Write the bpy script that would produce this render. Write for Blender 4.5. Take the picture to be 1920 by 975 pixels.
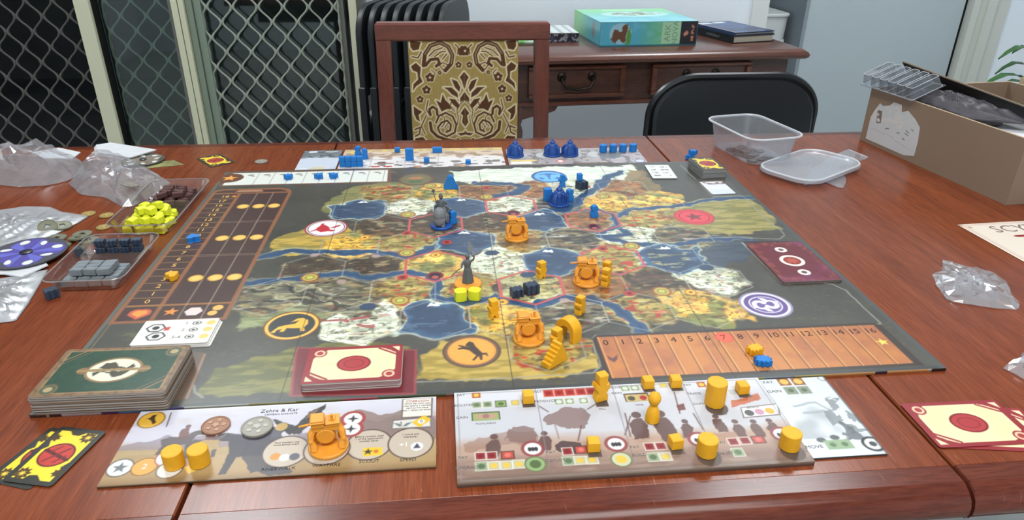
import bpy, bmesh, math, random
import numpy as np
from mathutils import Vector, Matrix

for o in list(bpy.data.objects): bpy.data.objects.remove(o)
S = bpy.context.scene
COL = S.collection
PI = math.pi

# ---------------------------------------------------------------- camera
cam_d = bpy.data.cameras.new('camera'); cam = bpy.data.objects.new('camera', cam_d); COL.objects.link(cam)
cam.location = (-0.0537, -0.8193, 1.1359)
cam.rotation_euler = (1.111974, -0.008433, -0.094876)
cam_d.sensor_width = 36; cam_d.lens = 24.76; cam_d.clip_start = 0.02
S.camera = cam

# ---------------------------------------------------------------- world and lights
W = bpy.data.worlds.new('night'); S.world = W; W.use_nodes = True
W.node_tree.nodes['Background'].inputs[0].default_value = (0.10, 0.13, 0.16, 1)
W.node_tree.nodes['Background'].inputs[1].default_value = 0.45
def area(name, loc, sx, sy, power, col=(1, 1, 1), rot=(0, 0, 0)):
    l = bpy.data.lights.new(name, 'AREA'); l.shape = 'RECTANGLE'; l.size = sx; l.size_y = sy
    l.energy = power; l.color = col
    o = bpy.data.objects.new(name, l); COL.objects.link(o); o.location = loc; o.rotation_euler = rot
    return o
area('ceiling_lamp_left', (-0.93, 1.30, 2.57), 0.55, 0.45, 22, (0.92, 0.975, 1.0))
area('ceiling_lamp_right', (1.25, 1.25, 2.57), 0.55, 0.45, 20, (0.92, 0.975, 1.0))
area('fill_light_front', (0.15, -1.25, 2.57), 1.6, 0.9, 46, (0.985, 0.985, 0.97))  # unseen fill light added behind the camera to lift camera-facing surfaces
vs = S.view_settings
vs.view_transform = 'Standard'; vs.look = 'None'; vs.gamma = 1; vs.use_curve_mapping = False
vs.exposure = 0.14

# ---------------------------------------------------------------- helpers
def lin(c):
    c = np.asarray(c, float) / 255.0
    return np.where(c <= 0.04045, c / 12.92, ((c + 0.055) / 1.055) ** 2.4)
def L4(c): return tuple(float(v) for v in lin(c)) + (1.0,)

MATS = {}
def mat(name, rgb, rough=0.5, spec=0.5, metal=0.0, bump=None, vary=None, coat=0.0, sss=0.0, trans=0.0, grain=None):
    """procedural principled material; vary=(scale, rgb2, amount), bump=(scale, strength)"""
    if name in MATS: return MATS[name]
    m = bpy.data.materials.new(name); m.use_nodes = True; MATS[name] = m
    nt = m.node_tree; b = nt.nodes['Principled BSDF']
    b.inputs['Base Color'].default_value = L4(rgb); b.inputs['Roughness'].default_value = rough
    b.inputs['Specular IOR Level'].default_value = spec; b.inputs['Metallic'].default_value = metal
    b.inputs['Coat Weight'].default_value = coat; b.inputs['Coat Roughness'].default_value = 0.15
    if sss: b.inputs['Subsurface Weight'].default_value = sss; b.inputs['Subsurface Scale'].default_value = 0.004
    if trans: b.inputs['Transmission Weight'].default_value = trans
    tc = nt.nodes.new('ShaderNodeTexCoord')
    if vary:
        n = nt.nodes.new('ShaderNodeTexNoise'); n.inputs['Scale'].default_value = vary[0]; n.inputs['Detail'].default_value = 5
        mp = nt.nodes.new('ShaderNodeMapping'); nt.links.new(tc.outputs['Object'], mp.inputs[0])
        if grain: mp.inputs['Scale'].default_value = grain
        nt.links.new(mp.outputs[0], n.inputs['Vector'])
        r = nt.nodes.new('ShaderNodeValToRGB'); r.color_ramp.elements[0].position = 0.5 - vary[2] / 2; r.color_ramp.elements[1].position = 0.5 + vary[2] / 2
        r.color_ramp.elements[0].color = L4(rgb); r.color_ramp.elements[1].color = L4(vary[1])
        nt.links.new(n.outputs[0], r.inputs[0]); nt.links.new(r.outputs[0], b.inputs['Base Color'])
    if bump:
        n2 = nt.nodes.new('ShaderNodeTexNoise'); n2.inputs['Scale'].default_value = bump[0]; n2.inputs['Detail'].default_value = 4
        nt.links.new(tc.outputs['Object'], n2.inputs['Vector'])
        bp = nt.nodes.new('ShaderNodeBump'); bp.inputs['Strength'].default_value = bump[1]; bp.inputs['Distance'].default_value = 0.002
        nt.links.new(n2.outputs[0], bp.inputs['Height']); nt.links.new(bp.outputs[0], b.inputs['Normal'])
    return m

def print_mat(name, rough=0.4, spec=0.5, coat=0.0):
    """material of a printed sheet: ink colours come from the mesh's own colour attribute"""
    if name in MATS: return MATS[name]
    m = bpy.data.materials.new(name); m.use_nodes = True; MATS[name] = m
    nt = m.node_tree; b = nt.nodes['Principled BSDF']
    a = nt.nodes.new('ShaderNodeVertexColor'); a.layer_name = 'ink'
    nt.links.new(a.outputs[0], b.inputs['Base Color'])
    b.inputs['Roughness'].default_value = rough; b.inputs['Specular IOR Level'].default_value = spec
    b.inputs['Coat Weight'].default_value = coat; b.inputs['Coat Roughness'].default_value = 0.2
    tc = nt.nodes.new('ShaderNodeTexCoord'); n = nt.nodes.new('ShaderNodeTexNoise'); n.inputs['Scale'].default_value = 900
    bp = nt.nodes.new('ShaderNodeBump'); bp.inputs['Strength'].default_value = 0.12; bp.inputs['Distance'].default_value = 0.0004
    nt.links.new(tc.outputs['Object'], n.inputs['Vector']); nt.links.new(n.outputs[0], bp.inputs['Height']); nt.links.new(bp.outputs[0], b.inputs['Normal'])
    return m

def film_mat(name, tint=(255, 255, 255), clear=0.62, rough=0.12, milky=0.12):
    """thin clear plastic film: mostly see-through, with glossy creases and a little milkiness"""
    if name in MATS: return MATS[name]
    m = bpy.data.materials.new(name); m.use_nodes = True; MATS[name] = m
    nt = m.node_tree; nt.nodes.clear()
    out = nt.nodes.new('ShaderNodeOutputMaterial')
    tr = nt.nodes.new('ShaderNodeBsdfTransparent'); tr.inputs[0].default_value = L4(tint)
    gl = nt.nodes.new('ShaderNodeBsdfGlossy'); gl.inputs['Roughness'].default_value = rough
    df = nt.nodes.new('ShaderNodeBsdfDiffuse'); df.inputs[0].default_value = (0.86, 0.88, 0.92, 1)
    lw = nt.nodes.new('ShaderNodeLayerWeight'); lw.inputs[0].default_value = 0.35
    mul = nt.nodes.new('ShaderNodeMath'); mul.operation = 'MULTIPLY_ADD'; mul.inputs[1].default_value = 0.34; mul.inputs[2].default_value = (1 - clear) * 0.10
    nt.links.new(lw.outputs['Fresnel'], mul.inputs[0])
    m1 = nt.nodes.new('ShaderNodeMixShader'); m1.inputs[0].default_value = milky
    nt.links.new(tr.outputs[0], m1.inputs[1]); nt.links.new(df.outputs[0], m1.inputs[2])
    m2 = nt.nodes.new('ShaderNodeMixShader'); nt.links.new(mul.outputs[0], m2.inputs[0])
    nt.links.new(m1.outputs[0], m2.inputs[1]); nt.links.new(gl.outputs[0], m2.inputs[2])
    nt.links.new(m2.outputs[0], out.inputs[0])
    return m

class MB:
    """collects geometry for ONE mesh object"""
    def __init__(s): s.v = []; s.f = []
    def add(s, vs_, fs):
        k = len(s.v); s.v += [tuple(map(float, q)) for q in vs_]; s.f += [tuple(i + k for i in f) for f in fs]; return s
    def box(s, x0, x1, y0, y1, z0, z1, c=0.0):
        if c <= 0:
            s.add([(x0,y0,z0),(x1,y0,z0),(x1,y1,z0),(x0,y1,z0),(x0,y0,z1),(x1,y0,z1),(x1,y1,z1),(x0,y1,z1)],
                  [(3,2,1,0),(4,5,6,7),(0,1,5,4),(1,2,6,5),(2,3,7,6),(3,0,4,7)])
        else:
            o = [(x0,y0),(x1,y0),(x1,y1),(x0,y1)]
            s.prism(o, z0, z1, c)
        return s
    def prism(s, outline, z0, z1, c=0.0, M=None):
        """extrude a CCW outline along z, with small chamfers c on the top and bottom rims"""
        n = len(outline)
        rings = []
        if c > 0:
            ins = inset(outline, c)
            rings = [(ins, z0), (outline, z0 + c), (outline, z1 - c), (ins, z1)]
        else: rings = [(outline, z0), (outline, z1)]
        vv = []; ff = []
        for r, z in rings: vv += [(a, b, z) for a, b in r]
        for k in range(len(rings) - 1):
            for i in range(n):
                j = (i + 1) % n; ff.append((k*n+i, k*n+j, (k+1)*n+j, (k+1)*n+i))
        ff.append(tuple(range(n - 1, -1, -1))); ff.append(tuple(range((len(rings)-1)*n, len(rings)*n)))
        if M is not None: vv = [tuple(M @ Vector(q)) for q in vv]
        return s.add(vv, ff)
    def lathe(s, prof, n=24, M=None, squash=1.0):
        vv = []; ff = []
        for r, z in prof:
            for i in range(n):
                a = 2*PI*i/n; vv.append((r*math.cos(a), squash*r*math.sin(a), z))
        for k in range(len(prof)-1):
            for i in range(n):
                j = (i+1) % n; ff.append((k*n+i, k*n+j, (k+1)*n+j, (k+1)*n+i))
        ff.append(tuple(range(n-1, -1, -1))); ff.append(tuple(range((len(prof)-1)*n, len(prof)*n)))
        if M is not None: vv = [tuple(M @ Vector(q)) for q in vv]
        return s.add(vv, ff)
    def tube(s, pts, rad, n=8, closed=False, flat=1.0):
        pts = [Vector(q) for q in pts]; m = len(pts)
        if not hasattr(rad, '__len__'): rad = [rad]*m
        vv = []; ff = []; prev = None
        for i, q in enumerate(pts):
            if closed: d = pts[(i+1) % m] - pts[i-1]
            else: d = pts[min(i+1, m-1)] - pts[max(i-1, 0)]
            d = d.normalized() if d.length > 1e-12 else Vector((0,0,1))
            if prev is None:
                u = d.orthogonal().normalized()
            else:
                u = prev - d*prev.dot(d); u = u.normalized() if u.length > 1e-9 else d.orthogonal().normalized()
            prev = u; w = d.cross(u)
            for k in range(n):
                a = 2*PI*k/n; vv.append(q + (u*math.cos(a) + w*math.sin(a)*flat)*rad[i])
        for i in range(m if closed else m-1):
            for k in range(n):
                a, b = i*n + k, i*n + (k+1) % n; c, d2 = ((i+1) % m)*n + (k+1) % n, ((i+1) % m)*n + k
                ff.append((a, b, c, d2))
        if not closed: ff.append(tuple(range(n-1, -1, -1))); ff.append(tuple(range((m-1)*n, m*n)))
        return s.add(vv, ff)
    def ball(s, c, r, nu=12, nv=8):
        if not hasattr(r, '__len__'): r = (r, r, r)
        prof = [(max(1e-5, math.sin(PI*k/nv)), -math.cos(PI*k/nv)) for k in range(nv+1)]
        return s.lathe(prof, nu, Matrix.Translation(c) @ Matrix.Diagonal((r[0], r[1], r[2], 1)))
def auto_smooth(me, ang=40):
    me.polygons.foreach_set('use_smooth', [True]*len(me.polygons))
    me.set_sharp_from_angle(angle=math.radians(ang))
def _build(s, name, m, parent=None, loc=(0,0,0), rot=(0,0,0), smooth='auto'):
    me = bpy.data.meshes.new(name); me.from_pydata(s.v, [], s.f); me.update()
    if smooth == 'auto': auto_smooth(me)
    elif smooth: me.polygons.foreach_set('use_smooth', [True]*len(me.polygons))
    if m is not None: me.materials.append(m)
    o = bpy.data.objects.new(name, me); COL.objects.link(o); o.location = loc; o.rotation_euler = rot
    if parent is not None: o.parent = parent
    return o
MB.build = _build

def inset(o, c):
    n = len(o); r = []
    for i in range(n):
        a = Vector(o[i-1]); b = Vector(o[i]); d = Vector(o[(i+1) % n])
        e1 = (b-a); e2 = (d-b)
        e1 = e1.normalized() if e1.length > 1e-12 else Vector((1,0)); e2 = e2.normalized() if e2.length > 1e-12 else e1
        n1 = Vector((-e1.y, e1.x)); n2 = Vector((-e2.y, e2.x)); k = n1 + n2
        q = k.dot(n1); k = k*(c/q) if abs(q) > 0.25 else k*c
        r.append((b.x + k.x, b.y + k.y))
    return r
def rrect(w, h, r, n=5, cx=0, cy=0):
    o = []
    for sx, sy, a0 in ((1,-1,-90),(1,1,0),(-1,1,90),(-1,-1,180)):
        for k in range(n+1):
            a = math.radians(a0 + 90*k/n); o.append((cx + sx*(w/2-r) + r*math.cos(a), cy + sy*(h/2-r) + r*math.sin(a)))
    return o
def circ(r, n=24, cx=0, cy=0): return [(cx + r*math.cos(2*PI*i/n), cy + r*math.sin(2*PI*i/n)) for i in range(n)]
def empty(name, loc=(0,0,0), rz=0.0):
    o = bpy.data.objects.new(name, None); COL.objects.link(o); o.location = loc; o.rotation_euler = (0,0,rz)
    o.empty_display_size = 0.02; return o
def tag(o, label, cat, group=None):
    o['label'] = label; o['category'] = cat
    if group: o['group'] = group
    return o
def thing(name, label, cat, loc=(0,0,0), rz=0.0, group=None): return tag(empty(name, loc, rz), label, cat, group)
def struct(o): o['kind'] = 'structure'; return o
def dup(root, loc, rz, label=None, group=None):
    r = root.copy(); COL.objects.link(r); r.location = loc; r.rotation_euler = (root.rotation_euler[0], root.rotation_euler[1], rz)
    if label: r['label'] = label
    if group: r['group'] = group
    for ch in list(root.children):
        c = ch.copy(); COL.objects.link(c); c.parent = r
        for g in list(ch.children):
            d = g.copy(); COL.objects.link(d); d.parent = c
    return r
def text(body, size, loc, rz, m, parent=None, name='lettering', tilt=0.0, align='CENTER', sx=1.0):
    cu = bpy.data.curves.new(name, 'FONT'); cu.body = body; cu.size = size; cu.align_x = align; cu.align_y = 'CENTER'; cu.resolution_u = 2
    cu.extrude = 0.00006
    t = bpy.data.objects.new(name, cu); COL.objects.link(t)
    me = bpy.data.meshes.new_from_object(t); bpy.data.objects.remove(t); bpy.data.curves.remove(cu)
    me.name = name; me.materials.clear(); me.materials.append(m)
    o = bpy.data.objects.new(name, me); COL.objects.link(o); o.location = loc; o.rotation_euler = (tilt, 0, rz); o.scale = (sx, 1, 1)
    if parent is not None: o.parent = parent
    return o

# ---------------------------------------------------------------- printing: ink colours computed on a fine grid (millimetres)
class Ink:
    def __init__(s, w, h, res, base, seed=1):
        s.w, s.h, s.res, s.seed = w, h, res, seed
        s.nx = int(round(w/res)) + 1; s.ny = int(round(h/res)) + 1
        s.x = np.linspace(-w/2, w/2, s.nx); s.y = np.linspace(-h/2, h/2, s.ny)
        s.X, s.Y = np.meshgrid(s.x, s.y)
        s.c = np.empty((s.ny, s.nx, 3)); s.c[:] = base
    def noise(s, sc, seed=0, oct=3, ax=1.0, X=None, Y=None):
        X = s.X if X is None else X; Y = s.Y if Y is None else Y
        out = np.zeros(X.shape); amp = 1; tot = 0
        rng = np.random.RandomState(seed*7 + s.seed*131 + 5)
        for k in range(oct):
            g = rng.rand(64, 64); u = X/(sc*ax)*2**k + 17.3*k + 31; v = Y/sc*2**k + 9.1*k + 31
            iu = np.floor(u).astype(int); iv = np.floor(v).astype(int); fu = u-iu; fv = v-iv
            fu = fu*fu*(3-2*fu); fv = fv*fv*(3-2*fv); a = iu % 64; b = iv % 64; a1 = (a+1) % 64; b1 = (b+1) % 64
            out += amp*((g[b,a]*(1-fu)+g[b,a1]*fu)*(1-fv) + (g[b1,a]*(1-fu)+g[b1,a1]*fu)*fv); tot += amp; amp *= 0.55
        return out/tot
    def blend(s, m, col, a=1.0):
        m = np.clip(m, 0, 1)[..., None]*a
        s.c = s.c*(1-m) + np.asarray(col, float)*m
    def _win(s, x0, x1, y0, y1):
        i0 = max(0, np.searchsorted(s.x, x0)-1); i1 = min(s.nx, np.searchsorted(s.x, x1)+1)
        j0 = max(0, np.searchsorted(s.y, y0)-1); j1 = min(s.ny, np.searchsorted(s.y, y1)+1)
        return slice(j0, j1), slice(i0, i1)
    def polymask(s, pts, rough=0, sc=12, seed=3, edge=None):
        P = np.array(pts, float); m = rough*1.2 + 3*s.res
        w = s._win(P[:,0].min()-m, P[:,0].max()+m, P[:,1].min()-m, P[:,1].max()+m)
        X = s.X[w]; Y = s.Y[w]
        if rough:
            X = X + (s.noise(sc, seed, 3, X=s.X[w], Y=s.Y[w])-0.5)*2.4*rough; Y = Y + (s.noise(sc, seed+50, 3, X=s.X[w], Y=s.Y[w])-0.5)*2.4*rough
        ins = np.zeros(X.shape, bool); dist = np.full(X.shape, 1e9)
        for i in range(len(P)):
            ax, ay = P[i-1]; bx, by = P[i]
            cond = (ay > Y) != (by > Y)
            with np.errstate(divide='ignore', invalid='ignore'): xi = (bx-ax)*(Y-ay)/(by-ay) + ax
            ins ^= cond & (X < xi)
            L2 = (bx-ax)**2 + (by-ay)**2 + 1e-12; t = np.clip(((X-ax)*(bx-ax)+(Y-ay)*(by-ay))/L2, 0, 1)
            dist = np.minimum(dist, (X-ax-t*(bx-ax))**2 + (Y-ay-t*(by-ay))**2)
        d = np.sqrt(dist)*np.where(ins, 1, -1)
        e = edge or s.res
        return w, np.clip(0.5 + d/e, 0, 1), d
    def put(s, w, m, col, a=1.0):
        m = m[..., None]*a; s.c[w] = s.c[w]*(1-m) + np.asarray(col, float)*m
    def poly(s, pts, col, a=1.0, rough=0, sc=12, seed=3, edge=None):
        w, m, d = s.polymask(pts, rough, sc, seed, edge); s.put(w, m, col, a); return w, m, d
    def rect(s, x0, x1, y0, y1, col, a=1.0): s.poly([(x0,y0),(x1,y0),(x1,y1),(x0,y1)], col, a)
    def disc(s, cx, cy, r, col, a=1.0, ry=None, r0=0):
        ry = ry or r; w = s._win(cx-r-2, cx+r+2, cy-ry-2, cy+ry+2)
        d = np.sqrt(((s.X[w]-cx)/r)**2 + ((s.Y[w]-cy)/ry)**2)*r
        m = np.clip(0.5 + (r-d)/s.res, 0, 1)
        if r0: m = m*np.clip(0.5 + (d-r0)/s.res, 0, 1)
        s.put(w, m, col, a)
    def line(s, pts, wd, col, a=1.0, closed=False, rough=0):
        pts = list(pts) + ([pts[0]] if closed else [])
        P = np.array(pts, float); m = wd + 3*s.res + rough*1.5
        w = s._win(P[:,0].min()-m, P[:,0].max()+m, P[:,1].min()-m, P[:,1].max()+m)
        X = s.X[w]; Y = s.Y[w]
        if rough: X = X + (s.noise(14, 21, 2, X=s.X[w], Y=s.Y[w])-.5)*2*rough; Y = Y + (s.noise(14, 22, 2, X=s.X[w], Y=s.Y[w])-.5)*2*rough
        dist = np.full(X.shape, 1e9)
        for i in range(1, len(P)):
            ax, ay = P[i-1]; bx, by = P[i]; L2 = (bx-ax)**2 + (by-ay)**2 + 1e-12
            t = np.clip(((X-ax)*(bx-ax)+(Y-ay)*(by-ay))/L2, 0, 1)
            dist = np.minimum(dist, (X-ax-t*(bx-ax))**2 + (Y-ay-t*(by-ay))**2)
        d = np.sqrt(dist); mk = np.clip(0.5 + (wd/2-d)/s.res, 0, 1)
        if wd < s.res: mk = np.clip(1 - d/s.res, 0, 1)*min(1, wd/s.res + 0.15)
        s.put(w, mk, col, a)
    def star(s, cx, cy, r, col, n=5, k=0.42, rot=90):
        s.poly([(cx + (r if i % 2 == 0 else r*k)*math.cos(math.radians(rot + 180*i/n)), cy + (r if i % 2 == 0 else r*k)*math.sin(math.radians(rot + 180*i/n))) for i in range(2*n)], col)
    def sheet(s, name, m, thick, parent=None, loc=(0,0,0), rz=0.0, edge_col=(120,110,95), corner=0.0, edge_fn=None, bend=None):
        """the printed sheet as ONE mesh: fine top surface, sides and underside"""
        X = s.X.copy(); Y = s.Y.copy()
        if corner:
            for sx in (-1, 1):
                for sy in (-1, 1):
                    cx, cy = sx*(s.w/2-corner), sy*(s.h/2-corner)
                    dx, dy = (X-cx)*sx, (Y-cy)*sy; ins = (dx > 0) & (dy > 0); q = np.maximum(np.hypot(dx, dy), 1e-6); mx = np.maximum(dx, dy)
                    f = np.where(ins, mx/q, 1.0)
                    X = np.where(ins, cx + sx*dx*f, X); Y = np.where(ins, cy + sy*dy*f, Y)
        Z = np.zeros_like(X) + thick
        if bend is not None: Z = Z + bend(X, Y)
        nx, ny = s.nx, s.ny; N = nx*ny
        idx = np.arange(N).reshape(ny, nx)
        ring = np.concatenate([idx[0, :-1], idx[:-1, -1], idx[-1, :0:-1], idx[:0:-1, 0]]); K = len(ring)
        co = np.stack([X.ravel(), Y.ravel(), Z.ravel()], 1)/1000.0
        rt = co[ring]; rb = rt.copy(); rb[:, 2] -= thick/1000.0
        co = np.concatenate([co, rt, rb])
        top = np.stack([idx[:-1, :-1], idx[:-1, 1:], idx[1:, 1:], idx[1:, :-1]], -1).reshape(-1, 4)
        a = N + np.arange(K); b = N + (np.arange(K)+1) % K
        side = np.stack([a+K, b+K, b, a], -1)
        loops = np.concatenate([top.ravel(), side.ravel(), (N + K + np.arange(K))[::-1]])
        nq = len(top) + len(side)
        starts = np.concatenate([np.arange(nq)*4, [nq*4]]); tot = np.concatenate([np.full(nq, 4), [K]])
        me = bpy.data.meshes.new(name)
        me.vertices.add(len(co)); me.vertices.foreach_set('co', co.astype(np.float32).ravel())
        me.loops.add(len(loops)); me.loops.foreach_set('vertex_index', loops.astype(np.int32))
        me.polygons.add(nq+1); me.polygons.foreach_set('loop_start', starts.astype(np.int32)); me.polygons.foreach_set('loop_total', tot.astype(np.int32))
        me.update(calc_edges=True)
        col = np.ones((len(co), 4), np.float32)
        col[:N, :3] = lin(np.clip(s.c, 0, 255).reshape(-1, 3))
        ec = np.tile(np.asarray(edge_col, float), (2*K, 1))
        if edge_fn is not None:
            e1 = edge_fn(rt[:, 0]*1000, rt[:, 1]*1000); ec = np.concatenate([e1, e1])
        col[N:, :3] = lin(np.clip(ec, 0, 255))
        at_ = me.color_attributes.new('ink', 'FLOAT_COLOR', 'POINT'); at_.data.foreach_set('color', col.ravel())
        me.materials.append(m)
        if bend is not None: me.polygons.foreach_set('use_smooth', np.concatenate([np.ones(len(top), bool), np.zeros(len(side)+1, bool)]))
        o = bpy.data.objects.new(name, me); COL.objects.link(o); o.location = loc; o.rotation_euler = (0, 0, rz)
        if parent is not None: o.parent = parent
        return o
random.seed(4)

# ================================================================ THE ROOM
M_wall = mat('wall_paint', (238, 245, 252), 0.7, 0.25, bump=(60, 0.05), vary=(3, (232, 240, 248), 0.4))
M_ceil = mat('ceiling_paint', (236, 236, 234), 0.8, 0.2)
M_tile = mat('floor_tile_glaze', (196, 198, 194), 0.22, 0.5, vary=(6, (182, 186, 182), 0.5))
M_grout = mat('grout', (120, 120, 116), 0.9, 0.1)
M_cream = mat('cream_aluminium', (206, 206, 178), 0.4, 0.5)
M_greenal = mat('grey_green_aluminium', (128, 142, 126), 0.45, 0.5)
M_darkal = mat('weathered_aluminium', (104, 104, 98), 0.5, 0.4)
M_wire = mat('grille_aluminium', (150, 156, 144), 0.5, 0.4); M_wire2 = mat('grille_aluminium_dull', (88, 87, 83), 0.6, 0.3)
M_dark = mat('outdoor_render', (112, 116, 114), 0.9, 0.1, vary=(2, (84, 88, 88), 0.5))

floor = struct(MB().box(-2.7, 3.1, -2.6, 3.0, -0.06, -0.003).build('floor', M_grout, smooth=False))
tile_me = None
for i in range(10):
    for j in range(10):
        x, y = -2.68 + 0.578*i, -2.58 + 0.558*j
        if tile_me is None:
            t = MB().box(0, 0.574, 0, 0.554, -0.004, 0.0, 0.001).build('floor_tile', M_tile, floor, (x, y, 0), smooth=False); tile_me = t.data
        else:
            t = bpy.data.objects.new('floor_tile', tile_me); COL.objects.link(t); t.parent = floor; t.location = (x, y, 0)
struct(MB().box(-2.7, 3.1, -2.6, 3.0, 2.6, 2.68).build('ceiling', M_ceil, smooth=False))
struct(MB().box(-2.75, -2.68, -2.6, 1.72, 0, 2.6).build('wall_left', M_wall, smooth=False))
struct(MB().box(-2.7, 3.1, -2.65, -2.58, 0, 2.6).build('wall_front', M_wall, smooth=False))
struct(MB().box(3.06, 3.12, -2.6, 2.1, 0, 2.6).build('wall_right', M_wall, smooth=False))
wb = MB(); wb.box(-0.30, 1.086, 1.70, 1.80, 0, 2.6); wb.box(-2.7, -0.30, 1.62, 1.80, 2.14, 2.6); wb.box(1.03, 1.086, 1.80, 2.92, 0, 2.6)
struct(wb.build('wall_back', M_wall, smooth=False))
struct(MB().box(-0.29, 1.086, 1.686, 1.702, 0, 0.09, 0.003).build('baseboard_back', mat('white_gloss_trim', (222, 224, 222), 0.35, 0.5), smooth=False))
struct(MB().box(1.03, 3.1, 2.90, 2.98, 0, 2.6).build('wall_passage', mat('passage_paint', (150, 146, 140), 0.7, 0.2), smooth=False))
struct(MB().box(2.235, 3.1, 2.0, 2.1, 0, 2.6).build('wall_doorside', M_wall, smooth=False))

# sliding security door with diamond grille
door = struct(empty('door_1', (0, 1.66, 0)))
def jamb(x0, x1, y0, y1, m, name='frame_stile'): return MB().box(x0, x1, y0, y1, 0.0, 2.14, 0.002).build(name, m, door, smooth=False)
jamb(-1.183, -1.139, -0.06, 0.0, M_cream)
jamb(-1.138, -1.135, -0.045, 0.0, mat('rubber_and_gap_black', (20, 20, 20), 0.7, 0.2))
jamb(-0.912, -0.898, -0.035, 0.01, M_darkal)
jamb(-0.896, -0.877, -0.055, 0.0, M_cream)
jamb(-0.874, -0.858, -0.055, 0.0, M_cream)
jamb(-0.856, -0.838, -0.04, 0.0, M_greenal)
jamb(-0.836, -0.814, -0.03, 0.0, M_greenal)
jamb(-0.385, -0.368, -0.02, 0.02, M_darkal)
jamb(-0.346, -0.322, -0.075, -0.03, M_cream)
jamb(-0.322, -0.298, -0.06, 0.02, M_darkal)
jamb(-2.68, -2.62, -0.06, 0.0, M_cream)
for nm, z0, z1, y0, y1 in (('threshold', 0, 0.04, -0.06, 0.06), ('head_rail', 2.08, 2.14, -0.06, 0.06)):
    MB().box(-2.68, -0.30, y0, y1, z0, z1, 0.002).build(nm, M_cream, door, smooth=False)
def grille(x0, x1, y, ax, az, mw=None):
    g = MB(); px, pz = 0.0400, 0.0945
    k0 = int(math.floor((x0-ax)/px)); k1 = int(math.ceil((x1-ax)/px))
    for k in range(k0, k1+1):
        pts = []; rad = []; z = 0.04 + ((az-0.04) % (pz/8)) - pz/8
        while z < 2.10:
            ph = 2*PI*(z-az)/pz + (PI if k % 2 else 0)
            c = math.cos(ph); s_ = 0.75*c + 0.25*(1 - 2*math.acos(max(-1, min(1, c)))/PI)
            xx = ax + k*px + px/2 + s_*(px/2-0.0022)
            pts.append((min(max(xx, x0), x1), y, max(z, 0.03))); rad.append(0.0029 + 0.0022*abs(c)**6); z += pz/12
        g.tube(pts, rad, 5)
    return g.build('security_grille', mw or M_wire, door)
ax, az = -0.679,0.7612
grille(-0.814, -0.385, -0.022, ax, az)
grille(-1.131, -0.912, 0.012, *(-1.0808,0.7791))
grille(-2.62, -1.183, -0.03, *(-1.3775,0.7833), M_wire2)
def glass_mat():
    m = bpy.data.materials.new('door_glass'); m.use_nodes = True; nt = m.node_tree; nt.nodes.clear()
    out = nt.nodes.new('ShaderNodeOutputMaterial'); tr = nt.nodes.new('ShaderNodeBsdfTransparent'); tr.inputs[0].default_value = (0.80, 0.88, 0.85, 1)
    gl = nt.nodes.new('ShaderNodeBsdfGlossy'); gl.inputs['Roughness'].default_value = 0.03
    lw = nt.nodes.new('ShaderNodeLayerWeight'); lw.inputs[0].default_value = 0.25
    ma = nt.nodes.new('ShaderNodeMath'); ma.operation = 'MULTIPLY_ADD'; ma.inputs[1].default_value = 0.8; ma.inputs[2].default_value = 0.045
    mx = nt.nodes.new('ShaderNodeMixShader'); nt.links.new(lw.outputs['Fresnel'], ma.inputs[0]); nt.links.new(ma.outputs[0], mx.inputs[0])
    nt.links.new(tr.outputs[0], mx.inputs[1]); nt.links.new(gl.outputs[0], mx.inputs[2]); nt.links.new(mx.outputs[0], out.inputs[0]); return m
M_glass = glass_mat()
MB().box(-1.131, -0.912, -0.012, -0.007, 0.05, 2.08).build('glass_pane', M_glass, door, smooth=False)
MB().box(-0.814, -0.346, 0.004, 0.009, 0.05, 2.08).build('glass_pane', M_glass, door, smooth=False)
# dark patio outside
struct(MB().box(-4.5, -0.25, 1.73, 5.0, -0.12, -0.05).build('floor_patio', M_dark, smooth=False))
struct(MB().box(-4.5, -0.25, 5.0, 5.1, -0.1, 3.2).build('wall_patio', M_dark, smooth=False))
struct(MB().box(-4.6, -4.5, 1.73, 5.0, -0.1, 3.2).build('wall_patio_side', M_dark, smooth=False))

# interior door beyond the sideboard, with its frame
M_door = mat('door_paint_grey', (182, 194, 198), 0.5, 0.4, vary=(1.5, (174, 186, 192), 0.6))
d2 = struct(empty('door_2', (0, 2.0, 0)))
MB().box(1.40, 2.055, 0.0, 0.04, 0.01, 2.05, 0.002).build('door_leaf', M_door, d2, smooth=False)
for a, b, y0 in ((2.072, 2.10, -0.03), (2.10, 2.135, -0.018), (2.135, 2.175, -0.028), (2.175, 2.24, -0.012)):
    MB().box(a, b, y0, 0.06, 0, 2.1, 0.003).build('architrave', mat('architrave_paint', (206, 208, 200), 0.45, 0.4), d2, smooth=False)
MB().box(2.06, 2.075, 0.01, 0.05, 0, 2.05).build('door_gap_shade', mat('rubber_and_gap_black', (20, 20, 20), 0.7, 0.2), d2, smooth=False)  # black strip stands in for the shade in the gap beside the leaf
struct(MB().box(1.385, 1.40, 1.995, 2.9, 0, 2.6).build('wall_passage_return', mat('passage_shade_paint', (140, 150, 156), 0.7, 0.2), smooth=False))

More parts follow.
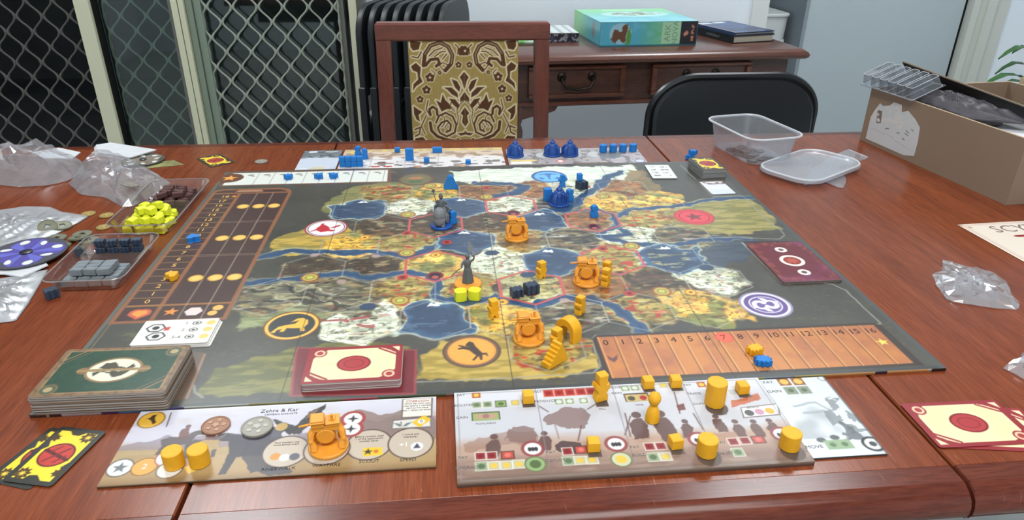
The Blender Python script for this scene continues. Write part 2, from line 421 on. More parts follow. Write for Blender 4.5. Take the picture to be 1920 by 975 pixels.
# shelf with plastic baskets in the passage
sh = tag(empty('storage_shelf', (1.255, 2.32, 0)), 'low wooden shelf under the white basket in the passage', 'shelf')
M_shelfw = mat('shelf_laminate', (150, 138, 122), 0.5, 0.4)
for z in (0.1, 0.28, 0.46): MB().box(-0.15, 0.11, -0.26, 0.2, z-0.02, z, 0.002).build('shelf_board', M_shelfw, sh, smooth=False)
for x in (-0.165, 0.11): MB().box(x, x+0.015, -0.26, 0.2, 0, 0.44).build('shelf_side', M_shelfw, sh, smooth=False)
bk = tag(empty('laundry_basket', (1.272, 2.235, 0.4605)), 'white slotted plastic basket on the passage shelf', 'basket')
M_bask = mat('white_plastic', (206, 210, 210), 0.4, 0.5)
b = MB()
o0 = rrect(0.165, 0.30, 0.03); o1 = rrect(0.185, 0.34, 0.035); n = len(o0)
for z0, z1 in ((0.0, 0.07), (0.10, 0.16), (0.20, 0.30)):
    f = lambda z, o_=0.0: [((a*(1-z/0.3)+c*z/0.3)*(1-o_), (b_*(1-z/0.3)+d*z/0.3)*(1-o_), z) for (a, b_), (c, d) in zip(o0, o1)]
    vv = f(z0)+f(z1)+f(z1, 0.02)+f(z0, 0.02); ff = []
    for r in range(4):
        for i in range(n): j = (i+1) % n; ff.append((r*n+i, r*n+j, ((r+1) % 4)*n+j, ((r+1) % 4)*n+i))
    b.add(vv, ff)
for i in range(0, n, 1):
    for z0, z1 in ((0.06, 0.11), (0.15, 0.21)):
        a, c = o0[i], o1[i]; z = (z0+z1)/2; x = a[0]*(1-z/0.3)+c[0]*z/0.3; y = a[1]*(1-z/0.3)+c[1]*z/0.3
        b.box(x*0.985-0.006, x*0.985+0.006, y*0.985-0.006, y*0.985+0.006, z0, z1)
for y in (-0.16, 0.15):
    for k in range(-2, 3): b.box(k*0.032-0.005, k*0.032+0.005, y*0.95, y*0.95+0.005, 0.06, 0.21)
b.build('basket_body', M_bask, bk)
MB().prism(rrect(0.196, 0.352, 0.04), 0.301, 0.315, 0.004).build('lid', M_bask, bk)

struct(MB().box(1.034, 1.092, 1.688, 1.812, 0, 2.6, 0.004).build('trim_1', mat('white_gloss_trim', (222, 224, 222), 0.35, 0.5), smooth=False))

# ================================================================ DINING TABLE
def wood_mat(name, c1, c2, c3, rough=0.22, scale=(28, 2.2, 28), coat=0.35, scratch=0.0, bumpy=0.10, spec=0.5):
    m = bpy.data.materials.new(name); m.use_nodes = True; MATS[name] = m
    nt = m.node_tree; b = nt.nodes['Principled BSDF']; N = nt.nodes.new; LK = nt.links.new
    tc = N('ShaderNodeTexCoord'); mp = N('ShaderNodeMapping'); mp.inputs['Scale'].default_value = scale; LK(tc.outputs['Object'], mp.inputs[0])
    n1 = N('ShaderNodeTexNoise'); n1.inputs['Scale'].default_value = 2.0; n1.inputs['Detail'].default_value = 8; n1.inputs['Roughness'].default_value = 0.62; LK(mp.outputs[0], n1.inputs['Vector'])
    mp2 = N('ShaderNodeMapping'); mp2.inputs['Scale'].default_value = tuple(k*6 for k in scale); LK(tc.outputs['Object'], mp2.inputs[0])
    n2 = N('ShaderNodeTexNoise'); n2.inputs['Scale'].default_value = 3.0; n2.inputs['Detail'].default_value = 4; LK(mp2.outputs[0], n2.inputs['Vector'])
    r = N('ShaderNodeValToRGB'); e = r.color_ramp.elements; e[0].position = 0.28; e[0].color = L4(c1); e[1].position = 0.75; e[1].color = L4(c3)
    k = r.color_ramp.elements.new(0.5); k.color = L4(c2); LK(n1.outputs[0], r.inputs[0])
    mx = N('ShaderNodeMix'); mx.data_type = 'RGBA'; mx.blend_type = 'MULTIPLY'; mx.inputs['Factor'].default_value = 0.45
    r2 = N('ShaderNodeValToRGB'); r2.color_ramp.elements[0].position = 0.35; r2.color_ramp.elements[0].color = (0.35, 0.3, 0.28, 1); r2.color_ramp.elements[1].position = 0.6; LK(n2.outputs[0], r2.inputs[0])
    LK(r.outputs[0], mx.inputs[6]); LK(r2.outputs[0], mx.inputs[7]); last = mx.outputs[2]
    if scratch:
        mp3 = N('ShaderNodeMapping'); mp3.inputs['Scale'].default_value = (420, 50, 40); mp3.inputs['Rotation'].default_value = (0, 0, 0.5); LK(tc.outputs['Object'], mp3.inputs[0])
        n3 = N('ShaderNodeTexNoise'); n3.inputs['Scale'].default_value = 1.0; n3.inputs['Detail'].default_value = 2; LK(mp3.outputs[0], n3.inputs['Vector'])
        r3 = N('ShaderNodeValToRGB'); r3.color_ramp.elements[0].position = 0.69; r3.color_ramp.elements[0].color = (0,0,0,1); r3.color_ramp.elements[1].position = 0.76; LK(n3.outputs[0], r3.inputs[0])
        n4 = N('ShaderNodeTexNoise'); n4.inputs['Scale'].default_value = 5; LK(tc.outputs['Object'], n4.inputs['Vector'])
        sx = N('ShaderNodeSeparateXYZ'); LK(tc.outputs['Object'], sx.inputs[0])
        mr = N('ShaderNodeMapRange'); mr.inputs[1].default_value = -0.22; mr.inputs[2].default_value = -0.42; mr.inputs[3].default_value = 0.0; mr.inputs[4].default_value = 1.0; LK(sx.outputs[1], mr.inputs[0])
        mu = N('ShaderNodeMath'); mu.operation = 'MULTIPLY'; LK(r3.outputs[0], mu.inputs[0]); LK(mr.outputs[0], mu.inputs[1])
        mu2 = N('ShaderNodeMath'); mu2.operation = 'MULTIPLY'; mu2.inputs[1].default_value = scratch; LK(mu.outputs[0], mu2.inputs[0])
        mx2 = N('ShaderNodeMix'); mx2.data_type = 'RGBA'; LK(mu2.outputs[0], mx2.inputs['Factor']); LK(last, mx2.inputs[6]); mx2.inputs[7].default_value = L4((205, 170, 150)); last = mx2.outputs[2]
    LK(last, b.inputs['Base Color'])
    b.inputs['Roughness'].default_value = rough; b.inputs['Specular IOR Level'].default_value = spec; b.inputs['Coat Weight'].default_value = coat; b.inputs['Coat Roughness'].default_value = 0.25
    bp = N('ShaderNodeBump'); bp.inputs['Strength'].default_value = bumpy; bp.inputs['Distance'].default_value = 0.0006; LK(n2.outputs[0], bp.inputs['Height']); LK(bp.outputs[0], b.inputs['Normal'])
    return m
M_table = wood_mat('table_cherry_veneer', (110, 52, 29), (128, 63, 35), (142, 74, 43), 0.23, (34, 1.6, 34), 0.0, 0.3, 0.02, 0.3)
M_rim = wood_mat('table_edge_mahogany', (84, 38, 28), (98, 47, 34), (112, 56, 40), 0.22, (3, 30, 30), 0.0, 0.12, 0.03, 0.3)
table = thing('dining_table', 'long cherry-wood dining table with two cross seams carrying the board game', 'table', (0, 0, 0))
def extrude_profile(prof, x0, x1, name, m):
    n = len(prof); c = 0.0011; vv = []; ff = []
    for x, dz in [(x0, -c*1.3), (x0+c, 0), (x1-c, 0), (x1, -c*1.3)]: vv += [(x, y, z+dz) for y, z in prof]
    for k in range(3):
        for i in range(n):
            j = (i+1) % n; ff.append((k*n+i, (k+1)*n+i, (k+1)*n+j, k*n+j))
    ff.append(tuple(range(n))); ff.append(tuple(range(4*n-1, 3*n-1, -1)))
    return MB().add(vv, ff).build(name, m, table, smooth=False if name == 'table_leaf' else 'auto')
def leaf(x0, x1):
    extrude_profile([(-0.4302, 0.724), (-0.4302, 0.7498), (-0.4299, 0.75), (0.4617, 0.75), (0.462, 0.7498), (0.462, 0.724)], x0, x1, 'table_leaf', M_table)
    extrude_profile([(-0.4545, 0.722), (-0.4590, 0.7245), (-0.4612, 0.7300), (-0.4612, 0.7365), (-0.4590, 0.7425), (-0.4545, 0.7470), (-0.4480, 0.7500), (-0.4475, 0.7500), (-0.4306, 0.7500), (-0.4306, 0.722)], x0, x1, 'edge_strip', M_rim)
    extrude_profile([(0.4624, 0.722), (0.4624, 0.75), (0.4775, 0.75), (0.478, 0.75), (0.486, 0.747), (0.489, 0.738), (0.489, 0.728), (0.484, 0.722)], x0, x1, 'edge_strip', M_rim)
leaf(-1.08, -0.2545)
leaf(-0.2515, 0.3318)
leaf(0.3348, 1.16)
M_under = wood_mat('table_frame_mahogany', (66, 30, 24), (80, 36, 28), (92, 44, 34), 0.35, (30, 3, 30), 0.2)
ap = MB()
for q in ((-0.98, 1.06, -0.29, -0.265), (-0.98, 1.06, 0.265, 0.29), (-0.98, -0.955, -0.265, 0.265), (1.035, 1.06, -0.265, 0.265)): ap.box(q[0], q[1], q[2], q[3], 0.62, 0.722, 0.002)
ap.build('apron', M_under, table)
for x in (-0.56, 0.64):
    for y in (-0.325, 0.325):
        MB().box(x-0.035, x+0.035, y-0.035, y+0.035, 0, 0.722, 0.003).build('leg', M_under, table, smooth=False)

# ================================================================ FURNITURE BEHIND THE TABLE
M_maho = wood_mat('chair_mahogany', (98, 46, 34), (112, 55, 40), (124, 64, 47), 0.35, (20, 20, 3), 0.3)
M_maho_h = wood_mat('chair_mahogany_rail', (98, 46, 34), (112, 55, 40), (124, 64, 47), 0.35, (3, 20, 20), 0.3)
# --- dining chair with woven damask back panel
ch = thing('dining_chair', 'mahogany dining chair with a gold and brown damask back panel', 'chair', (-0.006, 0.80, 0))
for s_ in (-1, 1):
    x = 0.1745*s_
    MB().tube([(x*1.03, 0.02, 0.0), (x*1.03, 0.0, 0.25), (x*1.04, 0.0, 0.46), (x*1.02, 0.0, 0.7), (x, 0.0, 0.885)], 0.0225, 4).build('back_post', M_maho, ch, smooth=False)
    MB().box(s_*0.19-0.018, s_*0.19+0.018, -0.42, -0.384, 0, 0.43, 0.003).build('front_leg', M_maho, ch, smooth=False)
    MB().box(s_*0.18-0.010, s_*0.18+0.010, -0.385, -0.017, 0.37, 0.43, 0.002).build('seat_rail', M_maho, ch, smooth=False)
MB().box(-0.191, 0.191, -0.018, 0.016, 0.881, 0.9195, 0.004).build('top_rail', M_maho_h, ch, smooth=False)
MB().box(-0.165, 0.165, -0.012, 0.012, 0.50, 0.535, 0.003).build('lower_rail', M_maho_h, ch, smooth=False)
MB().box(-0.172, 0.172, -0.415, -0.39, 0.37, 0.43, 0.002).build('front_rail', M_maho_h, ch, smooth=False)
M_cloth = print_mat('woven_damask', 0.85, 0.15)
MB().prism(rrect(0.40, 0.40, 0.03), 0.431, 0.475, 0.012).build('seat_cushion', mat('damask_gold_plain', (150, 126, 72), 0.85, 0.15, vary=(120, (92, 62, 38), 0.5)), ch, (0, -0.225, 0))
dk = Ink(244, 352, 1.4, (176, 152, 92), 3)
dk.c *= (0.93 + 0.12*np.sin(dk.X*1.9) + 0.12*(dk.noise(2, 4, 2, ax=0.5)-0.5))[..., None]
BR = (92, 62, 42); LT = (226, 212, 176)
def U(p, s_=1):
    x = (p[0]-512)/945*244; y = 176-(p[1]-45)/900*235
    return (s_*x, y)
fills = [[(55,270),(100,240),(140,280),(130,350),(150,400),(90,440),(60,480),(70,420),(112,380),(108,320),(70,305)],
 [(512,318),(552,365),(532,400),(516,462),(512,462),(512,318)], [(400,378),(450,398),(476,450),(466,492),(428,450)], [(328,450),(400,452),(450,500),(456,542),(400,512),(360,470)],
 [(372,545),(430,556),(462,600),(452,642),(408,600)], [(512,490),(552,545),(552,582),(512,556)], [(512,625),(552,680),(530,700),(540,760),(512,800)],
 [(320,508),(342,560),(372,590),(392,642),(350,640),(305,662),(258,560),(300,582)], [(440,862),(500,852),(512,832),(512,872),(470,882)],
 [(58,900),(130,888),(172,940),(120,950),(60,950)], [(60,610),(100,640),(135,660),(100,690),(110,750),(80,730),(60,680)], [(60,55),(150,70),(130,130),(80,140),(60,110)]]
curves = [([(165,262),(180,170),(230,100),(310,74),(380,108),(415,180),(402,250),(350,306)], 30), ([(182,262),(225,215),(288,208),(302,246),(272,270)], 22), ([(215,185),(262,140),(330,118)], 9), ([(262,190),(320,150),(356,150)], 9), ([(330,210),(366,170)], 9),
 ([(205,690),(198,640),(228,618),(262,640),(266,690)], 20), ([(252,760),(280,700),(340,672),(402,706),(432,780),(416,852),(344,886),(282,852),(266,806),(300,760),(352,742),(384,780),(376,830),(340,846)], 15), ([(200,760),(208,830),(258,884),(330,912),(410,930)], 24), ([(405,556),(380,610),(420,660)], 8),
 ([(512,560),(470,600),(440,650),(452,720),(440,780)], 7), ([(440,910),(470,935),(512,945)], 14), ([(330,300),(300,262),(330,240),(380,262)], 8), ([(190,560),(170,640),(205,700)], 9), ([(170,690),(120,790),(150,860)], 9), ([(60,820),(110,800),(100,860),(62,880)], 12), ([(300,690),(330,720),(325,770),(300,800)], 7), ([(356,770),(330,800),(350,830)], 7), ([(230,300),(260,330),(240,380)], 7), ([(150,150),(120,200),(70,190)], 10), ([(440,90),(470,120),(460,170)], 9)]
flowers = [((215,365),40),((180,470),38),((120,552),32),((300,325),18),((500,145),42),((465,260),28)]
def both(fn):
    for s_ in (1, -1): fn(s_)
for P in fills: both(lambda s_: dk.line([U(q, s_) for q in P], 6.4, LT, 1.0, True))
for P, wd in curves: both(lambda s_: dk.line([U(q, s_) for q in P], wd*0.3+4.6, LT))
for c, r in flowers:
    for s_ in (1, -1):
        cx, cy = U(c, s_); rr = r*0.26
        for k in range(5): dk.disc(cx+rr*0.6*math.cos(1.257*k+1.57), cy+rr*0.6*math.sin(1.257*k+1.57), rr*0.5+1.2, LT, 0.8)
for P in fills: both(lambda s_: dk.poly([U(q, s_) for q in P], BR))
for P, wd in curves: both(lambda s_: dk.line([U(q, s_) for q in P], wd*0.3, BR))
for P, wd in curves[:1]: both(lambda s_: dk.line([U(q, s_) for q in P[1:-1]], 1.5, LT, 0.7))
for c, r in flowers:
    for s_ in (1, -1):
        cx, cy = U(c, s_); rr = r*0.26
        for k in range(5): dk.disc(cx+rr*0.6*math.cos(1.257*k+1.57), cy+rr*0.6*math.sin(1.257*k+1.57), rr*0.42, BR)
        dk.disc(cx, cy, rr*0.22, LT)
pn = dk.sheet('back_panel', M_cloth, 22, ch, (0, 0.012, 0.709), edge_col=(168, 150, 104), corner=4, bend=lambda X, Y: 2.0*(1-(X/122)**2)*(1-(Y/176)**2))
pn.rotation_euler = (math.radians(90), 0, 0)

# --- black padded folding chair
M_vinyl = mat('black_vinyl', (30, 34, 38), 0.38, 0.5, bump=(90, 0.08)); M_tubeb = mat('black_enamel', (22, 24, 26), 0.3, 0.5)
fc_ = thing('padded_folding_chair', 'black padded folding chair with rounded back, tucked under the table', 'chair', (0.632, 0.775, 0), 0.02)
o = [(-0.198, 0.0), (0.198, 0.0)] + [(0.198-0.108*(1-math.cos(a)), 0.113+0.087*math.sin(a)) for a in np.linspace(0, PI/2, 14)] + [(-0.198+0.108*(1-math.cos(a)), 0.113+0.087*math.sin(a)) for a in np.linspace(PI/2, 0, 14)]
m = MB(); m.prism(o, -0.018, 0.018, 0.007, Matrix.Translation((0, 0, 0.592)) @ Matrix.Rotation(math.radians(84), 4, 'X')); m.build('backrest', M_vinyl, fc_)
fr = [(-0.206, 0.10, 0.0), (-0.206, 0.02, 0.5)] + [(-0.206+0.112*(1-math.cos(a)), 0.012, 0.705+0.092*math.sin(a)) for a in np.linspace(0, PI/2, 13)] + [(0.206-0.112*(1-math.cos(a)), 0.012, 0.705+0.092*math.sin(a)) for a in np.linspace(PI/2, 0, 13)] + [(0.206, 0.02, 0.5), (0.206, 0.10, 0.0)]
MB().tube(fr, 0.009, 8).build('back_frame', M_tubeb, fc_)
MB().prism(rrect(0.39, 0.38, 0.05), 0.43, 0.47, 0.01).build('seat', M_vinyl, fc_, (0, -0.20, 0))
for s_ in (-1, 1): MB().tube([(0.19*s_, 0.02, 0.46), (0.19*s_, -0.2, 0.42), (0.19*s_, -0.39, 0.0)], 0.009, 8).build('front_leg', M_tubeb, fc_)

# --- folded black chairs leaning in a stack by the sliding door
M_bp = mat('black_plastic_matt', (28, 32, 36), 0.45, 0.4, bump=(60, 0.05))
def folded_chair(loc, rz, label):
    t = thing('folded_chair', label, 'chair', loc, rz, 'folded chairs stacked by the sliding door')
    W2 = 0.18; R_ = Matrix.Rotation(math.radians(90), 4, 'X')
    o = [(-W2, 0.0), (W2, 0.0)] + [(W2-0.09*(1-math.cos(a)), 0.16+0.08*math.sin(a)) for a in np.linspace(0, PI/2, 8)] + [(-W2+0.09*(1-math.cos(a)), 0.16+0.08*math.sin(a)) for a in np.linspace(PI/2, 0, 8)]
    MB().prism(o, -0.008, 0.008, 0.003, Matrix.Translation((0, 0, 0.67)) @ R_).build('backrest', M_bp, t)
    MB().prism(rrect(0.31, 0.38, 0.06), -0.008, 0.008, 0.003, Matrix.Translation((0, -0.001, 0.44)) @ R_).build('seat', M_bp, t)
    for s_ in (-1, 1):
        MB().box(s_*0.176-0.011, s_*0.176+0.011, -0.009, 0.009, 0, 0.70, 0.003).build('leg', M_bp, t, smooth=False)
        MB().box(s_*0.150-0.009, s_*0.150+0.009, 0.0085, 0.018, 0.02, 0.60, 0.003).build('leg', M_bp, t, smooth=False)
    MB().box(-0.166, 0.166, -0.006, 0.006, 0.12, 0.14, 0.002).build('stretcher', M_bp, t, smooth=False)
    return t
words = ['leftmost folded black chair of the stack, against the cream door frame', 'second folded black chair from the cream door frame', 'third folded black chair from the cream door frame', 'fourth folded black chair from the cream door frame', 'fifth folded black chair from the cream door frame', 'sixth folded black chair from the cream door frame', 'seventh folded black chair from the cream door frame', 'rightmost folded black chair of the stack, next to the white wall']
for k in range(8): folded_chair((-0.232 + 0.031*k, 1.335, 0), math.radians(76), words[k])

# --- sideboard table with drawers
M_cons = wood_mat('sideboard_walnut', (80, 44, 32), (98, 56, 42), (116, 68, 50), 0.3, (2.5, 20, 20), 0.5)
M_cons2 = wood_mat('sideboard_front_walnut', (62, 38, 30), (78, 48, 38), (96, 60, 46), 0.35, (2.5, 20, 20), 0.3)
M_bronze = mat('dark_bronze', (40, 34, 28), 0.4, 0.5, 0.8)
sb = thing('sideboard', 'dark walnut sideboard with two drawers standing against the white wall', 'sideboard', (1.022, 1.232, 0), math.radians(4.0))
prof = [(0.0, 0.752), (-0.006, 0.757), (-0.008, 0.764), (-0.004, 0.771), (0.004, 0.776), (0.010, 0.78)]
top = MB(); xa, xb, yb = -0.92, 0.0, 0.44; rings = []
vv = []; ff = []
for d, z in prof: vv += [(xa+d, d, z), (xb-d, d, z), (xb-d, yb-d, z), (xa+d, yb-d, z)]
for k in range(len(prof)-1):
    for i in range(4): j = (i+1) % 4; ff.append((k*4+i, k*4+j, k*4+4+j, k*4+4+i))
ff.append((3,2,1,0)); k = (len(prof)-1)*4; ff.append((k,k+1,k+2,k+3))
top.add(vv, ff).build('top_board', M_cons, sb)
MB().box(-0.88, -0.035, 0.035, 0.43, 0.636, 0.752).build('drawer_case', M_cons2, sb, smooth=False)
MB().box(-0.90, -0.02, 0.022, 0.43, 0.628, 0.640, 0.003).build('base_moulding', M_cons, sb, smooth=False)
for x in (-0.868, -0.04):
    for y in (0.055, 0.40): MB().lathe([(0.016, 0), (0.020, 0.04), (0.014, 0.10), (0.022, 0.42), (0.026, 0.55), (0.02, 0.57), (0.03, 0.60), (0.03, 0.63)], 14, Matrix.Translation((x, y, 0))).build('leg', M_cons, sb)
br = [(0,0)]; br = [(-0.03, 0.628), (0.11, 0.628), (0.10, 0.612), (0.075, 0.604), (0.04, 0.598), (0.0, 0.588), (-0.03, 0.566)]
MB().prism(br[::-1], -0.01, 0.012, 0.002, Matrix.Translation((-0.85, 0.045, 0)) @ Matrix.Rotation(math.radians(90), 4, 'X')).build('corner_bracket', M_cons, sb)
for x0, x1 in ((-0.833, -0.549), (-0.466, -0.159)):
    d = MB().box(x0, x1, 0.024, 0.034, 0.652, 0.745, 0.002).build('drawer', M_cons2, sb, smooth=False)
    f = MB()
    for a in ((x0, x1, 0.652, 0.664), (x0, x1, 0.733, 0.745), (x0, x0+0.014, 0.664, 0.733), (x1-0.014, x1, 0.664, 0.733)): f.box(a[0], a[1], 0.015, 0.024, a[2], a[3], 0.003)
    f.build('drawer_moulding', M_cons, d, smooth=False)
    xc = (x0+x1)/2
    MB().tube([(xc-0.045, 0.018, 0.712), (xc-0.045, 0.006, 0.70), (xc-0.034, 0.004, 0.684), (xc, 0.004, 0.679), (xc+0.034, 0.004, 0.684), (xc+0.045, 0.006, 0.70), (xc+0.045, 0.018, 0.712)], 0.004, 8).build('bail_handle', M_bronze, d)
    for s_ in (-1, 1): MB().lathe([(0.014, 0), (0.013, 0.003), (0.006, 0.006), (0.004, 0.012)], 12, Matrix.Translation((xc+0.045*s_, 0.0235, 0.712)) @ Matrix.Rotation(PI/2, 4, 'X')).build('handle_rosette', M_bronze, d)

# --- things lying on the sideboard
ZS = 0.7803
def printed_box(name, label, loc, rz, w, d, h, top_ink, front_ink, left_ink, side_col):
    t = thing(name, label, 'game box', loc, rz)
    M_p = print_mat('box_print', 0.3, 0.5)
    MB().box(-w/2+0.001, w/2-0.001, -d/2+0.001, d/2-0.001, 0.0, h-0.001).build('box_body', mat(name+'_side', side_col, 0.4, 0.5), t, smooth=False)
    top_ink.sheet('lid_print', M_p, 1.0, t, (0, 0, h-0.001))
    f = front_ink.sheet('front_print', M_p, 1.0, t, (0, -d/2+0.001, h/2)); f.rotation_euler = (PI/2, 0, 0)
    if left_ink is not None:
        l = left_ink.sheet('end_print', M_p, 1.0, t, (-w/2+0.001, 0, h/2)); l.rotation_euler = (PI/2, 0, -PI/2)
    return t
tp = Ink(302, 302, 3.0, (110, 190, 210), 5); g = tp.Y/302+0.5; tp.blend(np.clip(g*1.6-0.45, 0, 1), (140, 214, 150)); tp.blend(np.clip((tp.noise(60, 1, 2)-0.45)*3, 0, 1)*0.5, (170, 225, 215))
tp.disc(10, 20, 110, (190, 228, 224), 0.8, 60); w, m_, d_ = tp.polymask([(-80,20),(-30,60),(40,64),(100,30),(60,0),(-20,-10)], 10, 20); tp.put(w, m_*np.clip((tp.noise(14, 3, 2)[w]-0.35)*4, 0, 1), (134, 116, 90)); tp.rect(-70, 60, 105, 128, (214, 240, 214), 0.8)
ft = Ink(302, 70, 2.0, (88, 172, 196), 6); g = ft.X/302+0.5; ft.blend(np.clip(1-np.abs(g-0.62)*4, 0, 1)*0.9, (110, 186, 124)); ft.blend(np.clip((ft.noise(22, 1, 2)-0.5)*3, 0, 1)*0.4, (150, 200, 220))
ft.disc(-88, 2, 34, (178, 206, 214), 0.7, 30); w, m_, d_ = ft.polymask([(-118,-10),(-104,14),(-88,8),(-78,30),(-64,32),(-66,6),(-74,-24),(-90,-12),(-104,-24)], 5, 10); ft.put(w, m_, (110, 76, 58)); w, m_, d_ = ft.polymask([(-72,-32),(-66,6),(-60,22),(-54,-4),(-58,-30)], 3, 10); ft.put(w, m_, (92, 150, 74))
ft.rect(40, 98, -29, 33, (166, 208, 170)); ft.rect(98, 151, -35, 35, (38, 38, 46)); w, m_, d_ = ft.polymask([(106,0),(118,8),(124,2),(114,-8)], 3, 8); ft.put(w, m_, (200, 130, 110)); ft.blend((ft.noise(3.2,8,1)>0.45)*(np.abs(ft.X-136)<5)*(np.abs(ft.Y-2)<25)*1.0, (206,132,104)); ft.rect(-151, 151, -35, -31, (34, 92, 106))
lt = Ink(302, 70, 3.0, (96, 176, 190), 7); g = lt.X/302+0.5; lt.blend(np.clip(1.3-g*1.9, 0, 1), (150, 216, 150)); lt.disc(80, 5, 16, (150, 130, 120), 0.8, 24); lt.rect(-151, 151, -35, -31, (34, 92, 106))
ark = printed_box('board_game_box', 'large green and turquoise game box lying flat on the sideboard', (0.5475, 1.452, ZS), math.radians(4.5), 0.302, 0.302, 0.07, tp, ft, lt, (90, 170, 180))
M_arkt = mat('box_title_ink', (120, 158, 128), 0.5, 0.3); M_arkb = mat('box_logo_ink', (216, 140, 110), 0.5, 0.3)
text('ARK', 0.026, (0.058, -0.1512, 0.037), 0, M_arkt, ark, tilt=PI/2).rotation_euler = (PI/2, -PI/2, 0)
text('NOVA', 0.024, (0.082, -0.1512, 0.037), 0, M_arkt, ark, tilt=PI/2).rotation_euler = (PI/2, -PI/2, 0)
# patterned dark box with pale striped lid, left of the green box
t = thing('small_game_box', 'low black patterned box with a pale striped lid beside the green box', 'game box', (0.30, 1.46, ZS), math.radians(2))
pf = Ink(120, 26, 1.5, (26, 27, 36), 9); pf.blend((pf.noise(7, 1, 2) > 0.62)*0.9, (150, 150, 160)); pf.blend((pf.noise(11, 4, 2) > 0.66)*0.8, (60, 64, 90))
pt = Ink(120, 170, 3.0, (214, 220, 220), 10); pt.blend((np.sin(pt.X/5) > 0.5)*0.6, (130, 140, 140))
MB().box(-0.059, 0.059, -0.084, 0.084, 0, 0.025).build('box_body', mat('box_black', (28, 28, 36), 0.4, 0.5), t, smooth=False)
pf.sheet('front_print', print_mat('box_print'), 1.0, t, (0, -0.084, 0.013)).rotation_euler = (PI/2, 0, 0)
pt.sheet('lid_print', print_mat('box_print'), 3.0, t, (0, 0, 0.025))
t = tag(MB().prism(rrect(0.10, 0.13, 0.015), 0.0, 0.016, 0.006).build('tissue_packet', mat('packet_green_white', (206, 222, 214), 0.3, 0.5, vary=(26, (96, 176, 70), 0.25)), None, (0.178, 1.40, ZS)), 'green and white soft plastic packet seen through the dining chair back', 'packet')
# two books
def book(name, label, loc, rz, w, d, h, cov, ptop):
    t = thing(name, label, 'book', loc, rz); mc = mat(name+'_cover', cov, 0.4, 0.5); mp_ = mat('page_edges', (196, 190, 176), 0.8, 0.2, vary=(300, (176, 170, 156), 0.5), grain=(0.02, 0.02, 3))
    MB().box(-w/2, w/2, -d/2, d/2, 0, 0.0025, 0.0008).build('back_cover', mc, t, smooth=False)
    MB().box(-w/2+0.001, w/2-0.004, -d/2+0.004, d/2-0.004, 0.0025, h-0.0025).build('page_block', mp_, t, smooth=False)
    MB().box(-w/2-0.0005, -w/2+0.001, -d/2, d/2, 0.0, h).build('spine', mc, t, smooth=False)
    if ptop is None: MB().box(-w/2, w/2, -d/2, d/2, h-0.0025, h, 0.0008).build('front_cover', mc, t, smooth=False)
    else: ptop.sheet('front_cover', print_mat('box_print'), 2.5, t, (0, 0, h-0.0025), edge_col=cov)
    return t
bk1 = book('notebook', 'thick black hardback with cream pages under the blue book', (0.878, 1.468, ZS), math.radians(15), 0.152, 0.235, 0.022, (24, 24, 26), None)
sp_ = Ink(70, 9, 0.8, (26, 26, 28), 33); sp_.blend((sp_.noise(2.4, 2, 1, ax=0.7) > 0.5)*(np.abs(sp_.Y) < 3.2)*1.0, (116, 116, 114)); sp_.sheet('spine_print', print_mat('box_print'), 0.3, bk1, (-0.0765, -0.01, 0.011), edge_col=(26,26,28)).rotation_euler = (PI/2, 0, -PI/2)
bc = Ink(148, 228, 2.5, (44, 62, 100), 12); bc.blend((bc.noise(16, 2, 2, ax=2.5) > 0.56)*0.7, (70, 92, 138)); bc.rect(-68, -20, 70, 100, (206, 214, 218)); bc.rect(-8, 34, 78, 102, (206, 214, 218)); bc.rect(-74, -66, -114, 114, (150, 110, 100)); bc.rect(-60, 60, -70, -50, (30, 42, 74))
book('paperback', 'dark blue book with white blocks lying on the black hardback', (0.880, 1.470, ZS+0.0222), math.radians(16), 0.148, 0.228, 0.009, (44, 60, 96), bc)

# ================================================================ GAME BOARD (printed map, 820 x 620 mm)
ZB = 0.7535
bd = Ink(820, 620, 1.0, (74, 72, 66), 1)
n_big = bd.noise(60, 1, 3); n_mid = bd.noise(14, 2, 3); n_fine = bd.noise(4, 3, 2); n_str = bd.noise(5, 4, 3, ax=4); n_spk = bd.noise(3.2, 5, 2, ax=1.6)
bd.c *= (0.84 + 0.34*n_big)[..., None]
bd.blend((n_spk > 0.63)*(n_mid > 0.5)*0.35, (98, 92, 72))
def mottle(w, m, d, c1, c2, a=0.8, src=None):
    k = np.clip(((src if src is not None else n_str)[w]-0.38)*4, 0, 1)[..., None]
    col = np.asarray(c1, float)*(1-k) + np.asarray(c2, float)*k
    mm = (m*a)[..., None]; bd.c[w] = bd.c[w]*(1-mm) + col*mm
def patch(pts, c1, c2, a=0.9, rough=7, sc=16, src=None, edge=3, seed=3):
    w, m, d = bd.polymask(pts, rough, sc, seed, edge); mottle(w, m, d, c1, c2, a, src); return w, m, d
# meadows around the hex map
patch([(-278.4,-18.9),(-278,36.2),(-252,61.6),(-212.6,80.2),(-152.1,40.1),(-106.4,28.1),(-104.8,-15.7),(-154.3,-14.9),(-214.5,-4.1),(-248.7,-13.7)], (150,134,66), (206,172,78))
patch([(269.3,112.7),(337.6,135.5),(393.9,131.4),(405.6,82),(395.1,19.6),(342.9,5.8),(291.7,6.3),(248.3,30.8),(240.6,68.6)], (132,128,76), (170,156,94), 0.95)
patch([(-273.6,-150.7),(-277.6,-97.1),(-239.9,-110.1),(-184.8,-129),(-170.4,-153.4),(-188.6,-182.5),(-232.6,-176.8),(-273,-186)], (160,166,122), (120,128,88), 0.9)
patch([(-277.6,-291.9),(-275.6,-261.6),(-244.8,-239.9),(-210,-227.3),(-162.8,-216.9),(-120.9,-220.3),(-91.6,-234.2),(-87.5,-289.7),(-171.1,-302.4)], (98,98,56), (134,130,70), 0.85)
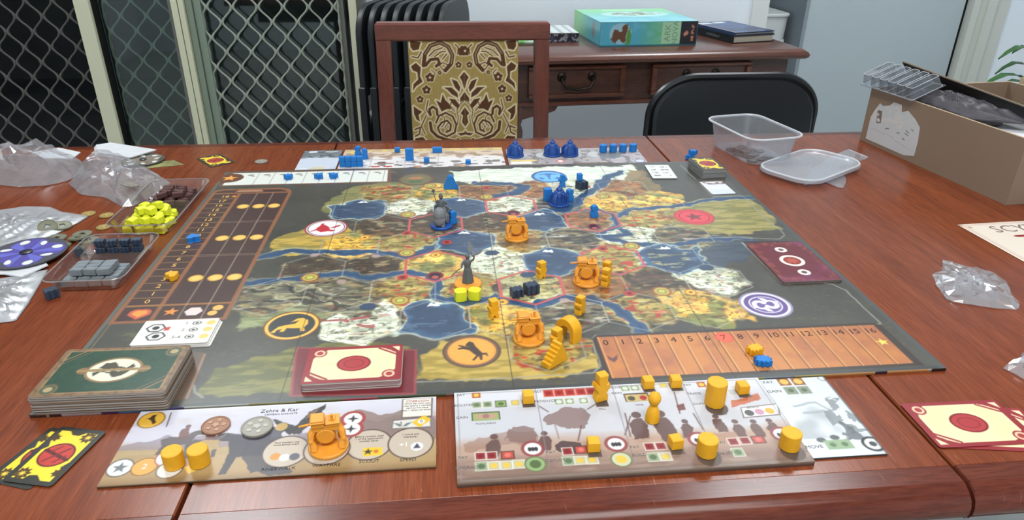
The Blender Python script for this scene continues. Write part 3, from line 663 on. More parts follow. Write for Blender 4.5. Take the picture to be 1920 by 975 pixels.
patch([(-87.6,-287.2),(-86.1,-249.4),(-57.7,-225.5),(-25.1,-210.3),(16.5,-227.7),(74.3,-236.3),(81.9,-257.8),(81.6,-284.5),(43.9,-293.2),(-29.8,-295.3)], (158,136,62), (194,166,84), 0.95)
patch([(-46.4,283.9),(37.7,294.1),(145.8,297.5),(264,294.8),(259.2,241.3),(214.2,199.7),(141.7,172.2),(79.7,199.9),(-1.7,222.5),(-42.9,242.6)], (232,236,222), (206,214,196), 1.0)
patch([(-381.4,-187.2),(-333.9,-174.8),(-328,-193.6),(-353.2,-208.9)], (118,124,76), (84,88,60), 0.6)
patch([(-225.4,176.9),(-198.9,220.1),(-143.5,244.9),(-93.1,229.1),(-84.3,188.7),(-131.2,169.9),(-192.7,161.6),(-212.2,134),(-156.4,94.6),(-202.3,113.4),(-233.7,127.6)], (124,124,78), (150,144,92), 0.85)
patch([(212,190.3),(249.6,273.8),(271.8,272.2),(278.5,185.5),(257.5,141.4),(217.5,144.4)], (126,112,76), (150,120,80), 0.9)
# hex terrain
HX = {}
def hexes(r, s_):
    for n, ch in s_.items(): HX[(r, n)] = ch
hexes(3, {-3:'v', -2:'f', -1:'o', 0:'o', 1:'t', 2:'o'})
hexes(2, {-3:'l', -2:'t', -1:'l', 0:'t', 1:'m', 2:'f', 3:'f'})
hexes(1, {-3:'w', -2:'w', -1:'w', 0:'l', 1:'o', 2:'v'})
hexes(0, {-3:'f', -2:'v', -1:'l', 0:'x', 1:'m', 2:'t', 3:'m'})
hexes(-1, {-4:'w', -3:'w', -2:'f', -1:'t', 0:'l', 1:'v', 2:'l'})
hexes(-2, {-4:'m', -3:'m', -2:'v', -1:'v', 0:'g', 1:'o', 2:'w', 3:'t'})
hexes(-3, {-3:'t', -2:'l', -1:'f', 0:'m', 1:'v', 2:'f'})
hexes(-4, {0:'v'})
def hc(r, n): return 38 + 72.3*n + (36.15 if r % 2 else 0), 5 + 62*r
def hexpts(r, n, k=1.0):
    cx, cy = hc(r, n); return [(cx + k*41.6*math.cos(math.radians(60*i+30)), cy + k*41.6*math.sin(math.radians(60*i+30))) for i in range(6)]
sx = bd.X*0.5 + bd.Y; farm_band = np.floor((sx + 8*n_mid)/11)
rngf = np.random.RandomState(8)
fc = np.array([(224,178,74),(206,162,66),(226,190,96),(150,150,84),(232,176,84),(190,170,90)])[rngf.randint(0, 6, 512)]
for (r, n), t in HX.items():
    P = hexpts(r, n, 1.04)
    if t == 't':
        w, m, d = patch(P, (222,226,206), (196,202,176), 1.0, 15, 30, n_str, 5, r+n+20); bd.put(w, (n_spk[w] > 0.68)*m, (84,84,66), 0.55)
    elif t == 'g':
        w, m, d = patch(P, (188,186,140), (160,152,104), 1.0, 15, 30, n_str, 5, r+n+20); bd.put(w, (n_spk[w] > 0.68)*m, (84,84,66), 0.5)
    elif t == 'm':
        w, m, d = patch(P, (126,116,86), (150,136,98), 1.0, 15, 30, n_mid, 5, r+n+20)
        rg = np.abs(bd.noise(20, r*3+n+40, 4, ax=1.9, X=bd.X[w], Y=bd.Y[w])-0.5)
        bd.put(w, np.clip(1.25-rg*7, 0, 1)*m, (66,64,60), 0.95); bd.put(w, np.clip((n_str[w]-0.54)*8, 0, 1)*np.clip(1-rg*6, 0, 1)*m, (206,204,190), 0.75)
    elif t == 'f':
        w, m, d = bd.polymask(P, 15, 30, r+n+20, 5); mm = m[..., None]
        col = fc[(farm_band[w].astype(int) + 7*(r+9) + 13*(n+9)) % 512]*(0.86 + 0.28*n_fine[w])[..., None]
        bd.c[w] = bd.c[w]*(1-mm) + col*mm; bd.put(w, (n_spk[w] > 0.70)*m, (110,70,40), 0.6)
        bd.put(w, np.clip((bd.noise(26, r+n+70, 2, X=bd.X[w], Y=bd.Y[w])-0.58)*8, 0, 1)*m, (118,124,72), 0.85)
    elif t == 'v':
        w, m, d = patch(P, (150,132,72), (176,160,92), 1.0, 15, 30, n_mid, 5, r+n+20)
        bd.put(w, np.clip((n_str[w]-0.52)*6, 0, 1)*m, (122,98,60), 0.85)
        hs = bd.noise(5.0, r*5+n+90, 1, ax=1.5, X=bd.X[w], Y=bd.Y[w]); bd.put(w, np.clip((hs-0.72)*14, 0, 1)*m, (176,62,48), 0.9); bd.put(w, np.clip((0.20-hs)*14, 0, 1)*m, (74,70,44), 0.7)
    elif t == 'o':
        w, m, d = patch(P, (134,104,66), (168,118,68), 1.0, 15, 30, n_str, 5, r+n+20); bd.put(w, np.clip((n_mid[w]-0.55)*8, 0, 1)*m, (88,66,50), 0.85); bd.put(w, (n_spk[w] > 0.66)*m, (170,70,48), 0.6)
    elif t == 'w':
        w, m, d = patch(P, (66,58,50), (84,70,58), 1.0, 15, 30, n_mid, 5, r+n+20); cy = hc(r, n)[1]
        lo = np.clip((cy-8-bd.Y[w])/18, 0, 1)*(n_str[w] > 0.45); bd.put(w, lo*m, (146,112,68), 0.75); bd.put(w, (n_spk[w] > 0.68)*m, (120,90,58), 0.5)
    elif t == 'x':
        w, m, d = patch(P, (150,126,78), (172,150,92), 1.0, 15, 30, n_mid, 5, r+n+20); cx, cy = hc(r, n); bd.disc(cx, cy-4, 30, (108,84,66), 0.55, 17); bd.put(w, (n_spk[w] > 0.66)*m, (92,72,50), 0.6)
# rivers, then lakes with pale shores
def river(pts, wd=10):
    bd.line(pts, wd+7, (170,182,168), 0.42, rough=6); bd.line(pts, wd, (58,84,116), 1.0, rough=6); bd.line(pts, wd*0.35, (48,70,100), 0.8, rough=6)
river([(-289.7,-83.4),(-251.5,-81.2),(-216.6,-73.3),(-201.8,-70.4),(-180.6,-68),(-148.3,-84),(-118.1,-75.6),(-98.4,-71.7),(-80.7,-82.7),(-68.3,-100.9),(-68.3,-138.4)], 12)
river([(-68.3,-138.4),(-39.3,-147.8),(-3.5,-138.7),(7.2,-151.5),(35.3,-162),(73.2,-144.9),(101.9,-152),(121.8,-170.1),(134.8,-200.2),(141.6,-223.9)], 13)
river([(-282,-17.1),(-251,-1.2),(-214.1,-7.2),(-174.1,-13.4),(-147.9,-12.3),(-107.6,-27.7),(-81.6,-14.3),(-47.4,21.9)], 13)
river([(229.4,264.4),(206.1,240),(178.9,192.7),(145.7,149.6),(114.4,105.7),(75.2,100.6)], 16)
river([(-5.6,227.6),(48.3,218.9),(67.9,205.5),(48.6,179),(11.4,168.3)], 15)
river([(175.3,65.9),(211,102.5),(247.4,106),(297.3,112.7),(344.1,130.7),(395.6,135.7),(412.2,125.7)], 11)
river([(175.5,47.2),(185.2,14.4),(148.4,10.3),(178.7,-12),(217.3,-24.8),(294,-7.6),(337.5,-7.5)], 11)
river([(132.4,98.3),(161.1,106.3),(179.6,84.9),(177.6,43.4),(147.4,22.5)], 8)
for (r, n), t in HX.items():
    if t != 'l': continue
    P = hexpts(r, n, 0.97)
    w, m, d = bd.polymask(P, 14, 30, r*5+n+20, 2); bd.put(w, np.clip(1-np.abs(d)/4.5, 0, 1), (196,214,206), 0.8); 
    w, m, d = bd.polymask(hexpts(r, n, 0.94), 14, 30, r*5+n+20, 3); bd.put(w, m, (58,74,98), 1.0)
    bd.put(w, np.clip(1-d/9, 0, 1)*m, (76,112,146), 0.7); bd.put(w, (n_str[w] > 0.66)*m, (104,124,146), 0.5)
patch([(-284.8,-96.5),(-249.9,-89.1),(-178,-89.6),(-126.6,-133.7),(-135,-174),(-180.2,-163.8),(-228.7,-139.6),(-266.5,-145.7)], (150,146,112), (92,90,80), 0.75, 12, 18)
for pl in ([(-275.3,-107.2),(-247.8,-99.5),(-217,-108.2),(-186.1,-119.3),(-149.9,-131.8)], [(-254,-125.9),(-219.7,-126.2),(-195.4,-135.3),(-165.8,-144.7)], [(-221.8,-114),(-196.5,-128.1),(-170.4,-153.4)]): bd.line(pl, 5, (58,58,54), 0.8, rough=9)
for pl in ([(-270.8,-101.4),(-242.9,-94.8),(-206.1,-102.8),(-175,-115.2)], [(-196.5,-128.1),(-172.1,-139.5),(-143.1,-144.2)], [(-243.9,-119.5),(-212.7,-133.9)]): bd.line(pl, 2.4, (206,206,194), 0.45, rough=10)
w, m, d = patch([(288.2,-13.8),(350.2,-11.9),(349.2,-47.7),(272,-86.7),(240.6,-81.4)], (70,88,112), (56,70,92), 0.6, 10)
w, m, d = bd.polymask(hexpts(-1, 2, 0.7), 4, 20, 5, 4); bd.put(w, (n_str[w] > 0.60)*m, (166,170,132), 0.7)
# painterly brushwork over the map: light and dark strokes, tree clumps, grass flecks
mk = np.zeros(bd.X.shape)
for (r, n) in HX:
    w, m, d = bd.polymask(hexpts(r, n, 1.06), 10, 30, 77, 8); mk[w] = np.maximum(mk[w], m)
bs = bd.noise(7, 61, 3, ax=2.4); bs2 = bd.noise(16, 62, 3, ax=1.5)
water = (bd.c[..., 2] > bd.c[..., 0] + 14)
gain = 1 + (0.42*(bs-0.5) + 0.38*(bs2-0.5))*np.where(water, 0.35, 1.0)*mk
bd.c *= gain[..., None]
bd.blend(np.clip((bd.noise(5, 63, 2, ax=1.8)-0.63)*9, 0, 1)*mk*(~water)*0.5, (62, 58, 44)); bd.blend(np.clip((bd.noise(6, 64, 2, ax=2.2)-0.66)*9, 0, 1)*mk*(~water)*0.45, (214, 206, 150)); bd.blend(np.clip((bd.noise(4, 65, 2, ax=2.5)-0.70)*10, 0, 1)*mk*(~water)*0.35, (156, 66, 48))
del mk, bs, bs2, water, gain
# hex outlines, red for the tunnel fields
drawn = set()
for (r, n) in HX:
    P = hexpts(r, n)
    for i in range(6):
        a, c = P[i], P[(i+1) % 6]; key = (round(a[0]+c[0]), round(a[1]+c[1]))
        if key in drawn: continue
        drawn.add(key); bd.line([a, c], 1.7, (168,166,156), 0.55)
for (r, n) in ((2, 0), (1, -2), (1, 1), (-1, -2), (-1, 1), (-2, 0)): bd.line(hexpts(r, n, 0.985), 3.2, (196,82,84), 0.92, closed=True)
# encounter discs and small field symbols
for cx, cy in [(-109.3,106.5),(4.9,166.5),(-106,-18.7),(-215.6,-76.1),(-109,-138.7),(179.4,-20.2),(184,-141.4),(179.5,156),(234.6,147.5),(-79.8,220.9)]:
    bd.disc(cx, cy, 11, (150,92,58), 0.95); bd.disc(cx, cy, 8.5, (186,170,80)); bd.disc(cx, cy, 6, (146,140,70)); bd.disc(cx, cy, 3.6, (196,186,96))
for cx, cy in [(-176.9,158.3),(-33.7,156.3),(75.2,94.6),(-33.7,38),(70.1,-27.6),(-72.9,-151),(219.4,-29.7)]:
    w, m, d = bd.polymask([(cx-7,cy-3),(cx-2,cy+5),(cx+1,cy+1),(cx+5,cy+4),(cx+8,cy-3)], 2, 5); bd.put(w, m, (232,238,244))
for cx, cy in [(38.9,103.3),(-70.7,-80.7),(143.5,45.9),(36.4,-128.4)]:
    bd.disc(cx, cy-2, 10, (120,44,52)); bd.disc(cx, cy-3, 7, (46,30,34)); bd.disc(cx, cy-6, 4, (176,84,84))
for cx, cy in [(70.7,-153.1),(-178,-89.6),(-219.3,-16),(-143.7,-24.9)]: bd.poly([(cx-6,cy),(cx-3,cy+5),(cx+3,cy+5),(cx+6,cy),(cx+3,cy-5),(cx-3,cy-5)], (176,150,146), 0.8)
for cx, cy in [(-108.4,-84.5),(-55.9,9.3),(-108.3,42),(140.9,-25.3),(146.1,-143.3),(163.2,198.6),(7.3,205.1)]: bd.disc(cx, cy, 6.5, (172,62,56)); bd.disc(cx, cy, 3, (110,36,36))
for cx, cy in [(-162.5,32.4),(-70.2,-27.6),(2.6,-151.2),(215.8,-146.4)]: bd.disc(cx, cy, 7, (196,122,44)); bd.disc(cx, cy, 5, (238,196,84)); bd.disc(cx, cy, 2.5, (150,90,40))
for cx, cy in [(-142.6,-150),(-0.5,-26.8),(37.9,-89.3),(254.2,-88.2)]: bd.poly([(cx-10,cy),(cx-5,cy+7),(cx+6,cy+7),(cx+10,cy),(cx+5,cy-7),(cx-6,cy-7)], (58,72,96))
for pl in ([(-189.8,-173.9),(-175.7,-177.2),(-161.6,-181.5)], [(-156.7,-176.6),(-140.5,-173.6)], [(-148.8,-189.9),(-133.6,-191.1)]): bd.line(pl, 5, (150,52,56), 0.7, rough=5)
# faction home emblems
def emblem(cx, cy, rim, ring, face): bd.disc(cx, cy, 28.5, rim); bd.disc(cx, cy, 26, ring); bd.disc(cx, cy, 23.2, face)
emblem(-216.6, 67, (150,60,64), (232,230,232), (244,244,246)); bd.disc(-216.6, 67, 24.6, (90,50,56), 1, None, 23.2)
for P in ([(-3,12),(6,14),(12,8),(14,0),(10,-8),(4,-12),(0,-8),(-4,-2),(-6,5)], [(-3,11),(-9,13),(-14,9),(-11,7),(-6,6)], [(-5,-1),(-14,-8),(-20,-11),(-18,-5),(-10,1)], [(6,-9),(4,-16),(8,-17),(10,-9)], [(11,6),(20,12),(21,10),(13,2)]): bd.poly([(-216.6-x*0.95, 67-y*0.95) for x, y in P], (186,48,56))
emblem(-217, -182, (120,74,36), (232,170,74), (62,62,64)); bd.disc(-217, -182, 26.6, (240,186,92), 1, None, 24)
for P in ([(-17,-9),(-13,-2),(-5,1),(3,3),(6,9),(3,8),(-2,6),(3,13),(9,14),(15,9),(16,2),(13,-5),(15,-12),(11,-13),(9,-6),(2,-6),(-4,-5),(-6,-12),(-10,-12),(-9,-7),(-13,-8),(-15,-14),(-19,-13)],): bd.poly([(-217+x, -182+y) for x, y in P], (236,180,70))
emblem(-35, -244.5, (96,72,58), (120,92,70), (232,160,74)); bd.disc(-35, -244.5, 23.4, (226,150,70), 1, None, 21.5)
bd.poly([(-35+x, -245.5+y) for x, y in ((-1.5,18.6),(2.3,15.5),(3.8,9.5),(8.5,0),(10,-3),(14.6,-3),(15.4,-10),(13,-6.5),(10,-6),(9.5,-15),(7.5,-15),(6.4,-8),(1.5,-15.6),(-0.5,-14.6),(4,-7),(1,-3),(-2,2),(-7.7,5),(-13.4,4.6),(-13.6,6.6),(-9,8),(-13,11),(-12.4,13),(-7.5,10.6),(-3,8.5),(-6,11),(-5,14))], (72,60,52))
emblem(289, -180, (150,140,170), (228,226,236), (104,84,138)); bd.disc(289, -180, 18, (226,222,236), 1, None, 16.3); bd.disc(289, -180, 16.3, (112,92,146))
for s_ in (1, -1):
    q = [(289 + s_*(6.2 + 6.4*math.cos(t)), -180 + s_*(0.5 + 7.6*math.sin(t))) for t in np.linspace(-2.6, 2.4, 14)]
    bd.line(q[:9], 5.2, (232,228,240)); bd.line(q[8:], 3.4, (232,228,240)); bd.disc(289 + s_*6.2, -180 + s_*0.5, 2.4, (112,92,146)); bd.poly([(289 + s_*x, -180 + s_*y) for x, y in ((0,8),(-3,15.5),(3,14),(6,9))], (232,228,240)); bd.poly([(289 + s_*x, -180 + s_*y) for x, y in ((11,4),(15.5,7),(14.5,1),(12,-1))], (232,228,240))
emblem(291.5, 68, (176,60,66), (206,66,74), (216,72,80)); bd.disc(291.5, 68, 21.5, (120,44,52), 1, None, 20.3); bd.star(291.5, 68, 14, (126,58,62))
emblem(111, 249.5, (62,92,140), (70,110,170), (112,182,236))
for s_ in (-1, 1): bd.poly([(111+s_*x, 249.5+y) for x, y in ((1,-14),(3,6),(8,10),(15,8),(13,13),(5,14),(2,16),(0,15),(0,-14))], (70,110,180)); bd.poly([(111+s_*x, 249.5+y) for x, y in ((7,-10),(13,-3),(18,-6),(13,-13))], (70,110,180))
emblem(-102, 251.5, (104,72,56), (104,90,66), (112,108,78)); bd.poly([(-102+x, 251.5+y) for x, y in ((-15,4),(-8,11),(6,12),(15,5),(8,1),(-6,0))], (170,118,74)); bd.poly([(-102+x, 251.5+y) for x, y in ((-12,-6),(10,-5),(8,-14),(-9,-15))], (78,100,62))
# inner border line of the board
B_ = (150, 148, 138)
for pl in ([(341.9,292.2),(344.2,256.3),(345.5,148.3),(348,141.4),(389.4,145.1),(391.6,136),(390.4,61.3),(393,-1.5),(379.1,-14.1),(313.4,-4),(280.5,-4.9)],
           [(377.5,-137.6),(385.5,-140.8),(394.8,-156.9),(392.7,-196.5),(393.2,-227.6),(385.2,-230.2),(247.9,-228.4),(91.6,-225.9),(86.6,-231.4),(85.4,-260.9),(85.1,-279.6),(75.4,-290),(49.2,-291.2),(-87.5,-291.3)],
           [(329.5,-22),(330.3,-91.3),(331,-133.9),(336,-136.9)], [(-272.3,-297.7),(-281.6,-289.3),(-288.8,-272.9)], [(223,218.6),(231.1,165.7)]):
    bd.line(pl, 2.2, B_, 0.75, rough=1.5)
bd.rect(-410, 410, -310, -305.5, (64,66,66)); bd.rect(-410, -405.5, -310, 310, (96,98,92)); bd.rect(404.5, 410, -310, 310, (76,78,78)); bd.rect(-410, 410, 305.5, 310, (84,80,72))
bd.line([(-402,-300),(-402,224)], 1.6, (120,110,84), 0.8)
# popularity track
PF = (140, 92, 64); PD = (72, 52, 50)
bd.poly([(-405,-165),(-287,-165),(-287,208),(-292,221),(-306,228),(-392,228),(-405,222)], PF); bd.poly([(-400,-160),(-292,-160),(-292,205),(-297,216),(-308,222),(-390,222),(-400,216)], PD)
bd.rect(-400, -292, 206, 211, PF); bd.rect(-366, -361, -160, 208, PF); bd.rect(-400, -292, -131, -127, (150,104,62)); bd.poly([(-372,213),(-330,213),(-334,222),(-368,222)], (166,122,96))
for x in (-337.5, -314): bd.line([(x,-160),(x,207)], 1.3, (170,150,130), 0.8)
for y in (-9, -5, 96, 99.5): bd.line([(-361,y),(-292,y)], 1.3, (140,118,104), 0.8)
for k in range(18): bd.line([(-400,-111.5+17.5*k),(-366,-111.5+17.5*k)], 1.5, (160,118,70), 0.9)
for x in (-346, -324.3, -302.6):
    for y in (154, 44, -68): bd.disc(x, y, 9, (140,100,46)); bd.disc(x, y, 8, (226,178,88)); bd.disc(x, y, 5.4, (238,196,110))
bd.disc(-384, -144, 8, (196,92,70)); bd.disc(-377, -144, 8, (196,92,70)); bd.poly([(-393,-147),(-368,-147),(-380,-158)], (196,92,70)); bd.disc(-383, -144, 5, (236,150,70)); bd.disc(-378, -144, 5, (236,150,70)); bd.poly([(-388,-146),(-373,-146),(-380,-153)], (236,150,70))
bd.star(-349, -144, 8.5, (232,140,60)); bd.poly([(-325.5+9.5*math.cos(math.radians(60*i)), -145+9.5*math.sin(math.radians(60*i))) for i in range(6)], (222,204,200))
bd.disc(-302, -139, 5.5, (236,178,96)); bd.disc(-305, -150, 5, (236,178,96)); bd.star(-369, 196, 5, (236,150,62))
# triumph track
bd.poly([(-404,240),(-404,306),(-144,306),(-140,240)], (112,80,66)); bd.poly([(-399,245),(-396,301),(-149,301),(-147,245)], (222,224,216))
bd.disc(-396, 278, 21, (104,66,48)); bd.star(-396, 278, 13, (240,166,84))
for k in range(9): bd.line([(-354+25*k,246),(-354+25*k,300)], 1.2, (150,150,146), 0.9)
for k in range(10):
    cx = -366 + 25*k; bd.disc(cx, 290, 5, (120,104,96), 0.8, 3); bd.disc(cx+5, 284, 2.2, (110,100,96), 0.8)
# power track
bd.poly([(86,-304),(86,-232),(92,-226),(386,-226),(392,-232),(392,-304)], (62,52,48))
for k in range(17):
    x0 = 91 + 17.25*k; t_ = n_mid
    w, m, d = bd.polymask([(x0,-300),(x0+16.9,-300),(x0+16.9,-230),(x0,-230)]); kk = np.clip((n_big[w]*0.7+n_mid[w]*0.6-0.45)*2.2, 0, 1)[..., None]
    col = np.array((190,124,68.))*(1-kk) + np.array((160,98,70.))*kk; mm = m[..., None]; bd.c[w] = bd.c[w]*(1-mm) + col*mm
    bd.line([(x0,-300),(x0,-230)], 1.3, (120,70,40), 0.8); bd.line([(x0+1.3,-300),(x0+1.3,-230)], 0.9, (236,186,120), 0.7)
bd.poly([(86,-304),(392,-304),(392,-300),(86,-300)], (62,52,48))
bd.disc(91+17.25*7.45, -241, 9, (226,96,70)); bd.disc(91+17.25*7.45, -241, 9, (196,70,52), 1, None, 8)
bd.poly([(94,-262),(99,-268),(105,-262),(103,-270),(99,-275),(95,-270)], (110,70,70)); bd.star(375, -262, 6.5, (236,208,96))
# card places
bd.poly([(-204.8,-224.9),(-88.9,-238.2),(-88,-307.9),(-196.4,-301.8)], (112,38,46), 0.95, rough=3); bd.line([(-204.8,-224.9),(-88.9,-238.2),(-88,-307.9),(-196.4,-301.8)], 2.5, (150,70,74), 0.8, True)
bd.poly([(-320.1,-218.2),(-288.6,-227.3),(-284.5,-299),(-307.4,-300)], (104,84,72), 0.9); bd.line([(-290.1,-229),(-285.9,-297.3)], 2, (150,120,100))
bd.poly([(343.7,222.5),(394.7,221.4),(396,149.1),(347.2,143.7)], (84,84,82), 0.9)
bd.poly([(326.5,-16.8),(403.5,-22.7),(401.3,-135.5),(330.4,-135.1)], (60,50,52), 0.9); bd.line([(326,-21.7),(329.1,-132.4)], 3, (150,146,140))
# dark blue-grey worn fold lines
for x in (-205, 0, 205): bd.line([(x,-310),(x,310)], 0.9, (40,40,38), 0.55)
bd.line([(-410,0),(410,0)], 0.9, (40,40,38), 0.55)
def wrap_edge(x, y):
    c = np.tile(np.array((44., 44., 42.)), (len(x), 1)); f = y < -309
    bands = [(-410,-396,(70,68,62)),(-396,-394,(190,186,170)),(-394,-384,(54,56,54)),(-384,-352,(206,204,210)),(-352,-338,(86,70,130)),(-338,-296,(84,150,206)),(-296,-284,(96,86,140)),(-284,-230,(214,218,206)),(-230,-190,(176,176,130)),(-190,-150,(120,130,76)),(-150,-120,(190,90,100)),(-120,-60,(90,104,74)),(-60,10,(150,120,110)),(10,60,(120,130,80)),(60,120,(190,110,90)),(120,200,(176,180,196)),(200,232,(200,190,110)),(232,262,(150,164,176)),(262,292,(196,186,120)),(292,340,(222,170,110)),(340,352,(60,56,76)),(352,392,(222,168,108)),(392,396,(200,196,170))]
    for a, b_, col in bands:
        k = f & (x >= a) & (x < b_); c[k] = col
    return c
M_board = print_mat('board_print', 0.28, 0.5, 0.0)
board = thing('game_board', 'large unfolded board game map with hexagon fields, printed tracks and faction emblems', 'game board', (0, 0, 0.75))
bd.sheet('board_sheet', M_board, 3.5, board, edge_fn=wrap_edge)
M_ink = mat('ink_dark', (62, 44, 38), 0.5, 0.3); M_inkl = mat('ink_gold', (222, 176, 96), 0.5, 0.3); M_inkr = mat('ink_red', (150, 50, 44), 0.5, 0.3); M_inkb = mat('ink_black', (40, 38, 38), 0.5, 0.3); M_inkg = mat('ink_grey', (120, 118, 116), 0.5, 0.3); M_inkw = mat('ink_white', (226, 226, 224), 0.5, 0.3)
zt = 0.00358
for k in range(17): text(str(k), 0.0125, ((91 + 17.25*k + 7)/1000, -0.241, zt), 0, M_inkr if k == 7 else M_ink, board, 'track_number')
for k in range(19): text(str(k), 0.012, (-0.3815, (-120 + 17.5*k)/1000, zt), 0, M_inkl, board, 'track_number')
del n_big, n_mid, n_fine, n_str, n_spk, sx, farm_band

# ================================================================ PLAYER MATS, CARDS, TILES
M_mat = print_mat('mat_print', 0.32, 0.25)
ZT = 0.75
def figure(k, cx, cy, s_, col, lean=0):
    k.poly([(cx-4*s_, cy-10*s_), (cx-5*s_+lean, cy+2*s_), (cx-2*s_+lean, cy+7*s_), (cx+3*s_+lean, cy+7*s_), (cx+5*s_+lean, cy+1*s_), (cx+4*s_, cy-10*s_)], col, 0.9, 1.2, 5); k.disc(cx+0.5*s_+lean, cy+10*s_, 2.8*s_, col, 0.9)
def horse(k, cx, cy, s_, col, f=1):
    k.poly([(cx+f*x*s_, cy+y*s_) for x, y in ((-14,-14),(-12,-3),(-16,4),(-10,8),(2,7),(8,13),(14,14),(17,9),(12,8),(10,0),(11,-14),(8,-14),(6,-3),(-7,-3),(-9,-14))], col, 0.9, 1.0, 5)
# --- near faction mat
fm_ = Ink(250, 88, 0.7, (190, 164, 120), 21); nb = fm_.noise(40, 1, 3, ax=2); ns = fm_.noise(9, 2, 3, ax=3)
fm_.blend(np.clip((fm_.Y+4+10*(nb-0.5))/8, 0, 1), (212, 208, 220)); fm_.blend(np.clip((ns-0.5)*3, 0, 1)*0.35, (160, 128, 84)); fm_.blend(np.clip((fm_.Y-22)/20, 0, 1)*0.8, (226, 226, 236))
w, m_, d_ = fm_.polymask([(-125,-2),(-90,12),(-40,6),(20,4),(60,14),(90,22),(125,16),(125,-6),(-125,-6)], 5, 20); fm_.put(w, m_*0.75, (150, 136, 146)); w, m_, d_ = fm_.polymask([(30,20),(60,28),(110,26),(125,8),(125,-14),(70,-6),(40,-2)], 6, 20); fm_.put(w, m_*0.8, (142, 118, 110))
fm_.blend(np.clip((-fm_.Y-18)/24, 0, 1)*0.7, (176, 140, 92)); fm_.blend(np.clip((-fm_.Y-36)/6, 0, 1)*0.6, (140, 108, 72))
for x, y in [(-80.5,0.9),(-58.4,-4.2)]: horse(fm_, x, y, 1.0, (96, 84, 84)); figure(fm_, x+1, y+12, 0.8, (120, 84, 78))
x, y = -60,-5.9; fm_.poly([(x-6,y-6),(x+14,y-4),(x+12,y+8),(x-4,y+8)], (206, 172, 108), 0.8, 2, 6)
x, y = -20.3,-16.7; horse(fm_, x, y+2, 1.7, (66, 62, 72), -1); figure(fm_, x+5, y+20, 1.3, (92, 70, 76)); fm_.poly([(-14.8,-40.8),(-28.7,-16),(-25.5,5.9),(-6,14.2),(8.6,-6.7),(5.9,-25),(14.8,-40.5)], (72, 68, 78), 0.85, 4, 10)
for P in ([(-0.5,8.4),(11,16.2),(17.2,31.8),(30.6,41.6),(27.1,25.2),(18.2,12.2),(13.3,2.6)], [(6.8,3.1),(-6,14.2),(-12.5,25.1),(-0.4,19.2),(11.6,12.7)]): fm_.poly(P, (52, 48, 48), 0.95, 1.2, 4)
x, y = -2.5,13.9; fm_.disc(x, y, 5, (222, 180, 96), 0.85); x, y = 8.7,29.6; fm_.poly([(16.7,29.7),(25.4,36.9),(22.2,28.5),(15.2,22)], (150, 110, 84), 0.8)
fm_.line([(-99.1,40.2),(-97,21.9)], 0.9, (96, 60, 70))
x, y = -112.4,32.1; fm_.disc(x, y, 11, (150, 112, 60)); fm_.disc(x, y, 9.8, (236, 184, 70)); fm_.poly([(x+a, y+b) for a, b in ((-1,6),(2,7),(2,2),(5,-4),(3,-6),(0,-1),(-4,2),(-5,1),(-2,3))], (80, 60, 40))
for px, rc, fcx in (((-115.8,-24.6), (90, 80, 70), (234, 234, 236)), ((-97.6,-25), (150, 100, 50), (240, 176, 84)), ((-82.8,-16.2), (180, 90, 80), (236, 232, 232)), ((-77.6,-29.6), (120, 100, 80), (238, 234, 226))): fm_.disc(px[0], px[1], 10, rc); fm_.disc(px[0], px[1], 9, fcx)
fm_.poly([(-67.4,-28.2),(-62.4,-25.1),(-57.5,-33.7),(-62.4,-35.5)], (240, 200, 90)); x, y = -115.8,-24.6; fm_.star(x, y, 6, (120, 126, 130)); 
for px, py in ((6.7,-16.6), (71.4,-14), (104.6,-14.9), (38.6,-16.8)): fm_.disc(px, py, 18.5, (90, 70, 64)); fm_.disc(px, py, 17.3, (206, 190, 172))
x, y = 104.7,-18.7; fm_.disc(x+5, y-1, 5, (240, 238, 240)); fm_.poly([(x+2,y-3),(x+5,y+3),(x+8,y-3)], (80, 76, 90))
fm_.poly([(67.2,-18),(81.9,-18),(83.3,-27.4),(67.7,-27.9)], (240, 200, 50)); x, y = 71.3,-22.7; fm_.star(x, y, 4, (70, 50, 20)); x, y = 77.6,-22.7; fm_.disc(x, y, 2, (220, 120, 40))
for q, c in zip([(-0.4,-22.1),(6.9,-23.9),(14.5,-23.4)], ((220,150,60),(236,236,240),(96,96,108))): fm_.disc(q[0], q[1], 4, c)
for q in [(55.3,19.3),(54.9,6.3)]: fm_.disc(q[0], q[1], 10.5, (170, 70, 66))
for q in [(55.3,19.3),(54.9,6.3)]: fm_.disc(q[0], q[1], 7.6, (240, 238, 236)); fm_.star(q[0], q[1], 5, (60, 60, 60), 4, 0.35)
fm_.poly([(95.2,43.7),(122.2,43.7),(121.5,16.6),(95.9,16.6)], (110, 90, 80)); fm_.poly([(96.2,42.1),(120.8,42.3),(120.5,18),(96.8,17.9)], (238, 232, 222))
fm_.poly([(88.4,15.1),(120.6,17.3),(121.1,2.7),(88.3,2.8)], (120, 110, 104)); fm_.poly([(89.4,13.7),(119.7,15.3),(120.2,4.2),(89.1,4.1)], (226, 222, 214)); fm_.poly([(104.6,10.3),(115.1,19.2),(120.6,12.4),(111,3.6)], (244, 196, 50)); x, y = 112.6,11; fm_.disc(x, y, 3, (250, 244, 230))
x, y = 97.2,8.9; fm_.poly([(x-8,y+2),(x-3,y+1),(x,y-3),(x+3,y+1),(x+8,y+2),(x+3,y-3),(x-3,y-3)], (120, 130, 132))
fm_.rect(-125, 125, 42.6, 44, (236, 236, 240)); fm_.rect(-125, 125, -44, -43, (120, 96, 66))
fmat = thing('faction_mat', 'long illustrated mat with a horse emblem and four round ability fields, nearest the viewer', 'player mat', (-0.1943, -0.3555, ZT))
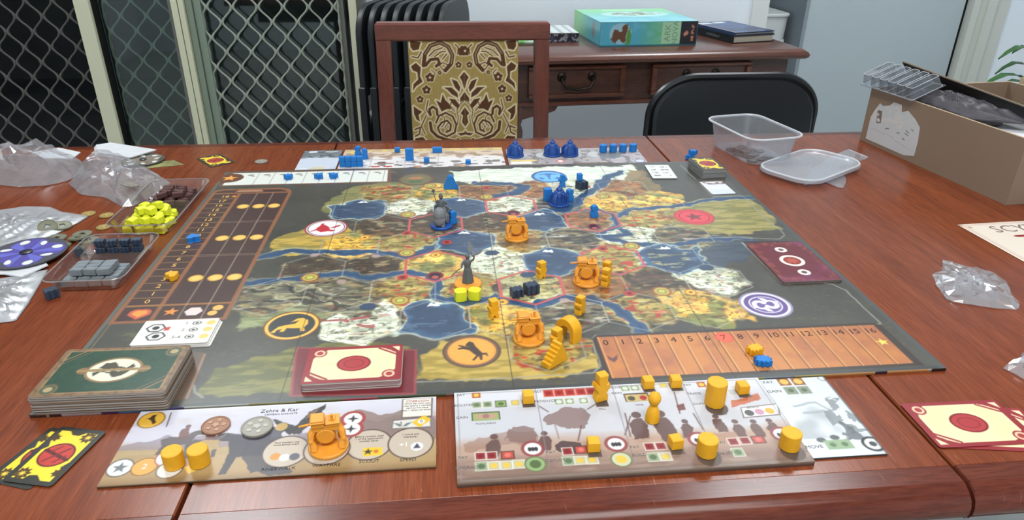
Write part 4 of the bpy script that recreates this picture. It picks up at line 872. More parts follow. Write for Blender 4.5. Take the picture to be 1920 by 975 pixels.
fm_.c *= 0.88; fm_.sheet('mat_sheet', M_mat, 2.0, fmat, edge_col=(122, 100, 72))
zf = 0.00206
def mt(par, s_, x, y, size=0.0048, m=M_inkb, z=zf, rz=0): return text(s_, size, (x/1000, y/1000, z), rz, m, par)
x, y = -8.2,34.6; mt(fmat, 'Zehra & Kar', x, y+1, 0.0062); mt(fmat, 'CRIMEAN KHANATE', x+2, y-4, 0.003)
for s_, (x, y) in (('RIVERWALK', (4.8,-36.1)), ('WAYFARE', (40.7,-35.2)), ('SCOUT', (73.1,-33.8)), ('SPEED', (103.2,-34.6))): mt(fmat, s_, x, y, 0.0048)
x, y = 108.8,38.7; mt(fmat, 'COERCION', x, y, 0.0038, M_inkr)
for k, s_ in enumerate(('Once per turn, you', 'may spend 1 combat', 'card as if it were', 'any 1 resource token.')): mt(fmat, s_, x, y-3.2-3.0*k, 0.0028)
x, y = 5.6,-8.4; mt(fmat, 'Your workers may\nmove across rivers', x, y+1, 0.0026)
x, y = 70.9,-8.2; mt(fmat, 'Before combat, steal\n1 of the opponent\'s\ncombat cards', x, y+1, 0.0028)
x, y = 104.3,-7.1; mt(fmat, '1 move per\ncharacter', x, y+1, 0.003); x, y = 99.1,-17; mt(fmat, '+1', x, y, 0.007, M_inkw); x, y = -97.6,-25; mt(fmat, '2', x, y, 0.008, M_inkw); x, y = 95.8,9.7; mt(fmat, '5', x, y, 0.005); x, y = 112.6,11; mt(fmat, '0', x, y, 0.005)

# --- near player mat (double layer with recesses) and its side tile
pm_ = Ink(278, 110.5, 0.7, (206, 206, 212), 22); nb = pm_.noise(40, 1, 3, ax=2); ns = pm_.noise(7, 2, 3, ax=3)
pm_.blend(np.clip((-pm_.Y-4+14*(nb-0.5))/14, 0, 1), (190, 160, 142)); pm_.blend(np.clip((-pm_.Y-26+10*(nb-0.5))/14, 0, 1), (144, 116, 104)); pm_.blend(np.clip((ns-0.52)*4, 0, 1)*np.clip((-pm_.Y)/20, 0, 1)*0.5, (190, 168, 150)); pm_.blend(np.clip((pm_.Y-30)/14, 0, 1)*0.8, (226, 226, 232)); pm_.blend(np.clip((-pm_.Y-48)/4, 0, 1)*0.7, (120, 100, 86))
pm_.poly([(-134.6,-10.5),(-101.8,-1.6),(-75.2,0.1),(-72.9,-15.8),(-103.1,-18.2),(-132.8,-20)], (150, 110, 92), 0.5, 5, 14)
for P in ([(-100.3,-10.2),(-92.3,5.6),(-81,8),(-75.2,0.7),(-72.9,-15.8),(-84.1,-19.8)], [(-66.5,15.8),(-54,23.2),(-44,28.2),(-30.5,25.6),(-23.4,14.9),(-33.2,-0.8),(-55,2.4),(-61.2,5.6)]): pm_.poly(P, (132, 104, 98), 0.75, 4, 8)
pm_.line([(-56.6,5.9),(-55.9,-12.1)], 1.2, (140, 110, 100), 0.6)
for ln in ([(-34.9,2),(-40.8,-15.9)], [(-59.7,22.3),(-66,30.1)], [(-25.5,23),(-17.8,28.9)], [(5.1,14.7),(2.5,-14.5)], [(8.8,10.8),(-1.4,-12.2)], [(63.2,9.8),(64.4,-11.1)], [(55.8,40.2),(51.8,10.7)]): pm_.line(ln, 1.3, (110, 82, 76), 0.8)
pm_.poly([(52,21.6),(59.3,23.9),(58.4,15.2),(51.6,14.3)], (120, 70, 66), 0.9)
for x, y, s_, l in ((*(11.2,-3.2), 1.5, 2), (*(35.4,-5.3), 1.7, -2), (*(49,-9.8), 1.0, 3), (*(-111.6,-17.5), 1.2, 3), (*(80,-5.7), 1.0, 0), (*(93.9,-13.6), 1.0, 0), (*(109.3,-14.9), 1.0, 0), (*(123.1,-14.8), 1.0, 0), (*(-68.4,-14.9), 1.0, 1)): figure(pm_, x, y, s_, (104, 78, 74), l)
pm_.poly([(-60.5,-20),(-51.1,-15.1),(-38.7,-18.7),(-37.4,-30),(-53.7,-31.1),(-61.5,-26.1)], (84, 66, 66), 0.9, 1.5, 5)
pm_.poly([(68,-16.1),(88.7,-15.2),(87.6,-26.2),(66.6,-26.4)], (170, 128, 108), 0.6, 2, 6); pm_.poly([(101.3,23.4),(129.9,31.7),(129.6,24),(98.9,14.7)], (196, 106, 72), 0.9, 1.5, 6)
for ln in ([(-66.9,56),(-68.6,-46.4)], [(2.7,54.9),(-1.8,-45.1)], [(67.6,56),(63.9,-46)]): pm_.line(ln, 0.8, (140, 132, 134), 0.8)
def sq(x, y, col, w_=7.4, h_=7.4, rim=(226, 220, 210), in_=None):
    pm_.rect(x-w_/2-0.9, x+w_/2+0.9, y-h_/2-0.9, y+h_/2+0.9, rim); pm_.rect(x-w_/2, x+w_/2, y-h_/2, y+h_/2, col)
    if in_: pm_.disc(x, y, min(w_, h_)*0.34, in_)
GR = (152, 166, 130); RD = (186, 62, 56); DR = (156, 60, 62); YC = (240, 196, 80)
for x, y in [(-119.7,50.3)]: sq(x, y, (190, 90, 60), in_=YC)
for x, y in [(-119.9,36.8),(-110.6,36.8)]: sq(x, y, GR, in_=(110, 128, 96))
x, y = -99.1,36.5; sq(x, y, (150, 170, 110), 8, rim=(90, 100, 70), in_=(90, 120, 60)); x, y = -86.6,37; sq(x, y, (190, 186, 150), in_=YC)
x, y = -113,21.1; pm_.rect(x-12, x+12, y-5.5, y+5.5, (80, 84, 60)); pm_.rect(x-11, x+11, y-5.5, y+4.2, (156, 180, 108)); pm_.rect(x-9, x+9, y-3.5, y+3, (190, 160, 130)); pm_.disc(x, y, 3, (170, 120, 120))
x0, y0 = -59.9,47.6; x1, y1 = -11,48.1
for k in range(5): sq(x0+4+9.6*k, (y0+y1)/2, RD, 8, 9, (222, 150, 130), (160, 40, 40))
for x, y in [(-48.5,35.2),(-39.1,35.2),(-26.9,34.9),(13.5,49.2),(22.3,49.3),(87.8,36.7)]: sq(x, y, GR, in_=(220, 226, 214))
for x, y in [(48.8,51.1)]: sq(x, y, (200, 196, 160), in_=YC)
x, y = 20.7,35.5; pm_.rect(x-11, x+11, y-5.5, y+6, (70, 60, 56)); pm_.rect(x-10, x+10, y-5.5, y+4.5, (206, 180, 120)); pm_.disc(x-5, y-1, 3.2, (90, 84, 60)); pm_.disc(x+5.5, y-1, 3.2, (180, 60, 60))
x, y = 83.7,49; sq(x, y, (190, 96, 60), in_=YC); x, y = 108,35.8; sq(x, y, (190, 192, 190))
pm_.poly([(106.2,14.1),(141,17),(136.9,1.4),(103.4,0)], (120, 104, 100)); pm_.poly([(106.9,13.3),(139.5,15.7),(136.1,2.9),(104.9,1.3)], (240, 238, 240))
for q, c in zip([(111.2,6.4),(120.4,7.1),(129.7,7.7)], ((90,90,90),(206,150,176),(240,180,70))): pm_.disc(q[0], q[1], 4, c)
for q in [(-78.4,-22.2),(-11.2,-22.3),(57.1,-23),(127,-22.4)]: pm_.disc(q[0], q[1], 9.5, (150, 74, 76), 0.9); pm_.disc(q[0], q[1], 6.8, (240, 236, 234))
for q in [(-78.4,-22.2),(-11.2,-22.3),(57.1,-23),(127,-22.4)]:
    for dx in (-2.6, 0, 2.6): pm_.disc(q[0]+dx, q[1]-0.6, 1.5, (60, 60, 60), 1, 2.4)
for x, y in [(-120.2,-27.2),(-111.4,-27.3),(-51.5,-27.6),(14.8,-27.7),(23.9,-27.8),(83.8,-27.8),(93.8,-27.4)]: sq(x, y, DR, in_=(130, 40, 44))
for x, y in [(-98.9,-27.8),(-40.2,-26.7),(105.1,-27.1)]: sq(x, y, (196, 84, 70), 9, rim=(70, 56, 56), in_=(224, 120, 110))
for x, y in [(-120,-38.5),(-52.4,-38.4),(14.4,-39.9),(82.9,-40.3)]: sq(x, y, GR, 8.4, 8.4, (206, 206, 190), (96, 116, 84))
for x, y in [(-110.5,-38.7),(-100.7,-39),(-91.2,-38.6),(-43.3,-38.6),(-34,-38.8),(24.2,-40.2)]: sq(x, y, (196, 190, 160), 8, 8, (226, 222, 206), YC)
for q, c in zip([(-78.5,-39.7),(-11.1,-40.2)], ((150,176,120), YC)): pm_.disc(q[0], q[1], 8.6, (110, 120, 84)); pm_.disc(q[0], q[1], 7.4, (206, 206, 170) if c == YC else c); pm_.disc(q[0], q[1], 4.4, c if c == YC else (90, 110, 70))
pm_.line([(-136,-53),(-136,53),(136,53),(136,-53)], 0.8, (150, 144, 144), 0.8, True)
# cut-out recesses under the cubes
for x, y in [(-75.1,35.2),(34.5,47.5),(59.8,47),(116.6,32.8),(-30.7,-30.6),(35.4,-33.2),(-11.8,30.7)]: pm_.rect(x-5.5, x+5.5, y-5.5, y+5.5, (92, 80, 74))
for x, y in [(85.7,15.1),(58,-44.3),(126.4,-44)]: pm_.disc(x, y, 9.6, (96, 80, 72))
pmat = thing('player_mat', 'thick double-layer player mat with four action columns, in front of the power track', 'player mat', (0.0855, -0.3663, ZT))
pm_.c *= 0.9; pm_.sheet('mat_sheet', M_mat, 4.5, pmat, edge_col=(134, 122, 110))
zp = 0.00456
M_inkm = mat('ink_mat_grey', (96, 92, 92), 0.5, 0.3)
for s_, (x, y), sz in (('PAY', (-133.2,51.4), 4.2), ('BOLSTER', (-130.9,37), 4.2), ('GAIN', (-133.2,20.7), 4.2), ('MONUMENT', (-113.6,11.4), 3), ('PAY', (-65.3,50.4), 4.2), ('PRODUCE', (-60.4,37), 4.2), ('MILL', (-13.1,22), 3), ('MOVE', (4.6,50.8), 4), ('GAIN', (4.3,43), 4), ('MINE', (20.3,25), 3), ('PAY', (70.9,49.2), 4), ('TRADE', (72.6,36.5), 4), ('GAIN', (71.6,22.1), 4), ('ARMORY', (85.8,6.4), 3), ('RECRUIT', (117.3,13.1), 2.8), ('PAY', (-133.9,-27.8), 4.4), ('UPGRADE', (-130.2,-39.4), 4.4), ('PAY', (-64.7,-27.7), 4.4), ('DEPLOY', (-62.3,-37), 4.4), ('PAY', (2.8,-27.3), 4.4), ('BUILD', (4.2,-36.6), 4.4), ('PAY', (73.5,-28.2), 4.4), ('ENLIST', (72.3,-40.6), 4.4)):
    mt(pmat, s_, x, y, sz/1000, M_inkm, zp)
st_ = Ink(62, 104, 0.8, (222, 228, 234), 23); ns = st_.noise(9, 2, 3); st_.blend(np.clip((st_.noise(20, 1, 2)-0.45)*3, 0, 1)*(st_.Y > -30)*(st_.Y < 30), (184, 190, 194)); st_.blend((ns > 0.56)*(st_.X > 4)*(np.abs(st_.Y+6-st_.X*0.2) < 24)*0.7, (120, 126, 128))
for ln in ([(-15.5,13.2),(5,15.2),(13.5,3.4)], [(-11.3,1.9),(6.6,4)]): st_.line(ln, 3, (160, 168, 172), 0.7, rough=2)
for q in [(-14.2,-32.1),(-1.7,-29.9)]: st_.disc(q[0], q[1], 4, (84, 86, 88), 0.9, 3)
st_.poly([(13.1,-10.8),(20.8,-18.4),(22.5,-32),(6.6,-35.8),(8.8,-27.5)], (96, 102, 106), 0.8, 4, 6)
for q in [(-9.7,47.1),(3.4,46.8)]: st_.rect(q[0]-5.5, q[0]+5.5, q[1]-5.5, q[1]+5.5, (150, 90, 50)); st_.disc(q[0], q[1], 4, (244, 190, 90))
for q in [(-9.1,34.1),(3.3,33.9)]: st_.rect(q[0]-5.5, q[0]+5.5, q[1]-5.5, q[1]+5.5, (140, 150, 128)); st_.disc(q[0], q[1], 2.6, (90, 110, 80))
q = -2.4,-38.3; st_.rect(q[0]-11, q[0]+11, q[1]-5.5, q[1]+5.5, (150, 176, 140)); st_.disc(q[0]-5, q[1], 2.6, (96, 124, 90)); st_.disc(q[0]+5, q[1], 2.6, (96, 124, 90))
q = 25.6,-40; st_.disc(q[0], q[1], 9, (62, 62, 64)); st_.disc(q[0], q[1], 6.6, (230, 230, 230)); st_.disc(q[0], q[1], 3, (80, 80, 80)); q = 27.9,49.7; st_.disc(q[0], q[1], 4, (110, 114, 118)); st_.disc(q[0], q[1], 3.2, (226, 230, 234))
st_.rect(29.6, 31, -52, 52, (70, 76, 80))
smat = thing('side_tile', 'white wintry action tile at the right end of the thick player mat', 'tile', (0.2575, -0.3635, ZT))
st_.c *= 0.9; st_.sheet('tile_sheet', M_mat, 2.0, smat, edge_col=(96, 104, 108))
for s_, (x, y) in (('PAY', (-24.7,47.5)), ('GAIN', (-24.7,33.9)), ('MOVE', (-23.9,-39.6))): mt(smat, s_, x, y, 0.0055, M_inkm, zf)

# --- the opponent's mats across the board
om = Ink(280, 104, 1.2, (220, 216, 214), 24); ns = om.noise(10, 1, 3, ax=1.6); om.blend(np.clip((om.Y-2+12*(om.noise(30, 2, 2)-0.5))/10, 0, 1), (206, 188, 168)); om.blend((ns > 0.56)*(om.Y > -8)*(om.Y < 34)*0.7, (150, 122, 104)); om.blend((om.noise(7, 4, 2, ax=2) > 0.62)*(om.Y < -18)*0.9, (120, 112, 110))
om.rect(-140, 140, 38, 50, (190, 168, 130)); om.blend((om.noise(6, 6, 1) > 0.55)*(om.Y > 38)*(om.Y < 50)*0.8, (222, 196, 110)); om.disc(-116, 34, 14, (222, 196, 96), 0.8, 10)
for x in (-88, -30, 26): om.line([(x,-50),(x,30)], 0.9, (150, 140, 140), 0.8)
for x in (-40, -20, 60, 85, 110): om.rect(x-8, x+8, -40, -36, (84, 80, 84))
for x, y, c in ((-78,-44,RD), (-58,-44,RD), (-8,-46,(196,130,90)), (66,-46,(200,140,90)), (-70,-24,(120,80,70)), (44,20,(170,150,150))): om.rect(x-7, x+7, y-3, y+3, c)
omat = thing('player_mat', 'far player mat with blue pieces lying beyond the board, facing away', 'player mat', (-0.0925, 0.3655, ZT), -0.012)
om.sheet('mat_sheet', M_mat, 2.2, omat, edge_col=(190, 184, 178))
ot = Ink(66, 104, 1.2, (196, 202, 214), 25); ot.blend(np.clip((ot.Y-6+14*(ot.noise(16, 1, 2)-0.5))/8, 0, 1), (120, 126, 132)); ot.blend((ot.noise(8, 2, 2) > 0.58)*(ot.Y > 10)*0.8, (84, 90, 96)); ot.rect(-24, -10, 40, 48, (226, 228, 230)); ot.rect(4, 26, 40, 46, (190, 190, 180)); ot.rect(-8, 14, -52, -40, (206, 196, 160)); ot.rect(-26, -14, -50, -44, (222, 224, 228))
otile = thing('side_tile', 'grey and white wintry tile at the left end of the far player mat', 'tile', (-0.2695, 0.3675, ZT), 0.005)
ot.sheet('tile_sheet', M_mat, 2.0, otile, edge_col=(150, 156, 160))
of = Ink(239, 87, 1.2, (166, 158, 158), 26); of.blend(np.clip((of.noise(26, 1, 3, ax=2)-0.45)*4, 0, 1)*0.8, (196, 186, 190)); of.blend((of.noise(9, 2, 2) > 0.62)*0.7, (110, 108, 110))
for x in (-100, -52, -4, 40, 62): of.disc(x, 6, 18, (112, 112, 112)); of.disc(x, 6, 17, (190, 188, 190))
of.disc(62, 2, 22, (150, 150, 152)); of.disc(62, 2, 19, (124, 126, 130)); of.rect(-116, -80, -40, -26, (230, 226, 214)); of.rect(-116, -70, -24, -18, (236, 206, 110)); of.disc(-30, -28, 8, (206, 110, 104)); of.disc(-30, -28, 5, (236, 236, 236)); of.disc(108, -34, 9, (110, 116, 170)); of.disc(108, -34, 7.4, (206, 206, 222)); of.rect(-10, 60, -44, -38, (120, 96, 80))
ofm = thing('faction_mat', 'grey faction mat with three blue mechs and four blue drums on it', 'player mat', (0.173, 0.3575, ZT), -0.012)
of.sheet('mat_sheet', M_mat, 2.2, ofm, edge_col=(180, 176, 172))

# ---------------------------------------------------------------- cards
M_card = print_mat('card_print', 0.28, 0.4)
def combat_ink(seed=31):
    k = Ink(41, 63, 0.6, (52, 52, 48), seed)
    k.poly([(-16,-27),(-6,-27),(-4,-23),(2,-22),(8,-27),(16,-27),(16,-16),(13,-12),(16,-6),(16,27),(6,27),(2,23),(-4,23),(-8,27),(-16,27),(-16,14),(-13,8),(-16,4)], (244, 206, 56))
    k.star(-11, -22, 7, (70, 54, 30), 9, 0.65); k.star(11, 22, 7, (70, 54, 30), 9, 0.65); k.star(-11, -22, 3.4, (240, 200, 70), 8); k.star(11, 22, 3.4, (240, 200, 70), 8)
    k.star(15, -18, 5, (70, 54, 30), 7, 0.6); k.star(-15, 18, 5, (70, 54, 30), 7, 0.6)
    k.disc(0, 0, 13.5, (84, 40, 34), 1, 13.5); k.disc(0, 0, 12, (186, 60, 52)); k.line([(-12,4),(12,-4)], 3, (84, 36, 34)); k.line([(-6,-8),(6,8)], 2, (120, 44, 40)); k.line([(-7,2),(-2,9)], 1.6, (120, 44, 40)); k.line([(3,-8),(8,0)], 1.6, (120, 44, 40))
    return k
def objective_ink(seed=41):
    k = Ink(88, 57, 0.7, (142, 46, 52), seed)
    k.poly([(-38,-14),(-38,10),(-34,18),(-26,24),(24,24),(38,14),(38,-12),(32,-20),(24,-24),(-24,-24),(-32,-20)], (234, 214, 170)); k.blend((k.noise(20, 2, 2) > 0.55)*(np.abs(k.X) < 34)*(np.abs(k.Y) < 21)*0.2, (210, 184, 140))
    for s_ in (1, -1):
        k.disc(s_*33, -s_*19, 6.5, (142, 46, 52)); k.disc(s_*33, -s_*19, 5, (230, 190, 160)); k.disc(s_*33, -s_*19, 3, (160, 60, 60))
        k.poly([(s_*-41, s_*-25), (s_*-34, s_*-25), (s_*-41, s_*-17)], (240, 216, 176)); k.line([(s_*-38, s_*-12), (s_*-22, s_*-23)], 2.2, (142, 46, 52)); k.line([(s_*-37, s_*-15), (s_*-27, s_*-22)], 1.4, (236, 200, 170))
    k.disc(0, 0, 15.5, (124, 36, 42), 1, 12.5); k.disc(0, 0, 13.6, (170, 58, 60), 1, 10.8); k.disc(0, 0, 9.5, (140, 44, 48), 1, 7.4); k.disc(0, 0, 8, (164, 56, 58), 1, 6)
    return k
def card(name, ink, label, cat, x, y, z, rz, th=0.35, edge=(190, 186, 178), group=None, corner=3.0, bend=None):
    o = ink.sheet(name, M_card, th, None, (x, y, z), rz, edge_col=edge, corner=corner, bend=bend); return tag(o, label, cat, group)
def deck(name, label, ink, x, y, z, rz, n, th, edge1, edge2, group=None, spread=0.0012, corner=3.0):
    t = thing(name, label, 'card deck', (x, y, z), rz, group); rg = random.Random(int(abs(x)*1e4))
    w_, h_ = ink.w/1000, ink.h/1000; o = rrect(w_, h_, corner/1000, 3)
    for k in range(n-1):
        dx, dy = rg.uniform(-spread, spread), rg.uniform(-spread, spread)
        MB().prism([(a+dx, b_+dy) for a, b_ in o], k*th, k*th+th*0.97).build('card', edge1 if k % 3 else edge2, t, smooth=False)
    ink.sheet('top_card', M_card, th*1000, t, (0, 0, (n-1)*th), edge_col=(170, 160, 150), corner=corner)
    return t
ME = [mat('card_edge_grey', (150, 146, 142), 0.8, 0.1), mat('card_edge_dark', (104, 98, 92), 0.8, 0.1), mat('card_edge_brown', (120, 96, 76), 0.8, 0.1), mat('card_edge_pale', (196, 188, 180), 0.8, 0.1), mat('card_edge_red', (150, 120, 122), 0.8, 0.1), mat('card_edge_slate', (122, 126, 124), 0.8, 0.1)]
gi = Ink(110, 72, 0.7, (124, 98, 70), 51); gi.rect(-49, 49, -31, 31, (38, 66, 50)); gi.blend((gi.noise(6, 2, 2) > 0.6)*(np.abs(gi.X) < 49)*(np.abs(gi.Y) < 31)*0.3, (56, 84, 62))
gi.line([(-50,-32),(50,-32),(50,32),(-50,32)], 1.6, (150, 120, 84), 1, True); gi.blend((gi.noise(5, 7, 2) > 0.58)*((np.abs(gi.X) > 50)+(np.abs(gi.Y) > 32))*0.6, (96, 74, 54))
gi.disc(0, 0, 24, (140, 108, 70), 1, 19); gi.disc(0, 0, 21.6, (216, 214, 190), 1, 16.8); gi.poly([(-20,-2),(20,-2),(20,2),(-20,2)], (150, 130, 84)); gi.poly([(-14,2),(-10,10),(-2,11),(2,5),(10,3),(14,9),(16,4),(14,2)], (72, 66, 52), 1, 1.5, 4); gi.poly([(14,-2),(10,-10),(2,-11),(-2,-5),(-10,-3),(-14,-9),(-16,-4),(-14,-2)], (72, 66, 52), 1, 1.5, 4)
gi.disc(-26, 0, 5, (130, 100, 66)); gi.disc(26, 0, 5, (130, 100, 66)); gi.line([(-30,0),(30,0)], 3, (150, 124, 84))
for s_ in (1, -1): gi.disc(s_*43, s_*26, 7.5, (120, 96, 66)); gi.disc(s_*43, s_*26, 6, (70, 84, 66)); gi.disc(s_*43, s_*26, 3.6, (170, 150, 110)); gi.line([(-s_*49, s_*18), (-s_*36, s_*31)], 1.6, (140, 110, 76)); gi.line([(-s_*49, s_*12), (-s_*30, s_*31)], 1.2, (110, 90, 62))
deck('encounter_deck', 'thick deck of large green-backed cards on the near left board corner', gi, -0.3505, -0.2765, ZB+0.0002, -0.01, 24, 0.00078, ME[0], ME[2], spread=0.0007)
oi = objective_ink()
deck('objective_deck', 'deck of red and cream cards lying face down on the near board edge', oi, -0.1445, -0.2685, ZB+0.0002, 0.008, 11, 0.00075, ME[4], ME[3], spread=0.0007)
ci = combat_ink()
deck('combat_deck', 'stack of small yellow and black backed cards at the far right board corner', ci, 0.3745, 0.2535, ZB+0.0002, 0.06, 22, 0.00066, ME[5], ME[0], spread=0.0006)
fi = Ink(72, 106, 0.8, (104, 40, 48), 61); fi.blend(np.clip((fi.noise(26, 1, 2)-0.45)*4, 0, 1)*0.8, (116, 52, 92)); fi.line([(-32,-49),(32,-49),(32,49),(-32,49)], 1.2, (140, 70, 66), 0.8, True); fi.blend((fi.noise(5, 5, 2) > 0.6)*((np.abs(fi.X) > 27)+(np.abs(fi.Y) > 42))*0.6, (150, 80, 66))
fi.disc(0, 0, 15, (236, 226, 214)); fi.disc(0, 0, 10.5, (140, 48, 44)); fi.star(0, 0, 9, (176, 84, 66), 8, 0.6)
for s_ in (1, -1): fi.disc(0, s_*31, 7.5, (232, 222, 216)); fi.disc(0, s_*31, 3.4, (110, 70, 74))
deck('factory_deck', 'small deck of large purple-red cards with white rings on the right board edge', fi, 0.3635, -0.084, ZB+0.0002, 0.012, 4, 0.0008, ME[1], ME[4], spread=0.0008)
card('combat_card', combat_ink(32), 'top yellow and black card of the pair on the table by the green deck', 'card', -0.3655, -0.3605, ZT+0.0012, math.radians(-14), 0.35, (60, 60, 56), 'combat cards by the green deck')
card('combat_card', combat_ink(33), 'lower yellow and black card peeking out left under another by the green deck', 'card', -0.3775, -0.3605, ZT+0.0003, math.radians(-19), 0.35, (60, 60, 56), 'combat cards by the green deck')
card('combat_card', combat_ink(34), 'single yellow and black card lying alone near the far left board corner', 'card', -0.4465, 0.3800, ZT+0.0003, math.radians(38), 0.35, (60, 60, 56))
card('objective_card', objective_ink(42), 'upper red and cream card of the pair at the near right table edge', 'card', 0.3795, -0.3845, ZT+0.0011, math.radians(-1), 0.4, (140, 60, 64), 'objective cards at the table edge')
card('objective_card', objective_ink(43), 'lower red and cream card of the pair at the near right table edge', 'card', 0.391, -0.3905, ZT+0.0003, math.radians(-9), 0.4, (140, 60, 64), 'objective cards at the table edge')
# --- tiles on the board
ti = Ink(73, 46, 0.7, (224, 222, 214), 71)
for q, c in (((-22,8),(150,70,70)), ((-17,-8),(90,110,120))):
    hxp = [(q[0]+9*math.cos(math.radians(60*i)), q[1]+7.5*math.sin(math.radians(60*i))) for i in range(6)]; ti.line(hxp, 1.6, (60, 60, 64), 1, True); ti.disc(q[0], q[1], 3.4, (50, 50, 56))
ti.poly([(-13,8),(-8,10),(-8,3),(-13,2)], (196, 70, 70))
for k in range(3): ti.disc(16, 15-13*k, 4.4, (70, 70, 72), 1, 3.8); ti.disc(16, 15-13*k, 3.2, (224, 222, 214)); ti.disc(16, 15-13*k, 1.8, (80, 80, 82)); ti.disc(30, 15-13*k, 4.6, (236, 196, 120))
wt = thing('bonus_tile', 'white scoring tile with hexagons and coins beside the popularity track', 'tile', (-0.328, -0.191, ZB), 0.0)
for k in range(2): MB().prism(rrect(0.073, 0.046, 0.002), k*0.0013, k*0.0013+0.0012).build('tile_layer', mat('tile_white_edge', (214, 212, 206), 0.6, 0.3), wt, ((0.003, -0.002, 0), (0.001, -0.001, 0))[k])
ti.sheet('top_tile', M_card, 1.3, wt, (0, 0, 0.0026), edge_col=(220, 218, 212), corner=2)
for k, s_ in enumerate(('1', '2', '3-4')): text(s_, 0.007, (0.006-(0.003 if k == 2 else 0), 0.015-0.013*k, 0.00396), 0, M_inkg, wt)
t2 = Ink(40, 66, 0.8, (222, 224, 218), 72)
for y in (22, 8, -6, -20):
    t2.blend((t2.noise(4, int(y+60), 1) > 0.45)*(np.abs(t2.Y-y) < 2.4)*(np.abs(t2.X) < 15)*(np.abs(t2.X+1) > 3)*1.0, (120, 120, 118))
card('reference_tile', t2, 'small white tile with rows of symbols on the far right of the board', 'tile', 0.298, 0.257, ZB+0.0002, -0.06, 1.4, (190, 190, 184), None, 1.5)
t3 = Ink(38, 57, 0.8, (222, 222, 226), 73); t3.blend(np.clip((-t3.Y-4)/10, 0, 1)*0.5, (196, 206, 222)); t3.blend((t3.noise(6, 2, 2) > 0.55)*(t3.Y > 14)*(t3.Y < 24)*0.8, (110, 90, 80)); t3.rect(-19, 19, 26, 28.5, (150, 110, 90))
card('combat_card', t3, 'white face-up card lying in front of the yellow and black card stack', 'card', 0.3655, 0.179, ZB+0.0002, 0.03, 0.5, (200, 200, 200))

# ================================================================ WOODEN PIECES AND MINIATURES
M_yel = mat('yellow_painted_wood', (232, 172, 36), 0.5, 0.35, bump=(400, 0.08), vary=(200, (222, 160, 32), 0.6))
M_blu = mat('blue_painted_wood', (34, 124, 200), 0.5, 0.35, bump=(400, 0.08), vary=(200, (28, 110, 188), 0.6))
M_ymini = mat('amber_plastic', (226, 152, 52), 0.42, 0.4, sss=0.1); M_bmini = mat('navy_plastic', (34, 74, 146), 0.4, 0.4); M_gmini = mat('grey_plastic', (120, 124, 128), 0.45, 0.4)
M_food = mat('food_yellow_wood', (222, 226, 44), 0.5, 0.35, vary=(150, (208, 214, 40), 0.6)); M_oil = mat('oil_dark_wood', (52, 66, 86), 0.5, 0.4, vary=(150, (42, 54, 72), 0.6)); M_wood = mat('wood_token_brown', (92, 62, 58), 0.6, 0.3, vary=(120, (78, 52, 50), 0.6)); M_metal = mat('metal_token_grey', (126, 134, 138), 0.5, 0.4, vary=(120, (112, 120, 126), 0.6))
RX = Matrix.Rotation(PI/2, 4, 'X')
def mm(o): return [(a/1000, b/1000) for a, b in o]
def standing(name, outline, th, m, label, cat, x, y, z, rz, group=None, c=0.0006):
    """wooden piece: an outline in millimetres cut from a board and stood upright"""
    o = MB().prism(mm(outline), -th/2000, th/2000, c, RX).build(name, m, None, (x, y, z), (0, 0, rz)); return tag(o, label, cat, group)
def flat(name, outline, th, m, label, cat, x, y, z, rz, group=None, c=0.0006, rot=(0, 0)):
    o = MB().prism(mm(outline), 0, th/1000, c).build(name, m, None, (x, y, z), (rot[0], rot[1], rz)); return tag(o, label, cat, group)
YW = [(-4.6,0),(-1.2,0),(-0.6,2.2),(0.6,2.2),(1.2,0),(4.6,0),(4.6,4.5),(3.6,6),(5.4,8.5),(5.4,12),(3.2,13.8),(4.2,15.2),(4.2,20.5),(-4.2,20.5),(-4.2,15.2),(-3.2,13.8),(-5.4,12),(-5.4,8.5),(-3.6,6),(-4.6,4.5)]
BW = [(-4.8,0),(4.8,0),(5.4,4),(4.8,8),(3.2,9.6),(4.6,11.6),(4.8,14.4),(3.6,17.4),(0,18.6),(-3.6,17.4),(-4.8,14.4),(-4.6,11.6),(-3.2,9.6),(-4.8,8),(-5.4,4)]
for x, y, r, lb in ((0.0525,-0.097,0.5,'yellow wooden worker by the lake just behind the dark crates'), (0.1235,-0.121,0.9,'front yellow worker beside the mech at the red-ringed village'), (0.1285,-0.103,0.9,'rear yellow worker hidden partly behind another beside the mech'), (-0.0095,-0.181,0.35,'yellow wooden worker on the striped field above the horse emblem'), (0.0825,-0.182,0.8,'yellow wooden worker standing on the grey mountain field'), (0.0480,-0.2435,0.7,'yellow worker squeezed between the arch and the stepped piece')):
    standing('worker_meeple', YW, 8.5, M_yel, lb, 'game piece', x, y, ZB, r, 'yellow workers on the board')
for x, y, r, lb in ((0.1500,0.0765,0.15,'blue rounded worker alone on a red-ringed field'), (0.1265,0.142,0.4,'small blue worker tucked right of the blue mech')): standing('worker_meeple', BW, 8, M_blu, lb, 'game piece', x, y, ZB, r, 'blue workers on the board')
standing('worker_meeple', [(-3.8,0),(3.8,0),(4,6),(3,9),(7,12),(6.4,15),(3,14),(3.4,17),(0.5,20.5),(-3,19.5),(-3.4,15),(-7,13),(-6.4,10),(-3,9.5),(-4,6)], 8, M_blu, 'blue figure with spread arms beside the blue emblem', 'game piece', 0.1253, 0.201, ZB, 0.1, 'blue workers on the board')
flat('structure_block', [(-5.6,-5),(5.6,-5),(5.6,5),(-5.6,5)], 19, M_blu, 'tall plain blue block left of the blue mech', 'game piece', 0.0940, 0.1455, ZB, 0.05)
